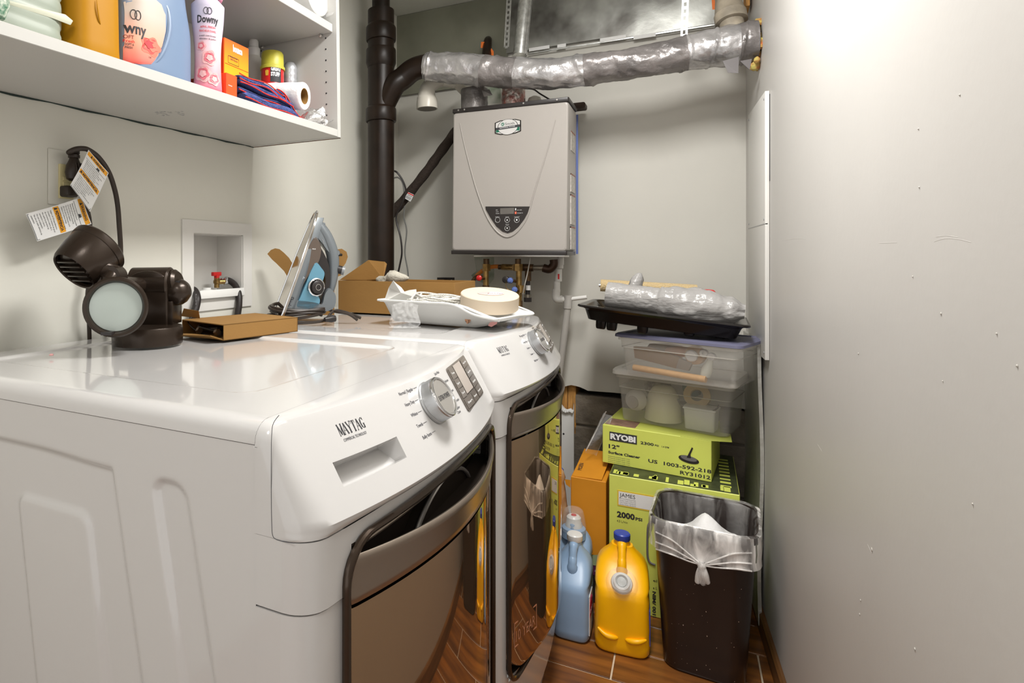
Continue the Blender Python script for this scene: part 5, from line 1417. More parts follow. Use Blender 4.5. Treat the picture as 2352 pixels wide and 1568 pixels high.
cm2 = cylmap(p.x, p.y, .0325, a0, zb_+zt2-.093, .0005)
mb = MB().grid(lin(-.006, .026, 10), [0, .040], lambda x, y: cm2(x, y, 0)); build('black_panel', mb, M_INK, R)
text('GREAT\nSTUFF', .015, lambda x, y, z: cm2(x+.010, y+.017, .0006+z), M_INKW, R, center=True, width=.029, bold=.0008)
build('shield_emblem', MB().prism([(-.020, .018), (-.012, .018), (-.011, .032), (-.016, .034), (-.021, .032)], lambda x, y: cm2(x, y, .0002), lambda x, y: cm2(x, y, .0006)), mat('amber_print', (.75, .45, .05), .4), R, smooth=0)
p = pbase(666, 160, -1.05); zb_ = sz(p.y)+.0005; zt2 = pX(664, 142, -1.05).z-zb_
R = thing('grey_bottle', 'silver grey bottle with ribbed side beside the spray foam can', 'bottle', (p.x, p.y, zb_))
build('body', MB().lathe([(.020, 0), (.021, .004)]+[(.021+.0008*math.sin(i*2.2), .01+(zt2-.03)*i/30) for i in range(31)]+[(.019, zt2-.012), (.014, zt2-.003), (.004, zt2)], 28, c=(p.x, p.y, zb_)), mat('silver_plastic', (.42, .43, .45), .3, metal=.4), R)

# folded blue towel with red piping
zs0 = sz(1.2)+.0005
R = thing('folded_towel', 'folded blue microfibre towel with red edging on the shelf', 'towel', (-.99, 1.2, zs0))
def tl(y0, y1, z0, z1, th, x0=-1.08, x1=-.912, drop=0, seed=0):
    N = 26
    def zc(y, x):
        t = (y-y0)/(y1-y0); return z0+(z1-z0)*t-drop*ss((t-.6)/.4)+.0025*math.sin(t*9+seed)+.0015*math.sin(x*60+seed)
    rings = []
    for x, e in ((x0, .5), (x0+.004, .9), (x0+.012, 1), ((x0+x1)/2, 1), (x1-.010, 1), (x1-.003, .85), (x1, .45)):
        xx = x+.004*math.sin(seed*2)
        up = [V((xx+.002*math.sin(y*50+seed), y, zc(y, x)+th*e*math.sqrt(max(.05, 1-abs(2*(y-y0)/(y1-y0)-1)**10)))) for y in lin(y0, y1, N)]
        dn = [V((xx, y, zc(y, x)-th*e*math.sqrt(max(.05, 1-abs(2*(y-y0)/(y1-y0)-1)**10)))) for y in lin(y0, y1, N)]
        rings.append(up+dn[::-1])
    b = build('fold', MB().loft(rings), M_TOWB, R, smooth=60)
    x = x1+.001
    loop = [V((x+.004*math.sin(seed*2)+.001, y, zc(y, x1)-th*.7)) for y in lin(y0, y1, 16)] if seed < 3 else [V((x+.004*math.sin(seed*2)+.0005, y, zc(y, x1)+th*.75)) for y in lin(y0, y1, 16)]+[V((x+.004*math.sin(seed*2)+.002, y, zc(y, x1)-th*.75)) for y in lin(y1, y0, 16)]
    build('red_edging', MB().tube(cr(loop, 2), .0014, 7), M_TOWR, b)
tl(1.085, 1.30, zs0+.012, zs0+.010, .0095, seed=1.1)
tl(1.07, 1.30, zs0+.027, zs0+.023, .0062, seed=2.3)
tl(1.068, 1.275, zs0+.040, zs0+.036, .0062, seed=.4, drop=.006)
tl(1.068, 1.245, zs0+.054, zs0+.054, .0075, seed=3.1, drop=.010)
mb = MB(); 
f = lambda s, t: V((-1.07+.155*t+.003*math.sin(s*8), 1.215+.135*s, zs0+.060-.058*ss(s*1.02)**.9*(1)+.002*math.sin(t*12+s*5)))
mb.grid(lin(0, 1, 20), lin(0, 1, 10), f); mb.grid(lin(0, 1, 20), lin(0, 1, 10), lambda s, t: f(s, t)-V((0, .004, .004)), flip=True)
for t in (0, 1): mb.grid(lin(0, 1, 20), [0, 1], lambda s, k, t=t: f(s, t)-V((0, .004, .004))*k, flip=(t == 0))
D_ = build('draped_end', mb, M_TOWB, R, smooth=60)
build('red_edging', MB().tube([f(s, 1)+V((.001, 0, 0)) for s in lin(0, .93, 16)], .0014, 7), M_TOWR, D_)
# paper towel roll
A = V((-.905, 1.322, pX(702, 222, -.905).z)); B = V((-1.095, 1.300, pX(702, 222, -.905).z+.016))
R = thing('paper_towel_roll', 'small paper towel roll lying on the shelf behind the blue towel', 'paper roll', (A+B)/2-V((0, 0, .036)))
L_ = (A-B).length
build('paper', MB().lathe([(.021, 0), (.0345, 0), (.0360, .002)]+[(.0360+.0004*math.sin(i*1.7), .004+(L_-.008)*i/16) for i in range(17)]+[(.0360, L_-.002), (.0345, L_), (.0212, L_)], 40, c=B, axis=A-B, cap=False), M_TISS, R)
build('core', MB().lathe([(.021, 0), (.021, L_-.0005), (.0195, L_-.0005), (.0195, L_-.04)], 30, c=B, axis=A-B, cap=False), M_CARD, R)
build('core_shadow_wall', MB().lathe([(.0205, L_-.05), (.0005, L_-.05)], 24, c=B, axis=A-B), M_CARDI, R)
# crumpled foil pouch
p = pX(728, 270, -.93); zf = sz(p.y)+.0005
R = thing('foil_pouch', 'crumpled silver foil pouch at the right end of the lower shelf', 'pouch', (p.x, p.y, zf))
mb = MB()
rings = []
for i, (y, w_, h_) in enumerate(((-.050, .004, .012), (-.040, .022, .030), (-.020, .036, .044), (0, .040, .052), (.018, .036, .046), (.030, .028, .028), (.036, .010, .010))):
    rings.append([V((p.x-.01+w_*math.cos(a)*(1+.25*nz(V((a*1.5, i*.9, 3)))), p.y+y, zf+.002+max(0, h_*(.5+.5*math.sin(a))*(1+.35*nz(V((a*2, i*1.1, 8))))))) for a in [2*math.pi*k/22 for k in range(22)]])
mb.loft(rings); build('foil', mb, M_FOILP, R, smooth=25)
build('end_seal', MB().box((p.x+.02, p.y+.012, zf+.012), (.03, .05, .003), R=Matrix.Rotation(.5, 3, 'X')), M_FOILP, R, bevel=.001)
# wrapped roll on the upper shelf
up = sz(1.42)+.305
R = thing('wrapped_paper_roll', 'plastic-wrapped white paper roll on the upper shelf at the right', 'paper roll', (-1.0, 1.40, up))
zr = up+.055+.014
build('roll', MB().lathe([(.02, 0), (.052, 0), (.055, .003), (.055, .15), (.052, .153), (.02, .153)], 40, c=(-1.08, 1.425, zr), axis=(1, .0, 0)), M_TISS, R)
build('wrap', MB().grid(range(36), lin(-.01, .175, 14), lambda k, x: V((-1.08+x, 1.425+(.0575+.003*nz(V((k*.6, x*60, 0))))*math.cos(2*math.pi*k/36), zr+(.0575+.003*nz(V((k*.6, x*60, 0))))*math.sin(2*math.pi*k/36))), cu=True), M_FILM2, R)
build('folded_wrap', MB().grid(lin(0, 1, 8), lin(0, 1, 8), lambda s, t: V((-1.06+.12*s, 1.36+.11*t, up+.002+.010*abs(math.sin(s*9+t*7))))), M_FILM, R)

# ================================================================ things on top of the machines
TZ = .9805
# ---- outdoor flood lamp
c = pZ(340, 788, TZ)
R = thing('flood_lamp', 'bronze twin-head security flood lamp standing on the washer', 'lamp', (c.x, c.y, TZ))
Rb = .0705
build('base', MB().lathe([(Rb, 0), (Rb+.0008, .004), (Rb+.0008, .034), (Rb-.001, .037), (.01, .0375)], 56, c=(c.x, c.y, TZ)), M_BRONZE, R)
# upright block with rounded top
w_ = pD(0, 0, 1)
bd = 1.20
def bl(u, v, d=0): return pD(u, v, bd+d)
cc = pZ(352, 780, TZ); ex, ey = RT.copy(), FW.copy()
BM = basis(V((cc.x, cc.y, TZ+.036)), RT, FW)
hh2 = .118; hw2 = .044; hd = .034
prof = []
for i in range(13):
    a = math.pi*i/12; prof.append((-hw2*math.cos(a)*-1 if False else hw2*math.cos(a), hh2-.030+.030*math.sin(a)**.7))
prof = [(hw2, 0)]+prof+[(-hw2, 0)]
mb = MB(BM).loft([[V((x*k, y, z)) for x, z in prof] for y, k in ((-hd, .93), (-hd+.005, 1), (hd-.005, 1), (hd, .93))])
BK = build('housing', mb, M_BRONZE, R, bevel=.0015)
mb = MB(BM).loft([[V((x, y, z)) for x, z in rrect(.020, .040, .008, 3)] for y in (-.02, .02)]); 
build('side_step', MB(BM).lohi((hw2-.004, -hd+.004, 0), (hw2+.010, hd-.004, .052)), M_BRONZE, R, bevel=.002)
build('top_cylinder', MB(BM).lathe([(.036, -.030), (.041, -.026), (.042, .026), (.036, .030)], 40, c=(.0, 0, hh2-.037), axis=(0, 1, 0)) if False else MB(BM).lathe([(.030, -.048), (.037, -.044), (.038, .038), (.034, .042)], 40, c=(.0, .0, hh2-.030), axis=(1, 0, 0)), M_BRONZE, R)
# motion sensor ball
sp = BM @ V((.055, -.004, .070))
build('sensor', MB().lathe([(.001, -.031), (.014, -.028), (.024, -.018), (.029, -.004), (.029, .006), (.024, .020), (.014, .028), (.001, .031)], 32, c=sp, axis=RT*.5-FW*.2+UP*.3), M_BRONZE, R)
build('sensor_collar', MB().lathe([(.020, 0), (.030, .006), (.030, .020), (.024, .026)], 30, c=BM @ V((.034, 0, .088)), axis=RT*.9+UP*.15-FW*.1), M_BRONZE, R)
build('sensor_window', MB().box(sp+UP*.018-FW*.014, (.024, .010, .018), R=BM.to_3x3()), M_BLKG, R, bevel=.002)
def head(c, ax, nm_label, lens=True):
    ax = V(ax).normalized()
    H = build('lamp_head', MB().lathe([(.041, -.056), (.042, -.062), (.0445, -.064), (.048, -.058), (.0535, -.030), (.0555, -.006), (.0555, -.004), (.0570, -.003), (.0575, .001), (.0575, .010), (.0545, .014), (.0505, .0145), (.048, .010), (.047, .004)], 56, c=c, axis=ax, cap=False), M_BRONZE, R)
    lab(H, nm_label)
    build('lens', MB().lathe([(.0478, .003), (.046, .0055), (.030, .0075), (.0005, .0085)], 48, c=c, axis=ax), M_LENS, H)
    q = ax.to_track_quat('Z', 'Y').to_matrix()
    build('back_cap', MB().lathe([(.0005, -.056), (.030, -.056), (.044, -.050)], 32, c=c, axis=ax), M_BRZD, H)
    for k in range(5):
        y = -.028+.012*k+.004; hw_ = .030 - abs(k-2)*.003
        build('cooling_fin', MB().box(c+q @ V((0, y, -.059)), (hw_*2.3, .0035, .010), R=q), M_BRONZE, H, bevel=.0006)
    return q
h1 = pD(267, 704, 1.135)
q1 = head(h1, (-FW*.80+RT*.30-UP*.02), 'lower lamp head with its frosted lens facing the room')
h2_ = pD(221, 575, 1.19)
q2 = head(h2_, (RT*.38+UP*.66+FW*.66), 'upper lamp head turned up and away, cooling fins showing')
# knuckle arms
a1 = BM @ V((-.030, .0, .085))
build('arm', MB().tube(cr([h1+(FW*.80-RT*.30)*.055, h1+(FW*.80-RT*.30)*.075+RT*.02, a1-RT*.01, a1+RT*.02], 5), [.020, .020, .019, .018, .017]+[.016]*11, 18), M_BRONZE, R)
kk = pD(258, 640, 1.17)
build('arm', MB().tube(cr([h2_-(RT*.38+UP*.66+FW*.66).normalized()*.045+RT*.02, kk+UP*.012, kk-UP*.01, a1+RT*.012], 5), [.024, .024, .023, .021, .019]+[.018]*11, 18), M_BRONZE, R)
build('knuckle', MB().tube([kk-FW*.018+UP*.004, kk+FW*.018+UP*.004], .023, 26), M_BRONZE, R)
build('screw_slot', MB().tube(cr([kk-FW*.0185+UP*.014, kk-FW*.0185+UP*.008+RT*.004, kk-FW*.0185+UP*.002, kk-FW*.0185-UP*.010], 4), .0016, 6), M_INK, R)
build('gasket_foot', MB().box(pD(248, 765, 1.12), (.02, .016, .006), R=BM.to_3x3()), M_BLK, R)

# ---- flat carton of mounting hardware
A = pZ(514, 783, TZ); B = pZ(619, 758, TZ); C_ = pZ(418, 768, TZ)
x_ = (C_-A); x_.z = 0; wL = x_.length; y_ = (B-A); y_.z = 0; y_ = y_-x_.normalized()*y_.dot(x_.normalized()); dL = .215
CM = basis(V((A.x, A.y, TZ)), x_, y_)   # local x runs along the open end, y goes deep
if CM.to_3x3().determinant() < 0: pass
sgn = 1 if (x_.cross(y_)).z > 0 else -1
R = thing('hardware_carton', 'small flat cardboard carton lying open at its end, on the washer behind the lamp', 'box', (A.x, A.y, TZ))
T_ = .036
def cb(nm, a, b, m=M_CARD):
    a = V(a); b = V(b); a.z *= sgn; b.z *= sgn
    return build(nm, MB(CM).lohi(a, b), m, R, bevel=.0006, seg=1)
cb('bottom_panel', (0, 0, .0005), (wL, dL, .003)); cb('top_panel', (0, 0, T_-.0025), (wL, dL, T_))
cb('side_panel', (0, 0, .0005), (.0025, dL, T_)); cb('side_panel', (wL-.0025, 0, .0005), (wL, dL, T_)); cb('end_panel', (0, dL-.003, .0005), (wL, dL, T_))
q = [V((.004, 0, .002)), V((wL-.004, 0, .002)), V((wL-.004, -.03, .001)), V((.012, -.026, .012))]
mbf = MB(CM); q = [V((p.x, p.y, p.z*sgn)) for p in q]; up_ = V((0, 0, .002*sgn)); mbf.add(q+[p+up_ for p in q], [(0, 1, 2, 3), (7, 6, 5, 4), (0, 4, 5, 1), (1, 5, 6, 2), (2, 6, 7, 3), (3, 7, 4, 0)])
build('bottom_flap', mbf, M_CARD, R, smooth=0)
fl = [pD(416, 726, 1.44), pD(422, 708, 1.43), pD(456, 714, 1.43), pD(459, 731, 1.44)]
mbf = MB(); mbf.add(fl+[p+FW*.002 for p in fl], [(0, 1, 2, 3), (7, 6, 5, 4), (0, 4, 5, 1), (1, 5, 6, 2), (2, 6, 7, 3), (3, 7, 4, 0)]); build('tuck_flap', mbf, M_CARD, R, smooth=0)
# hardware inside
R = thing('mounting_bracket', 'dark metal bracket and bolts inside the small open carton', 'bracket', CM @ V((wL*.5, .02, .004*sgn)))
for i, (a, b, r) in enumerate((((.03, .01, .012), (.13, .05, .016), .004), ((.02, .03, .010), (.12, .015, .020), .0035), ((.05, .02, .022), (.15, .03, .012), .003))):
    build('bar', MB(CM).tube([V((a[0], a[1], a[2]*sgn)), V((b[0], b[1], b[2]*sgn))], r, 8), mat('dark_steel', (.07, .065, .06), .3, metal=.8), R)
for (x, y, z) in ((.035, .006, .016), (.11, .008, .014), (.125, .02, .018)):
    build('bolt_head', MB(CM).lathe([(.007, -.006), (.0075, 0), (.006, .006)], 6, c=(x, y, z*sgn), axis=(1, 0, .2)), M_BRSD, R)
o = build('thin_cable', MB().tube(cr([pD(440, 728, 1.435), pD(432, 738, 1.425), pD(442, 752, 1.405), pD(462, 764, 1.39), pD(485, 772, 1.375)], 6), .0016, 8), mat('dark_steel', (.07, .065, .06))); tag(o, 'thin dark cable curling out of the small open carton', 'cable')

# ---- steam iron standing on its heel
IB = pZ(690, 738, TZ)
px = 1.68/F_PX
al = math.radians(21)
ix = RT*math.cos(al)+FW*math.sin(al); iy = -RT*math.sin(al)+FW*math.cos(al)
u0_, v0q = 628, 738
IM = Matrix((ix, iy, UP)).transposed().to_4x4(); org = pD(628, 738, 1.68); org.z = TZ
IM.translation = org+iy*.0
R = thing('steam_iron', 'grey and ice blue steam iron standing upright with its cord wrapped round the heel', 'iron', (IB.x, IB.y, TZ))
def iu(u, v): return ((u-628)*px/math.cos(al)*.97, (738-v)*px)
def crop5(x, y): return iu(560+x/3.36, 440+y/3.36)
def ip(x, y, z): return V((x, y, z))
# soleplate: curved plate, sheared with the lean
def halfw(z):
    t = max(0, min(1, z/.315)); return .053*(1-t**2.6)**.62+.0008
sb0, sb1 = crop5(300, 860), crop5(548, 175)
def solex(z): return sb0[0]+(sb1[0]-sb0[0])*(z-sb0[1])/(sb1[1]-sb0[1])
rings = []
for z in lin(.012, .312, 30):
    h_ = halfw(z-.0); x = solex(z)
    rings.append([V((x-.004, -h_, z)), V((x-.0045, 0, z)), V((x-.004, h_, z)), V((x+.0035, h_+.001, z)), V((x+.0035, -h_-.001, z))])
build('soleplate', MB(IM).loft(rings), M_SOLE, R, smooth=50)
rim = [V((solex(z)-.004, -halfw(z)-.001, z)) for z in lin(.006, .314, 30)]+[V((solex(z)-.004, halfw(z)+.001, z)) for z in lin(.312, .006, 30)]
build('soleplate_rim', MB(IM).tube(rim, .0024, 8), M_CHROME, R)
build('tip_bead', MB(IM).lathe([(.001, -.004), (.004, -.001), (.004, .002), (.001, .005)], 12, c=(solex(.316)-.001, 0, .314), axis=(0, 0, 1)), M_CHROME, R)
# skirt of the body
def skirt(z):
    x = solex(z)+.004; d = .022*(1-.40*z/.3)+.006; h_ = max(.004, halfw(z)*.86)
    return [V((x, -h_, z)), V((x+d*.5, -h_*1.0, z)), V((x+d, -h_*.84, z)), V((x+d*1.15, -h_*.4, z)), V((x+d*1.15, h_*.4, z)), V((x+d, h_*.84, z)), V((x+d*.5, h_, z)), V((x, h_, z))]
build('body_shell', MB(IM).loft([skirt(z) for z in lin(.012, .298, 26)]), M_GREYB, R, smooth=50)
# handle loop
hpts = [crop5(a, b) for a, b in ((560, 215), (600, 262), (645, 330), (675, 400), (698, 475), (706, 560), (702, 650), (690, 740), (668, 830), (640, 900))]
hp3 = cr([V((x-.006, 0, z)) for x, z in hpts], 5)
hr = [.010+.012*math.sin(math.pi*min(1, i/len(hp3)*1.1+.12))**.6 for i in range(len(hp3))]
build('handle', MB(IM).tube(hp3, hr, 22, sy=.85, up=(1, 0, 0)), M_GREYB, R, smooth=60)
# bridge from front to handle and heel
def infl(poly, th, m, nm, root=R, taper=.75, y0=0, steps=((0, .80), (.12, .93), (.3, 1), (.7, 1), (.88, .93), (1, .80))):
    cx = sum(p[0] for p in poly)/len(poly); cz = sum(p[1] for p in poly)/len(poly)
    poly = [(p.x, p.y) for p in cr([V((a, b, 0)) for a, b in poly], 4, closed=True)]
    rings = [[V((cx+(x-cx)*(1-(1-k)*.35), y0-th+2*th*t, cz+(z-cz)*(1-(1-k)*.35))) for x, z in poly] for t, k in steps]
    return build(nm, MB(IM).loft(rings), m, root, smooth=45)
infl([crop5(*p) for p in ((550, 215), (600, 240), (640, 300), (690, 400), (705, 470), (650, 470), (585, 385), (540, 335), (525, 300))], .017, M_GREYB, 'front_bridge')
infl([crop5(*p) for p in ((350, 830), (520, 850), (575, 865), (600, 780), (640, 740), (690, 800), (668, 905), (560, 925), (345, 905))], .040, M_GREYB, 'heel_base')
infl([crop5(*p) for p in ((520, 335), (575, 400), (560, 520), (500, 600), (430, 720), (375, 870), (345, 870), (385, 700), (425, 600), (440, 490))], .036, M_SMOKE, 'water_window')
infl([crop5(*p) for p in ((545, 365), (585, 430), (630, 520), (652, 620), (650, 720), (620, 830), (575, 890), (590, 800), (615, 700), (600, 620), (560, 570), (528, 500), (530, 420))], .0225, M_BLK, 'handle_grip')
infl([crop5(*p) for p in ((530, 530), (570, 570), (598, 620), (575, 700), (545, 790), (560, 850), (520, 905), (375, 890), (405, 800), (450, 690), (490, 590))], .040, M_IBLUE, 'water_tank')
def iz(a, b, y): x, z = crop5(a, b); return IM @ V((x, y, z))
nside = -iy
DL = build('dial', MB().lathe([(.024, 0), (.0245, .004), (.022, .009), (.0195, .0095), (.019, .014), (.016, .016), (.0005, .0165)], 40, c=iz(525, 730, -.038), axis=nside+ix*.25), M_BLK, R)
build('dial_ring', MB().lathe([(.0245, .001), (.0265, .003), (.0262, .006), (.0235, .0075)], 40, c=iz(525, 730, -.038), axis=nside+ix*.25), M_CHROME, DL)
build('dial_logo_ring', MB().lathe([(.0075, .0164), (.0078, .0172), (.0088, .0172), (.009, .0164)], 24, c=iz(525, 730, -.038), axis=nside+ix*.25, cap=False), M_STEEL, DL)
for k in range(14):
    a = math.radians(95+170*k/13); ax = (nside+ix*.25).normalized(); q = ax.to_track_quat('Z', 'Y').to_matrix()
    build('dial_rib', MB().box(iz(525, 730, -.038)+q @ V((.0205*math.cos(a), .0205*math.sin(a), .0105)), (.0012, .0035, .006), R=q @ Matrix.Rotation(a-math.pi/2, 3, 'Z')), M_BLKG, DL, smooth=0)
build('steam_lever', MB().lathe([(.007, -.012), (.009, -.008), (.009, .008), (.007, .012)], 18, c=iz(712, 465, -.004), axis=iy), M_GREYB, R)
build('steam_switch', MB().box(iz(728, 480, -.006), (.022, .012, .008), R=Matrix((ix, iy, UP)).transposed()), M_BLKG, R, bevel=.003)
K2 = build('steam_dial', MB().tube([iz(705, 590, -.004), iz(755, 605, -.010)], [.0115, .0125], 26), M_BLK, R)
build('steam_dial_cap', MB().tube([iz(750, 604, -.010), iz(770, 610, -.012)], [.0128, .0128], 26), mat('grey_knob', (.22, .23, .24), .35), K2)
build('spray_nozzle', MB().lathe([(.004, 0), (.005, .004), (.003, .009)], 14, c=iz(602, 240, 0), axis=ix+UP*.4), M_GREYB, R)
build('slot_mark', MB().box(iz(598, 378, -.0178), (.0012, .001, .016), R=Matrix((ix, iy, UP)).transposed() @ Matrix.Rotation(-.35, 3, 'Y')), M_GREY, R)
dd = (V(iz(548, 175, 0))-V(iz(300, 860, 0))).normalized(); tdir = -dd
text('Shark', .020, flat(iz(322, 790, -.0505), tdir, tdir.cross(nside)*-1), M_INK, R, width=.030, bold=.0004)
text('Professional | 1600watts', .008, flat(iz(428, 650, -.0385), tdir, tdir.cross(nside)*-1), M_INKW, R, width=.072)
text('MAX', .005, flat(iz(500, 440, -.0375), ix, UP), M_INKW, R, width=.010)
# cord wrapped round the heel
cpath = []
hc = IM @ V((.072, 0, 0))
for i in range(120):
    a = 2*math.pi*i/24+.4; k = i/119
    r1, r2 = .082+.008*math.sin(i*.37), .058+.006*math.cos(i*.53)
    cpath.append(hc+ix*(r1*math.cos(a))+iy*(r2*math.sin(a))+UP*(.010+.036*abs(math.sin(k*7))+.006*math.sin(a*1.0)))
cpath += [hc+ix*.09-iy*.05+UP*.03, hc+ix*.125-iy*.075+UP*.024, hc+ix*.150-iy*.085+UP*.006]
o = build('cord', MB().tube(cr(cpath, 3), .0042, 8), M_CORD, R)
lp = cr([hc-ix*.07-iy*.04+UP*.02, hc-ix*.10-iy*.045+UP*.018, hc-ix*.105-iy*.05+UP*.008, hc-ix*.08-iy*.06+UP*.006, hc-ix*.02-iy*.085+UP*.006, hc+ix*.05-iy*.08+UP*.008, hc+ix*.09-iy*.05+UP*.03, hc+ix*.12-iy*.06+UP*.028, hc+ix*.165-iy*.07+UP*.010], 6)
build('cord_loop', MB().tube(lp, .0042, 8), M_CORD, R)
build('plug', MB().tube([hc+ix*.052-iy*.092+UP*.012, hc+ix*.074-iy*.086+UP*.013, hc+ix*.084-iy*.084+UP*.013], [.006, .0105, .009], 12), M_BLK, R)

# ---- cardboard insert behind the iron and the open carton
R = thing('cardboard_insert', 'round-eared cardboard packing insert standing behind the iron', 'cardboard', pD(700, 722, 1.86))
def earpoly(pix, d0, nm):
    mb = MB().prism(pix, lambda u, v: pD(u, v, d0+.07), lambda u, v: pD(u, v, d0+.073)); return build(nm, mb, M_CARD, R, smooth=0)
ear = [(614, 583), (622, 574), (632, 570), (642, 572), (652, 580), (664, 592), (692, 640), (692, 724), (684, 724), (676, 660), (652, 622), (634, 604), (625, 596)]
earpoly(ear, 1.80, 'ear')
earpoly([(772, 573), (785, 571), (796, 578), (799, 590), (794, 604), (786, 616), (784, 632), (760, 640), (760, 590)], 1.80, 'ear')
mb = MB().lohi((0, 0, 0), (0, 0, 0)) if False else MB().prism([(676, 640), (768, 640), (768, 723), (676, 724)], lambda u, v: pD(u, v, 1.88), lambda u, v: pD(u, v, 1.883)); build('panel', mb, M_CARD, R, smooth=0)
A = pZ(777, 716, TZ); x1_ = -.625
bY = A.y; BHt = .105
R = thing('open_carton', 'open brown cardboard carton with raised flap on the dryer, behind the paint tray', 'box', (A.x, bY, TZ))
bw = x1_-A.x; bdp = .20
def ob(nm, a, b, m=M_CARD): return build(nm, MB().lohi(V((A.x, bY, TZ+.0005))+V(a), V((A.x, bY, TZ+.0005))+V(b)), m, R, bevel=.0006, seg=1)
ob('front_panel', (0, 0, 0), (bw, .003, BHt)); ob('back_panel', (0, bdp-.003, 0), (bw, bdp, BHt)); ob('side_panel', (0, .003, 0), (.003, bdp-.003, BHt)); ob('side_panel', (bw-.003, .003, 0), (bw, bdp-.003, BHt)); ob('bottom_panel', (.003, .003, 0), (bw-.003, bdp-.003, .003), M_CARDI)
fp = [V((A.x+.003, bY+.02, TZ+BHt)), V((A.x+.003, bY+bdp-.004, TZ+BHt))]
fq = [pY(779, 643, bY+.01), pY(846, 597, bY+.10), pY(883, 601, bY+.19), pY(888, 606, bY+.195), pY(880, 641, bY+.17)]
mbf = MB(); mbf.add(fq+[p+V((.0, .003, 0)) for p in fq], [(0, 1, 2, 3, 4), (9, 8, 7, 6, 5)]+[(i, (i+1) % 5, 5+(i+1) % 5, 5+i) for i in range(5)]); build('raised_flap', mbf, M_CARD, R, smooth=0)
# rag in the carton
p = pY(898, 636, bY+.09)
R = thing('rag', 'crumpled grey-beige work glove or rag sticking out of the open carton', 'rag', p-V((0, 0, .05)))
mb = MB(); rings = []
for i, (dx, r) in enumerate(((-.055, .006), (-.045, .012), (-.02, .014), (-.005, .020), (.012, .022), (.035, .016), (.055, .010), (.066, .004))):
    cxx = p+V((dx, .0, -.012-.10*dx*.5+(.012 if dx > -.01 else 0)))
    rings.append([cxx+V((.004*nz(V((k, i, 0))), r*math.cos(2*math.pi*k/16)*(1+.3*nz(V((k*.7, i*.8, 2)))), r*math.sin(2*math.pi*k/16)*(1+.35*nz(V((k*.7, i*.8, 5)))))) for k in range(16)])
build('cloth', MB().loft(rings), M_RAG, R, smooth=50)

# ---- white paint tray
TYF = 1.50
TM = Matrix.Identity(4)
tA = pZ(893, 738, TZ+.003); tB = pZ(1078, 753, TZ+.003); dx_ = (tB-tA).normalized()
TM = basis(V((tA.x, tA.y, TZ+.002)), dx_, V((-dx_.y, dx_.x, 0)))
LT, DT, HT = (tB-tA).length, .175, .062
R = thing('paint_tray', 'white plastic paint roller tray with red paint smear on the dryer', 'tray', tA)
xsT = [-.012, .0, .015]+lin(.04, LT-.02, 8)+[LT, LT+.03, LT+.06, LT+.085]
def tfloor(x): return .0 if x <= LT else .024*ss((x-LT)/.085)
def trim_(x): return HT-.030*ss((x-LT*.85)/.13)
def traycs(x):
    f = tfloor(max(0, x)); r = trim_(x); wL_ = .022*(1-ss((x-LT)/.09)); 
    if x < 0: f = r*.5
    pts = [(-.024, r-.003), (-.022, r), (-.008, r), (-.004+wL_*.2, r-.008), (wL_, f+.008), (wL_+.008, f+.001), (.05, f), (DT-.05, f), (DT-wL_-.008, f+.001), (DT-wL_, f+.008), (DT+.004, r-.008), (DT+.008, r), (DT+.02, r), (DT+.022, r-.003)]
    return [V((x, y, z)) for y, z in pts]
mb = MB(TM); n0 = 14
mb.grid(range(len(xsT)), range(n0), lambda i, j: traycs(xsT[i])[j])
for i_, xo in ((0, -.020), (len(xsT)-1, .010)):
    mb.grid([0, 1], range(n0), lambda k, j, i_=i_, xo=xo: (traycs(xsT[i_])[j] if k == 0 else V((xsT[i_]+xo*.6, min(max(traycs(xsT[i_])[j].y, -.022), DT+.02), trim_(xsT[i_])))))
o = build('tray', mb, M_WPL, R, smooth=50)
sm = o.modifiers.new('thickness', 'SOLIDIFY'); sm.thickness = .0022
rimp = [V((-.022, -.022, HT)), V((LT*.5, -.024, HT)), V((LT*.85, -.024, HT-.001)), V((LT+.02, -.024, HT-.022)), V((LT+.065, -.024, HT-.030)), V((LT+.088, -.018, HT-.031)), V((LT+.092, DT*.5, HT-.031)), V((LT+.088, DT+.018, HT-.031)), V((LT*.8, DT+.022, HT)), V((-.018, DT+.02, HT)), V((-.024, DT*.5, HT))]
build('rolled_rim', MB(TM).tube(cr(rimp+[rimp[0]], 6), .003, 10), M_WPL, R)
p = pD(1075, 731, 1.52)
def traywall(u, v):
    r = ray(u, v); n = TM.to_3x3() @ V((0, -1, .35)).normalized(); o_ = TM @ V((0, .012, .01)); t = (o_-CAMP).dot(n)/r.dot(n); return CAMP+r*t+n*.002
mb = MB().prism([(1068, 724), (1074, 720), (1079, 724), (1083, 733), (1080, 741), (1074, 744), (1069, 737)], lambda u, v: traywall(u, v), lambda u, v: traywall(u, v)+V((0, -.0008, 0))); build('rust_stain', mb, mat('rust_stain', (.42, .22, .13), .7, bump=.5, var=.5, vscale=200), R, smooth=0)
mb = MB().prism([(1122, 748), (1126, 741), (1136, 738), (1146, 733), (1142, 744), (1130, 751)], lambda u, v: traywall(u, v)+V((0.0, -.001, 0)), lambda u, v: traywall(u, v)+V((0, -.002, 0))); build('red_smear', mb, mat('red_smear', (.78, .38, .36), .6), R, smooth=0)
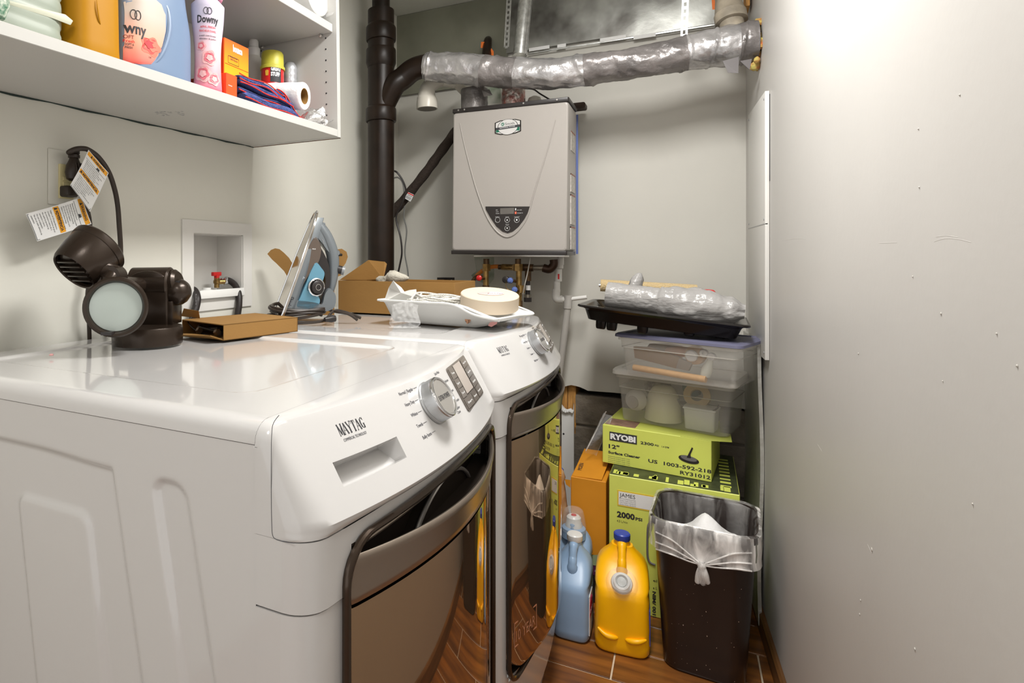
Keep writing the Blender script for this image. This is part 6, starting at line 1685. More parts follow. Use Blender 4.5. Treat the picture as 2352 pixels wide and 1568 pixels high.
# paper sheet
p = pD(920, 668, 1.68)
R = thing('paper_sheet', 'crumpled translucent white paper standing at the left end of the tray', 'paper', p-V((0, 0, .03)))
pl = [(884, 686), (893, 660), (903, 644), (912, 652), (922, 660), (930, 671), (940, 666), (956, 664), (958, 684), (958, 694), (884, 692)]
ctr = (921, 672)
mb = MB(); b0 = pD(*ctr, 1.665)
vs_ = [b0]+[pD(u, v, 1.70+.02*math.sin(i*2.3)) for i, (u, v) in enumerate(pl)]
mb.add(vs_+[p+FW*.0012 for p in vs_], [(0, i+1, (i+1) % len(pl)+1) for i in range(len(pl))]+[(len(vs_), len(vs_)+(i+1) % len(pl)+1, len(vs_)+i+1) for i in range(len(pl))])
build('sheet', mb, mat('glassine', (.74, .73, .70), .5, alpha=.85), R, smooth=0)
# clear wrap hanging by the tray
R = thing('clear_wrap', 'scrap of clear crinkled plastic wrap against the left front of the tray', 'wrap', pZ(928, 752, TZ))
def wr(s, t):
    a = -.9+1.8*s; u = 930+(36+4*math.sin(t*6))*math.sin(a)*1.15; v = 758-66*t*(1-.15*abs(a))
    if t < .25: u = 930+(u-930)*(1+.12*math.cos(t*20))
    p = pD(u, v, 1.56+.03*t-.018*math.cos(a)+.008*nz(V((s*9, t*9, 1)))); p.z = max(p.z, TZ+.001); return p
build('film', MB().grid(lin(0, 1, 26), lin(0, 1, 22), wr), M_FILM2, R, smooth=60)
build('film_edge', MB().tube([wr(s, 0)+UP*.001 for s in lin(0, 1, 22)], .0009, 6), M_CRYS, R); build('film_edge', MB().tube([wr(s, .30) for s in lin(0, 1, 22)], .0010, 6), M_CRYS, R)
# rope coil
rc = TM @ V((LT*.46, .070, .050))
R = thing('rope_coil', 'coil of thin white braided rope lying in the paint tray', 'rope', rc-V((0, 0, .03)))
pts = []; rr = random.Random(12)
for i in range(150):
    a = 2*math.pi*i/15.3; k = i/150
    w1 = .066+.014*math.sin(i*.61); w2 = .036+.012*math.cos(i*.43)
    pts.append(rc+RT*(w1*math.cos(a)-.004)+FW*(w2*math.sin(a))+UP*(.006+.024*k*(.6+.4*math.sin(a*.5))+.006*math.sin(i*.9)-.10*0-.12*.0))
build('rope', MB().tube(cr(pts, 3), .0029, 7), M_ROPE, R)
for sx_ in (-.062, -.045):
    build('rope_loop', MB().tube(cr([rc+RT*sx_+UP*.03, rc+RT*(sx_-.012)-FW*.02+UP*.016, rc+RT*(sx_-.008)-FW*.03+UP*-.004, rc+RT*(sx_+.02)-FW*.025+UP*.0], 6), .0029, 7), M_ROPE, R)
# masking tape roll
tc_ = pD(1124, 690, 1.60)
tn = V((.10, -.16, 1)).normalized()
R = thing('tape_roll', 'wide cream masking tape roll with an oval printed label, leaning in the tray', 'tape', tc_-V((0, 0, .03)))
r0 = .0775
build('tape', MB().lathe([(.032, -.019), (r0-.002, -.019), (r0, -.017), (r0, .017), (r0-.002, .019), (.032, .019)], 64, c=tc_, axis=tn), M_MASK, R)
q = tn.to_track_quat('Z', 'Y').to_matrix()
tf = flat(tc_+tn*.0195, RT-tn*RT.dot(tn), FW-tn*FW.dot(tn))
LBL = build('label', MB().prism([(.036*math.cos(a)+.003, .020*math.sin(a)) for a in [2*math.pi*i/36 for i in range(36)]], lambda x, y: tf(x, y, 0), lambda x, y: tf(x, y, .0006)), mat('label_mauve', (.52, .42, .40), .5), R, smooth=0)
build('label_field', MB().prism([(.003+.033*math.cos(a), .016*math.sin(a)) for a in [-1.9+3.4*i/20 for i in range(21)]], lambda x, y: tf(x, y, .0006), lambda x, y: tf(x, y, .0009)), M_PAPER, LBL, smooth=0)
text('Cinta de Papel', .009, lambda x, y, z: tf(x-.006, y-.006, .001+z), mat('maroon_ink', (.22, .03, .05), .5), LBL, width=.040, bold=.0003)
# pebbles and crumbs
rr = random.Random(2)
for (u, v) in ((118, 817), (672, 746)):
    p = pZ(u, v, TZ-.0005); 
    tag(build('pink_pellet', MB().lathe([(.001, 0), (.0035, .0006), (.004, .002), (.003, .0036), (.001, .0042)], 12, c=p), mat('pink_pellet', (.80, .42, .42), .6)), 'tiny pink pellet on the machine top '+('near the left edge, left of the lamp' if u < 200 else 'just in front of the iron'), 'pellet')

# ================================================================ right rear: the stack of boxes and bins
def frame_from(zb, a, b):
    A = pZ(*a, zb); B = pZ(*b, zb); x = (B-A); x.z = 0; return A, B, basis(A, x, V((-x.y, x.x, 0))), x.length
# large lime carton
A = pZ(1399, 1088, .44); x_ = V((1, -.02, 0)).normalized()
PM = basis(V((A.x, A.y, .0008)), x_, V((-x_.y, x_.x, 0))); PW, PH = .375, .439
R = thing('pressure_washer_carton', 'tall lime green carton printed 2000 PSI at the base of the stack', 'box', M=PM)
build('carton', MB(PM).lohi((0, 0, 0), (PW, .40, PH)), M_LIME, R, bevel=.002, seg=1)
build('top_print', MB(PM).lohi((.002, .002, PH-.001), (PW-.002, .398, PH+.0008)), M_LIMED, R, smooth=0)
mb = MB(PM); rr = random.Random(6)
for i in range(20): x = .01+rr.random()*.33; mb.lohi((x, .008+rr.random()*.01, PH+.0005), (x+.006+rr.random()*.012, .03+rr.random()*.03, PH+.0012))
for i in range(9): y = .05+i*.035; mb.lohi((PW-.05, y, PH+.0005), (PW-.02, y+.008+.01*rr.random(), PH+.0012))
build('small_print', mb, M_LIME, R, smooth=0)['kind'] = 'stuff'
pf = lambda x, z, n=.0003: flat(PM @ V((x, -n, z)), PM.to_3x3() @ V((1, 0, 0)), UP)
def onP(u, v):
    n = PM.to_3x3() @ V((0, -1, 0)); o_ = PM.translation; r = ray(u, v); t = (o_-CAMP).dot(n)/r.dot(n); p = CAMP+r*t; l = PM.inverted() @ p; return l.x, l.z
x, z = onP(1418, 1160); x2, z2 = onP(1500, 1118)
LB = build('address_label', MB(PM).lohi((x, -.0012, z), (x+.12, .001, z+.052)), mat('label_amber', (.75, .52, .05), .5), R, smooth=0)
build('label_paper', MB(PM).lohi((x+.004, -.0016, z+.004), (x+.116, -.001, z+.048)), M_PAPER, LB, smooth=0)
text('JAMES', .018, pf(x+.007, z+.031, .0017), M_INK, LB, width=.048)
mb = MB()
for i, l in enumerate(('SHIP TO STORE PICKUP DESK', 'Order Type: Will Call', 'Order Number: 0000-000-000', 'Order Date: 00/00/00')): text(l, .0045, lambda X, Y, Z, i=i: pf(x+.007, z+.024-.006*i, .0008)(X, Y, .001+Z), M_GREY, LB, width=.05, mb=mb)
build('fine_print', mb, M_GREY, LB, smooth=0)['kind'] = 'stuff'
x, z = onP(1417, 1186); text('2000', .026, pf(x, z), M_INK, R, width=.055, bold=.0012); text('PSI', .014, pf(x+.057, z), M_INK, R, width=.020, bold=.0005); text('4,5 L/min', .011, pf(x, z-.017), M_INK, R, width=.033)
for (u, v, t_) in ((1500, 1335, 'el'), (1500, 1352, 'e L')): x, z = onP(u, v); text(t_, .012, pf(x, z), M_INK, R, width=.012)
x, z = onP(1497, 1420); text('2100 /MIN', .014, lambda X, Y, Z: PM @ V((x+.012-Y, -.001-Z, z+X)), M_INK, R, width=.09, bold=.0004)
pts = [PM @ V((xx, -.004, zz)) for xx, zz in ((.118, .33), (.100, .33), (.098, .30), (.100, .20), (.106, .185), (.125, .18))]
pts = [pY(u, v, A.y-.004) for u, v in ((1505, 1195), (1493, 1200), (1488, 1215), (1487, 1270), (1492, 1290), (1505, 1297))]
build('machine_picture', MB().tube(cr(pts, 5), .0035, 8), mat('grey_print', (.16, .15, .15), .4), R)
# small lime carton
zc2 = .4408
A, B, SMx, WS = frame_from(zc2, (1384, 1061), (1634, 1108)); HS = .1335
R = thing('surface_cleaner_carton', 'low lime green carton printed 12 inch Surface Cleaner on the tall lime carton', 'box', M=SMx)
build('carton', MB(SMx).lohi((0, 0, 0.0005), (WS, .29, HS)), M_LIME, R, bevel=.0015, seg=1)
fl_ = [V((WS-.09, 0, HS)), V((WS, 0, HS)), V((WS+.055, .03, HS-.002)), V((WS+.045, .12, HS-.001)), V((WS-.06, .12, HS))]
mb = MB(SMx); mb.add(fl_+[p+V((0, 0, .0015)) for p in fl_], [(4, 3, 2, 1, 0), (5, 6, 7, 8, 9)]+[(i, (i+1) % 5, 5+(i+1) % 5, 5+i) for i in range(5)]); build('open_flap', mb, M_LIME, R, smooth=0)
build('photo_print', MB(SMx).lohi((.004, .012, HS-.0005), (.105, .10, HS+.0006)), mat('wood_photo_print', (.10, .055, .03), .4, col2=(.5, .30, .22), vscale=40, stretch=(1, 8, 1)), R, smooth=0)
def onS(u, v):
    n = SMx.to_3x3() @ V((0, -1, 0)); o_ = SMx.translation; r = ray(u, v); t = (o_-CAMP).dot(n)/r.dot(n); l = SMx.inverted() @ (CAMP+r*t); return l.x, l.z
sf = lambda x, z, n=.0003: flat(SMx @ V((x, -n, z)), SMx.to_3x3() @ V((1, 0, 0)), UP)
x0, z0 = onS(1400, 1010); x1, z1 = onS(1463, 990)
lg = build('logo_plate', MB(SMx).lohi((x0, -.0012, z0), (x1, .001, z0+.030)), M_INK, R, smooth=0)
text('RYOBI', .026, sf(x0+.003, z0+.006, .0016), M_INKW, lg, width=(x1-x0)*.92, bold=.0014)
mb = MB()
for (t_, u, v, size, wd, bo) in (('12"', 1398, 1028, .019, .036, .0006), ('Surface Cleaner', 1397, 1040, .012, .105, .0005), ('2300', 1471, 1019, .013, .042, .0004), ('PSI', 1504, 1024, .008, .012, .0002), ('1,4 GPM', 1520, 1027, .008, .022, .0001), ('US  1003-592-218', 1489, 1061, .0160, .188, .0004), ('RY31012', 1562, 1088, .0160, .088, .0004)):
    x, z = onS(u, v); text(t_, size, sf(x, z), M_INK, R, name='print_line', width=wd, bold=bo)
mb = MB()
for i in range(4): x, z = onS(1397, 1047+i*4.2); text('Removes dirt and grime quickly / Limpia', .004, sf(x, z), M_INKG, R, width=.072, mb=mb)
build('fine_print', mb, M_INKG, R, smooth=0)['kind'] = 'stuff'
x, z = onS(1582, 1055)
mb = MB(); pic = build('picture', MB().prism([(x+.030*math.cos(a), z+.012*math.sin(a)-.10*.030*math.cos(a)) for a in [2*math.pi*i/30 for i in range(30)]], lambda X, Z: SMx @ V((X, -.0012, Z)), lambda X, Z: SMx @ V((X, .0005, Z))), M_BLK, R, smooth=0)
build('picture_ring', MB().prism([(x+.024*math.cos(a), z+.004+.008*math.sin(a)-.1*.024*math.cos(a)) for a in [2*math.pi*i/30 for i in range(30)]], lambda X, Z: SMx @ V((X, -.0018, Z)), lambda X, Z: SMx @ V((X, -.001, Z))), mat('grey_print', (.16, .15, .15)), pic, smooth=0)
build('picture_neck', MB().prism([(x-.006, z+.006), (x+.007, z+.006), (x+.005, z+.018), (x+.013, z+.040), (x+.009, z+.042), (x-.001, z+.018)], lambda X, Z: SMx @ V((X, -.0024, Z)), lambda X, Z: SMx @ V((X, -.0016, Z))), M_BLK, pic, smooth=0)
# bins
def clear_bin(zb, a, b, dep, h, lid_m, label, ov, lidh=.016, cat='bin'):
    A, B, M, W = frame_from(zb, a, b)
    R = thing('storage_bin', label, 'storage bin', M=M)
    t = .0016; tp = .012
    def wall(k, o):   # rounded rectangle at height fraction
        hx, hy = W/2+tp*k-o, dep/2+tp*k-o
        return [V((W/2+x, dep/2+y, 0)) for x, y in rrect(hx, hy, .022, 5)]
    hb = h-lidh
    rings = []
    for z, k, o in ((.001, 0, .003), (.005, 0.05, 0), (hb*.72, .72, 0), (hb*.73, .80, -.003), (hb*.99, 1, -.003), (hb, 1, -.006)):
        rings.append([p+V((0, 0, z)) for p in wall(k, o)])
    rin = [[p+V((0, 0, z)) for p in wall(k, o)] for z, k, o in ((hb, 1, -.002), (hb*.73, .80, -.001), (hb*.72, .72, .0016), (.007, 0.05, .0016), (.0035, 0, .004))]
    mb = MB(M).loft(rings+rin, cap=False); nn_ = len(rings[0])
    mb.add([p for p in rings[0]], [tuple(range(nn_-1, -1, -1))]); mb.add([p for p in rin[-1]], [tuple(range(nn_))])
    build('tub', mb, M_BINP, R, smooth=40)
    build('rim', MB(M).loft([[p+V((0, 0, z)) for p in wall(1, o)] for z, o in ((hb-.010, -.0045), (hb-.010, -.008), (hb-.001, -.008), (hb-.001, -.0045))], cap=False), M_BINR, R, smooth=40)
    build('step_ridge', MB(M).tube([p+V((0, 0, hb*.725)) for p in wall(.76, -.002)]+[wall(.76, -.002)[0]+V((0, 0, hb*.725))], .0014, 6), M_BINR, R)
    o_ = ov
    build('lid', MB(M).loft([[p+V((0, 0, z)) for p in wall(1, o)] for z, o in ((hb+.0005, -.012), (hb+.001, -.016), (hb+lidh*.55, -.015), (hb+lidh*.8, -.009), (hb+lidh*.82, .008), (hb+lidh*.70, .010), (hb+lidh*.70, .03))]), lid_m, R, smooth=40)
    return R, M, W, hb
zb1_ = zc2+HS+.002
R1, BM1, BW1, hb1 = clear_bin(zb1_, (1427, 964), (1672, 1008), .205, .194, M_LIDW, 'clear storage bin with a white lid, the lower bin of the stack', 0, lidh=.026)
zb2_ = zb1_+.194
R2_, BM2, BW2, hb2 = clear_bin(zb2_, (1434, 858), (1688, 896), .215, .142, M_LIDP, 'clear storage bin with a purple lid, the upper bin of the stack', 0)
# contents of the lower bin
def inb(M, x, y, z): return M @ V((x, y, z))
R = thing('glass_lamp_shade', 'frosted bell-shaped lamp shade inside the lower bin', 'lamp shade', inb(BM1, .115, .09, .004))
build('shade', MB(BM1).lathe([(.062, .004), (.060, .015), (.056, .06), (.050, .09), (.036, .115), (.028, .122), (.0005, .124)], 40, c=(.118, .085, .003)), mat('cream_glass', (.70, .66, .48), .4), R, smooth=50)
R = thing('respirator_mask', 'grey dust mask with a round filter at the left of the lower bin', 'mask', inb(BM1, .03, .04, .03))
build('shell', MB(BM1).lathe([(.0005, .02), (.02, .018), (.035, .006), (.038, -.006), (.030, -.012)], 30, c=(.038, .035, .072), axis=(-.1, -1, .15)), mat('mask_grey', (.50, .47, .42), .7), R, smooth=50)
build('filter_disc', MB(BM1).lathe([(.022, 0), (.021, .006), (.0005, .008)], 24, c=(.034, .020, .066), axis=(-.1, -1, .1)), mat('filter_grey', (.33, .30, .27), .7), R)
R = thing('white_container', 'small white plastic tub at the right of the lower bin', 'container', inb(BM1, .255, .06, .004))
build('tub', MB(BM1).loft([[V((.248+x*k, .060+y*k, z)) for x, y in rrect(.048, .035, .008, 3)] for z, k in ((.003, .90), (.006, .94), (.070, 1.0), (.072, 1.08), (.078, 1.08), (.079, 1.0))]), M_WPL, R, smooth=30)
R = thing('tape_ring', 'tan tape ring behind the white tub in the lower bin', 'tape', inb(BM1, .24, .09, .08))
build('tape', MB(BM1).lathe([(.020, -.011), (.042, -.011), (.042, .011), (.020, .011), (.020, -.011)], 36, c=(.225, .10, .105), axis=(.1, -1, .35), cap=False), mat('tan_tape', (.58, .42, .20), .5), R)
R = thing('black_cable', 'black cable curled behind the white tub in the lower bin', 'cable', inb(BM1, .26, .09, .08))
build('cable', MB(BM1).tube([V((.245+.062*math.cos(a), .03+.004*math.sin(3*a), .100+.034*math.sin(a))) for a in [math.pi*(1.0+1.0*i/20) for i in range(21)]], .0028, 8), M_BLK, R)
R = thing('round_sander_disc', 'dark textured disc at the back of the lower bin', 'disc', inb(BM1, .07, .14, .10))
build('disc', MB(BM1).lathe([(.046, -.008), (.046, .008), (.02, .010), (.0005, .010)], 24, c=(.080, .15, .110), axis=(0, -1, .2)), mat('disc_grey', (.20, .18, .16), .7, bump=.5, var=.5, vscale=60), R)
R = thing('teal_cloth', 'dark teal cloth bundle at the back of the lower bin', 'cloth', inb(BM1, .19, .14, .08))
build('bundle', MB(BM1).lathe([(.002, -.03), (.022, -.024), (.032, 0), (.026, .022), (.003, .030)], 16, c=(.195, .15, .118), axis=(1, 0, .3)), mat('teal_cloth', (.06, .16, .15), .9), R)
# contents of the upper bin
R = thing('wooden_dowel', 'pale wooden dowel lying along the front of the upper bin', 'dowel', inb(BM2, .12, .03, .01))
build('dowel', MB(BM2).tube([V((.022, .022, .022)), V((.250, .020, .016))], .0105, 20), M_WOODT, R)
R = thing('cardboard_sleeve', 'brown cardboard sleeve slanting across the upper bin', 'cardboard', inb(BM2, .11, .05, .03))
mb = MB(BM2).prism([(.008, .088), (.012, .050), (.15, .032), (.165, .068), (.07, .092)], lambda x, z: V((x, .050, z)), lambda x, z: V((x, .062, z))); build('sleeve', mb, M_CARD, R, smooth=0)
build('grey_end', MB(BM2).prism([(.15, .034), (.188, .030), (.200, .058), (.160, .066)], lambda x, z: V((x, .046, z)), lambda x, z: V((x, .060, z))), mat('greige_print', (.30, .25, .20), .6), R, smooth=0)
for i, (x, z, r, lb) in enumerate(((.203, .082, .018, 'round white cap near the right of the upper bin'), (.240, .094, .013, 'white ring fitting at the top right of the upper bin'), (.262, .086, .013, 'white knob at the far right of the upper bin'))):
    o = build('bottle_stopper', MB(BM2).lathe([(r, 0), (r, .008), (r*.8, .012), (r*.3 if i == 1 else .0005, .012)]+([(r*.3, .004)] if i == 1 else []), 26, c=(x, .035, z), axis=(.05, -1, .1)), M_PAPER); tag(o, lb, 'stopper')
o = build('glass_bulb', MB(BM2).lathe([(.001, -.030), (.014, -.024), (.017, -.006), (.011, .018), (.008, .030)], 20, c=(.250, .032, .048), axis=(.3, 0, 1)), mat('milky_glass', (.60, .60, .52), .3)); tag(o, 'milky glass bulb at the right end of the upper bin', 'bulb')
o = build('orange_pad', MB(BM2).lathe([(.002, -.05), (.014, -.04), (.018, 0), (.014, .035), (.002, .045)], 14, c=(.145, .09, .082), axis=(1, 0, .1)), mat('orange_foam', (.62, .26, .10), .8)); tag(o, 'faded orange sponge at the back of the upper bin', 'sponge')
o = build('amber_roll', MB(BM2).lathe([(.024, -.012), (.030, -.010), (.030, .010), (.024, .012)], 24, c=(.205, .060, .082), axis=(0, -1, .1)), mat('amber_roll', (.55, .30, .10), .5)); tag(o, 'amber tape roll behind the white cap in the upper bin', 'tape')
o = build('brown_pouch', MB(BM2).lathe([(.002, -.07), (.02, -.055), (.026, 0), (.02, .05), (.003, .062)], 14, c=(.085, .13, .075), axis=(1, 0, .05)), mat('brown_cloth', (.30, .19, .09), .9)); tag(o, 'brown pouch at the back of the upper bin', 'pouch')
# boot tray
tz = zb2_+.142
L1 = pY(1327, 700, 2.07); R1p = pY(1722, 750, 2.05)
bx1 = (R1p-L1); BTM = basis(L1, bx1, V((0, 1, 0))); BL = bx1.length; BD = .32
R = thing('boot_tray', 'black glossy plastic tray with feet, tilted on top of the upper bin', 'tray', M=BTM)
def ring_(z, o): return [V((BL/2+x, BD/2+y, z)) for x, y in rrect(BL/2-o, BD/2-o, .03, 6)]
build('tray', MB(BTM).loft([ring_(-.048, .034), ring_(-.046, .028), ring_(-.016, .018), ring_(-.012, .016), ring_(-.004, .004), ring_(-.006, -.002), ring_(-.003, -.005), ring_(.002, -.003), ring_(.003, .004), ring_(-.004, .016), ring_(-.030, .040), ring_(-.033, .055)]), M_BLKG, R, smooth=35)
for i, (x, y) in enumerate(((.07, .065), (.105, .060), (.20, .055), (.335, .055), (.42, .060), (.07, .27), (.40, .27))):
    fz_ = -.076 if x < .15 else (-.070 if x < .25 else (-.057 if x < .4 else -.052))
    build('foot', MB(BTM).loft([[V((x+a*k, y+b*k, z)) for a, b in rrect(.016, .014, .006, 3)] for z, k in ((-.030, 1.1), (fz_+.010, 1.0), (fz_+.002, .9), (fz_, .75))]), M_BLKG, R, smooth=35)
# plastic sheeting roll
a_ = BTM @ V((.075, .10, .040)); b_ = BTM @ V((BL-.012, .085, .034))
R = thing('plastic_sheeting_roll', 'roll of clear plastic sheeting in a wrinkled bag lying on the black tray', 'plastic roll', (a_+b_)/2-V((0, 0, .04)))
AX = (b_-a_); LL = AX.length; AX.normalize(); N_ = (UP-AX*UP.dot(AX)).normalized(); B_ = AX.cross(N_)
def shr(i, k, n1=110, n2=56):
    t = i/n1; a = 2*math.pi*k/n2; r = .042
    if t > .40: r += .008*math.sin((t-.40)*7)+.004
    r *= 1-.45*ss((t-.90)/.10)
    r += (.002+.007*ss((t-.35)/.2))*nz(V((t*11, math.cos(a)*1.4, math.sin(a)*1.4)))+.003*abs(nz(V((t*30, math.cos(a)*3, math.sin(a)*3+5))))
    return a_+AX*(LL*t)+(N_*math.sin(a)+B_*math.cos(a))*max(.004, r)
mb = MB().loft([[shr(i, k) for k in range(56)] for i in range(111)]); build('bagged_roll', mb, M_ROLLF, R, smooth=60)
kp = pD(1452, 655, 2.03)
mb = MB().loft([[kp+RT*(r*(1+.3*nz(V((k*.5, i, 1))))*math.cos(2*math.pi*k/18)+.004*i)+FW*(r*.7*math.sin(2*math.pi*k/18))+UP*(.012*i-.03) for k in range(18)] for i, r in enumerate((.028, .026, .024, .022, .022, .016, .008))]); build('twisted_bag_end', mb, M_ROLLF, R, smooth=60)
# roller cover behind
a_ = pD(1380, 655, 2.30); b_ = pD(1600, 668, 2.18)
R = thing('roller_cover', 'tan woolly paint roller cover behind the sheeting roll', 'paint roller', (a_+b_)/2-V((0, 0, .03)))
build('nap', MB().tube(cr([a_, a_+(b_-a_)*.05, (a_+b_)/2, b_], 6), [.014]+[.023]*18, 22), M_ROLL, R, smooth=60)
build('core_end', MB().tube([a_-(b_-a_)*.02, a_], .008, 12), M_CHROME, R)
o = build('red_handle', MB().tube(cr([pD(1583, 672, 2.10), pD(1610, 668, 2.08), pD(1637, 669, 2.06), pD(1638, 676, 2.05)], 5), .0055, 10), M_RED); tag(o, 'red plastic handle peeking out behind the sheeting roll', 'handle')
# foil-faced foam board against the right wall
ya_, yb_ = 2.18, 2.50
mb = MB(); zt_b, zb_b = .90, .02
def fbp(y, z, o): return V((rwx(y)-.004-o-.004*math.sin(z*9)-.002*math.sin(y*30), y, z))
zs_ = lin(zb_b, zt_b, 16)
mb.loft([[fbp(ya_, z, 0), fbp(yb_, z, 0), fbp(yb_, z, .010), fbp(ya_, z, .010)] for z in zs_])
o = build('foam_board', mb, mat('silver_facing', (.50, .50, .46), .35, metal=.5, bump=.5, bscale=25)); tag(o, 'thin silver-faced insulation board standing between the stack and right wall', 'board')

# tan tall carton (faucet box), dark box below, bag of odds and ends
fa, fb_ = pY(1304, 1102, 2.13), pY(1396, 1076, 2.13)
ztop = pY(1350, 1100, 2.13).z; zbot = pY(1350, 1272, 2.13).z
xL, xR = pY(1311, 1180, 2.13).x, pY(1392, 1180, 2.13).x
R = thing('tan_carton', 'tall plain tan carton standing on the dark box left of the lime cartons', 'box', ((xL+xR)/2, 2.25, zbot))
build('carton', MB().lohi((xL, 2.13, zbot), (xR, 2.36, ztop)), M_TAN, R, bevel=.002, seg=1)
mb = MB(); q = [V((xL+.004, 2.135, ztop)), V((xR-.014, 2.135, ztop+.002)), V((xR-.004, 2.36, ztop+.030)), V((xL+.012, 2.36, ztop+.030))]
mb.add(q+[p+V((0, 0, .002)) for p in q], [(3, 2, 1, 0), (4, 5, 6, 7), (0, 1, 5, 4), (1, 2, 6, 5), (2, 3, 7, 6), (3, 0, 4, 7)]); build('top_flap', mb, M_TAN, R, smooth=0)
text('MOEN', .020, lambda x, y, z: V((xL+.010-y*0+.018-y, 2.18+x*1.2, ztop+.0042+.030*((2.18+x*1.2)-2.135)/.225+z)), M_INK, R, width=.045)
build('side_flap', MB().prism([(1297, 1100), (1311, 1102), (1310, 1120), (1300, 1112)], lambda u, v: pY(u, v, 2.127), lambda u, v: pY(u, v, 2.130)), M_TAN, R, smooth=0)
R = thing('dark_box', 'low dark printed box under the tan carton', 'box', ((xL+xR)/2, 2.22, 0))
build('carton', MB().lohi((xL-.01, 2.11, .0008), (A.x*0+PM.translation.x-.004, 2.40, zbot-.001)), mat('near_black_print', (.02, .014, .014), .35), R, bevel=.002, seg=1)
x = pY(1362, 1285, 2.109).x
build('green_panel', MB().prism([(1347, 1274), (1378, 1274), (1372, 1299), (1350, 1296)], lambda u, v: pY(u, v, 2.1085), lambda u, v: pY(u, v, 2.1105)), mat('dull_green_print', (.30, .36, .20), .5), R, smooth=0)
text('504 901 610', .008, flat(pY(1366, 1312, 2.1085), (1, 0, -.12), (0, 0, 1)), M_INKW, R, width=.038); text('ON OFF', .008, flat(pY(1378, 1290, 2.1085), (1, 0, -.1), (0, 0, 1)), M_INKW, R, width=.014)
build('purple_band', MB().prism([(1347, 1296), (1392, 1304), (1392, 1324), (1349, 1318)], lambda u, v: pY(u, v, 2.1088), lambda u, v: pY(u, v, 2.1105)), mat('purple_print', (.10, .02, .07), .4), R, smooth=0)
# bag bundle beside the dryer
p = pY(1287, 1150, 2.12)
R = thing('plastic_bag_bundle', 'tied brown and clear plastic bag of odds and ends behind the blue jugs', 'bag', V((p.x, 2.12, .25)))
rings = []
zz0, zz1 = pY(1287, 1250, 2.12).z, pY(1287, 1075, 2.12).z
for i, (t, r) in enumerate(((0, .020), (.1, .034), (.3, .040), (.5, .036), (.68, .028), (.8, .016), (.86, .018), (.95, .012), (1, .006))):
    rings.append([V((p.x-.012+.006*math.sin(t*9)+r*math.cos(a)*(1+.3*nz(V((a, t*6, 0)))), 2.14+r*math.sin(a)*(1+.3*nz(V((a, t*6, 4)))), zz0+(zz1-zz0)*t)) for a in [2*math.pi*k/20 for k in range(20)]])
build('bag', MB().loft(rings), M_BAGB, R, smooth=50)
build('paper_label', MB().prism([(1276, 1165), (1287, 1160), (1290, 1200), (1280, 1212)], lambda u, v: pY(u, v, 2.095), lambda u, v: pY(u, v, 2.097)), M_PAPER, R, smooth=0)
mb = MB()
for k in range(8): mb.prism([(1278+.2*k, 1170+k*4), (1284+.2*k, 1169+k*4), (1284+.2*k, 1171+k*4), (1278+.2*k, 1172+k*4)], lambda u, v: pY(u, v, 2.0935), lambda u, v: pY(u, v, 2.095))
build('barcode', mb, M_INK, R, smooth=0)['kind'] = 'stuff'
o = build('blue_cap_bottle_top', MB().lathe([(.013, 0), (.013, .014), (.009, .018)], 18, c=pY(1286, 1086, 2.18)), M_BCAP); tag(o, 'blue bottle cap peeking above the tied plastic bag', 'cap')
# clear plastic sheet draped beside the lime box
def cs(s, t):
    u = 1392-46*t*(1-s*.2)+(-8*math.sin(s*6)); v = 945+90*t+14*s
    return pY(u+s*10, v, 2.26+.02*math.sin(s*5+t*4))
R = thing('clear_plastic_bag', 'clear plastic bag hanging left of the lime surface cleaner carton', 'bag', cs(0, 1))
build('film', MB().grid(lin(0, 1, 12), lin(0, 1, 14), cs), M_FILM2, R, smooth=60)
build('edge_fold', MB().tube([cs(0, t) for t in lin(0, 1, 14)], .0018, 6), M_FILM, R)

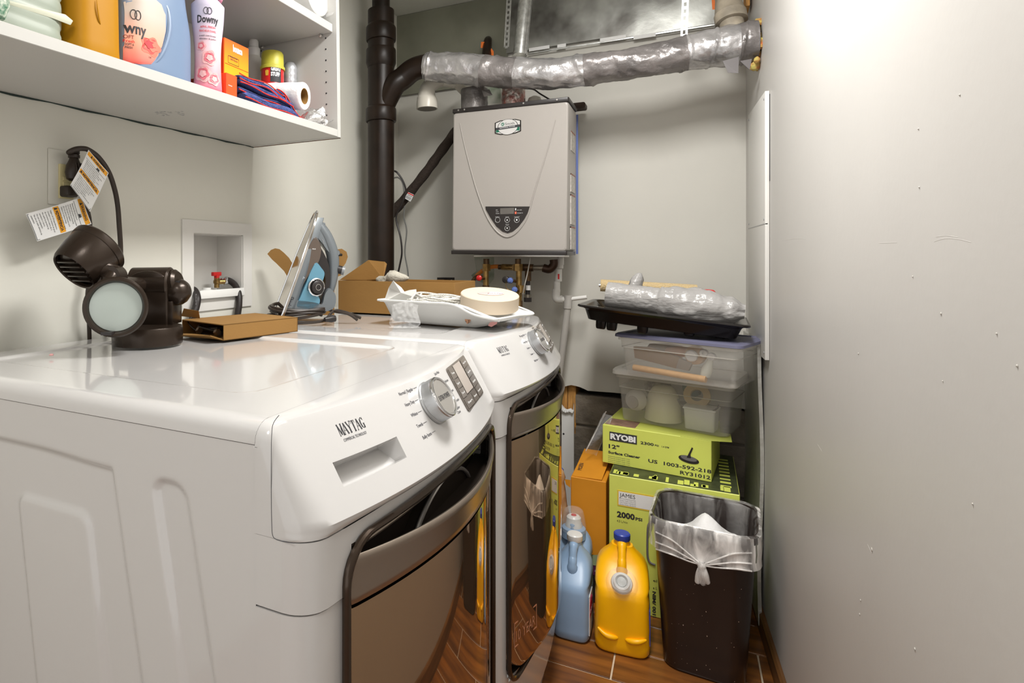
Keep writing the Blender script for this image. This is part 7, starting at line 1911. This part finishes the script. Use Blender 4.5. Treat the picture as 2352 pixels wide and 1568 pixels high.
# ================================================================ jugs on the floor
def detergent_jug(nm, label, M, W, Dp, H, m, capm, clear=False, front_spout=True, back_cap=True):
    """narrow end faces -y; x is width; body, slanted shoulder, loop handle, rear fill cap and front spout"""
    R = thing(nm, label, 'jug', M=M)
    rings = []
    hb = H*.56
    def S(z, y0, y1, w, p=5): return [V((q.x, q.y, z)) for q in sec(0, W/2, (y0+y1)/2, w/2, (y1-y0)/2, p, 40)]
    for z, ins in ((0, .010), (.003, .004), (.010, 0), (.03, -.001), (hb*.35, 0), (hb*.42, -.001), (hb*.75, .001), (hb*.9, .001), (hb, .004)):
        rings.append(S(z, ins, Dp-ins, W-2*ins))
    for k, f0, fb, fw in ((.12, .05, 0, 1.0), (.3, .16, 0, .985), (.5, .28, .01, .95), (.68, .38, .04, .86), (.84, .44, .09, .72), (1.0, .47, .16, .54)):
        z = hb+(H*.84-hb)*k; rings.append(S(z, .004+Dp*f0, Dp-.004-Dp*fb, W*fw, 5-2*k))
    z = H*.84
    for k, dz in ((1.0, .012), (.95, .016)): rings.append(S(z+dz, .004+Dp*.50, Dp*.78, W*.42*k, 3))
    B = build('body', MB(M).loft(rings), m, R, smooth=60)
    # rear cap
    cy = Dp*.64
    build('neck', MB(M).lathe([(.0215, 0), (.0215, H*.115)], 24, c=(W/2, cy, H*.82)), m, R)
    if back_cap: build('cap', MB(M).lathe([(.0225, 0), (.024, .003), (.024, .018), (.021, .021), (.0005, .0215)], 30, c=(W/2, cy, H*.935)), capm, R)
    # handle bar from neck down to front shoulder
    hpth = cr([V((W/2, cy-.010, H*.92)), V((W/2, cy-.028, H*.88)), V((W/2, Dp*.38, H*.80)), V((W/2, Dp*.32, H*.74)), V((W/2, Dp*.34, H*.60))], 6)
    build('handle', MB(M).tube(hpth, [.014]*6+[.012]*7+[.013]*6+[.016]*6, 14), m, R, smooth=60)
    if front_spout:
        sc_ = V((W/2, Dp*.16, hb+.022)); ax = V((0, -.80, .62))
        SP = build('spout', MB(M).lathe([(.031, -.012), (.031, 0), (.029, .005), (.028, .014), (.023, .018), (.022, .032), (.018, .034), (.014, .026)], 30, c=sc_, axis=ax, cap=False), M_WPL, R)
        build('spout_button', MB(M).lathe([(.014, .024), (.013, .030), (.0005, .032)], 20, c=sc_, axis=ax), mat('spout_grey', (.45, .47, .46), .4), SP)
        build('clear_cup', MB(M).lathe([(.043, -.006), (.045, 0), (.041, .018), (.037, .040), (.030, .046), (.0005, .047)], 30, c=sc_, axis=ax), M_CRYS, R)
    return R
# yellow
yA, yB = pZ(1364, 1493, 0), pZ(1494, 1524, 0)
x_ = yB-yA
JM = basis(V((yA.x, yA.y, .001)), x_, V((-x_.y, x_.x, 0)))
R = detergent_jug('detergent_jug', 'orange-yellow detergent jug with a blue cap on the floor beside the waste bin', JM, x_.length, .17, .315, M_YEL, M_BCAP)
W_ = x_.length
for sx_ in (-1, 1):
    build('molded_foot_ridge', MB(JM).tube(cr([V((W_/2+sx_*.066, .004, .062+.006*(sx_ < 0))), V((W_/2+sx_*.045, -.004, .056)), V((W_/2+sx_*.022, -.003, .052)), V((W_/2+sx_*.010, .002, .052))], 5), [.002+.006*math.sin(math.pi*(i+.5)/16) for i in range(16)], 10), M_YEL, R, smooth=60)
build('side_label', MB(JM).lohi((W_-.002, .03, .03), (W_+.0008, .13, .13)), M_BCAP, R, smooth=0)
# near blue jug
bA, bB = pZ(1264, 1462, 0), pZ(1344, 1484, 0)
x_ = bB-bA; x_ = x_.normalized()*.108
BJ = basis(V((bB.x-x_.x+.010, bB.y-x_.y, .001)), x_, V((-x_.y, x_.x, 0)))
R = detergent_jug('detergent_jug', 'light blue detergent jug with a white cap, nearest the dryer on the floor', BJ, .108, .155, .285, M_BLUEJ, M_WPL, front_spout=False)
LBL = build('side_label', MB(BJ).lohi((.106, .018, .020), (.1088, .085, .14)), M_PAPER, R, bevel=.004, seg=1)
build('pink_panel', MB(BJ).lohi((.1080, .020, .075), (.1094, .082, .115)), mat('magenta_print', (.62, .03, .10), .4), LBL, smooth=0)
for yy, zz in ((.03, .122), (.045, .126), (.06, .122)): build('pink_dot', MB(BJ).lathe([(.007, 0), (.006, .001)], 14, c=(.1085, yy, zz), axis=(1, 0, 0)), mat('pink_dot', (.75, .10, .25), .4), LBL)
text('Color', .014, lambda x, y, z: BJ @ V((.1096+z, .024+x, .085+y)), M_INKW, LBL, width=.05)
build('shoulder_fin', MB(BJ).tube(cr([V((-.002, .02, .12)), V((-.014, .05, .17)), V((.004, .07, .19))], 5), [.003, .006, .009, .010, .008, .006, .004, .003, .003, .003, .003], 10), M_BLUEJ, R, smooth=60)
# rear blue jug with clear cap
c = pD(1318, 1300, 2.03)
x_ = V((1, -.05, 0)).normalized()
BJ2 = basis(V((c.x-.055, 2.035, .001)), x_, V((-x_.y, x_.x, 0)))
zt3 = .315
R = detergent_jug('detergent_jug', 'light blue detergent jug with a clear dome cap behind the other blue jug', BJ2, .115, .09, .30, M_BLUEJ, M_WPL, front_spout=False, back_cap=False)
cz = .245
build('neck_ring', MB(BJ2).lathe([(.040, cz-.02), (.038, cz+.01), (.030, cz+.014)], 30, c=(.0575, .045, 0)), M_BLUEJ, R)
SPT = build('spout', MB(BJ2).lathe([(.026, cz+.005), (.027, cz+.02), (.024, cz+.026), (.023, cz+.045), (.018, cz+.050), (.0005, cz+.052)], 28, c=(.0575, .045, 0)), M_WPL, R)
build('red_mark', MB(BJ2).lathe([(.009, cz+.051), (.008, cz+.0535), (.0005, cz+.054)], 16, c=(.0575, .045, 0)), M_RED, SPT)
build('clear_dome', MB(BJ2).lathe([(.040, cz+.002), (.040, cz+.012), (.036, cz+.045), (.030, cz+.068), (.024, cz+.073), (.0005, cz+.074)], 30, c=(.0575, .045, 0)), M_CRYS, R)

# ================================================================ waste bin
cz_ = .425
RX0, RX1, RY0, RY1 = -.083, .193, 1.835, 2.098
R = thing('waste_bin', 'dark brown tapered waste bin with a tied clear liner, against the right wall', 'waste bin', ((RX0+RX1)/2, (RY0+RY1)/2, 0))
ccx, ccy = (RX0+RX1)/2-.004, (RY0+RY1)/2
ry_ = math.radians(-4)
CM_ = Matrix.Translation((ccx, ccy, .0008)) @ Matrix.Rotation(ry_, 4, 'Z')
HX, HY_ = (RX1-RX0)/2-.010, (RY1-RY0)/2-.004
def cring(z, k, ins=0, r=.055): 
    return [V((x, y, z)) for x, y in rrect(HX*k-ins, HY_*k-ins, r*k, 8)]
def kk_(z): return .80+.20*z/cz_
outer = [cring(z, kk_(z)*f) for z, f in ((0, .955), (.003, .985), (.010, 1), (.05, 1), (.12, 1), (.20, 1), (.30, 1), (cz_-.022, 1))]+[cring(cz_-.020, kk_(cz_), -.006), cring(cz_-.004, kk_(cz_), -.007), cring(cz_, kk_(cz_), -.004)]
inner = [cring(cz_-.001, kk_(cz_), .001), cring(.30, kk_(.30), .003), cring(.10, kk_(.1), .003), cring(.006, kk_(0), .004)]
build('bin', MB(CM_).loft(outer+inner), M_CAN, R, smooth=45)
mb = MB(); rr = random.Random(9)
for i in range(34):
    z = rr.uniform(.02, .30); x = rr.uniform(-.8, .8)*HX*kk_(z); s = rr.choice((.0004, .0005, .0007, .001))
    mb.add([CM_ @ V((x+a*s, -HY_*kk_(z)-.0006, z+b*s*rr.uniform(.8, 2.2))) for a, b in ((-1, -1), (1, -1), (1, 1), (-1, 1))], [(0, 1, 2, 3)])
build('paint_fleck', mb, mat('fleck', (.40, .30, .24), .8), R, smooth=0)['kind'] = 'stuff'
# liner: folded over the rim, gathered into a knot at the front
NL = 96
def lper(k, grow, z):
    pts = cring(0, kk_(min(cz_, z)), -grow); per = len(pts); f = (k/NL*per) % per; i = int(f); t = f-i
    p = pts[i].lerp(pts[(i+1) % per], t); return V((p.x, p.y, z))
kpos = V((.0, -HY_-.016, cz_-.090))
def liner(k, j):
    k = k % NL
    prof = [(-.010, cz_-.20), (-.008, cz_-.12), (-.006, cz_-.05), (-.004, cz_-.01), (.004, cz_+.004), (.011, cz_+.002), (.013, cz_-.015), (.015, cz_-.040), (.014, cz_-.062), (.016, cz_-.082)]
    g, z = prof[j]
    p = lper(k, g, z)
    a = k/NL
    n_ = nz(V((p.x*28, p.y*28, z*14)), 1)
    d = V((p.x, p.y, 0)).normalized()
    p += d*(.0045*n_*(1 if j > 4 else .5)); 
    if j > 5: p.z += .006*nz(V((p.x*14, p.y*14, 2)))
    if j < 4: p += d*(-.008*abs(nz(V((p.x*20, p.y*20, 7)))))
    # gathering toward the knot on the front
    if j >= 5 and p.y < -HY_*.6:
        w_ = math.exp(-((p.x-kpos.x)/.075)**2)*(j-4)/5
        tz_ = kpos.z+.012*(9-j); p.z += (tz_-p.z)*w_*.75; p.y -= .006*w_
        p.z += .010*math.sin(p.x*90)*w_*.4
    return p
mb = MB(CM_).grid(range(NL), range(10), lambda k, j: liner(k, j), cu=True)
LN = build('liner', mb, M_FILM, R, smooth=70)
LN.data.materials.append(M_FILMI)
for pl_ in LN.data.polygons:
    if max(LN.data.vertices[i].co.z for i in pl_.vertices) < -1: pass
for pl_ in LN.data.polygons:
    c_ = OM[LN] @ pl_.center; l_ = CM_.inverted() @ c_
    if abs(l_.x) < HX*kk_(min(cz_, l_.z))+.001 and abs(l_.y) < HY_*kk_(min(cz_, l_.z))+.001: pl_.material_index = 1
for (dx, dz, ln) in ((-.008, -.004, .05), (.010, -.006, .045), (.002, .0, .052)):
    pts = cr([kpos+V((0, -.004, .004)), kpos+V((dx*.6, -.008, -ln*.4)), kpos+V((dx, -.006, -ln*.8)), kpos+V((dx*1.6, -.004, -ln))], 6)
    build('knot_tail', MB(CM_).tube(pts, [.004+.006*math.sin(math.pi*(i+1)/20) for i in range(19)], 9), M_FILM, LN, smooth=60)
for sx_ in (-1, 1):
    for dz in (.012, .026, .002):
        pts = cr([kpos+V((0, -.004, 0)), kpos+V((sx_*.03, -.004, dz*.8)), kpos+V((sx_*.07, .000, dz*1.6+.004)), kpos+V((sx_*.115, .006, dz*2+.006))], 6)
        build('liner_crease', MB(CM_).tube(pts, [.0022]*19, 6), M_FILM, LN, smooth=60)
build('knot', MB(CM_).lathe([(.002, -.010), (.009, -.006), (.011, .001), (.008, .007), (.002, .010)], 14, c=kpos+V((0, -.008, 0)), axis=(0, -1, .2)), M_FILM, LN, smooth=60)
# tissue inside
R = thing('crumpled_tissue', 'white crumpled tissue lying inside the waste bin liner', 'tissue', CM_ @ V((0, 0, .25)))
def tis(s, t):
    x = -.10+.20*s; y = -.115+.17*t
    z = .365+.048*math.exp(-((s-.52)/.25)**2-((t-.75)/.3)**2)+.012*nz(V((s*5, t*5, 0)))-.05*abs(s-.5)
    return V((x, y, z))
build('tissue', MB(CM_).grid(lin(0, 1, 24), lin(0, 1, 20), tis), M_TISS, R, smooth=40)
mb = MB(CM_).loft([[V((x*.8, y*.8, z)) for x, y in rrect(HX*.8, HY_*.8, .03, 5)] for z in (.20, .31)]); o = build('refuse', mb, mat('refuse_dark', (.05, .04, .035), .8, bump=.8), None); tag(o, 'dark refuse below the tissue in the waste bin', 'refuse', kind='stuff')
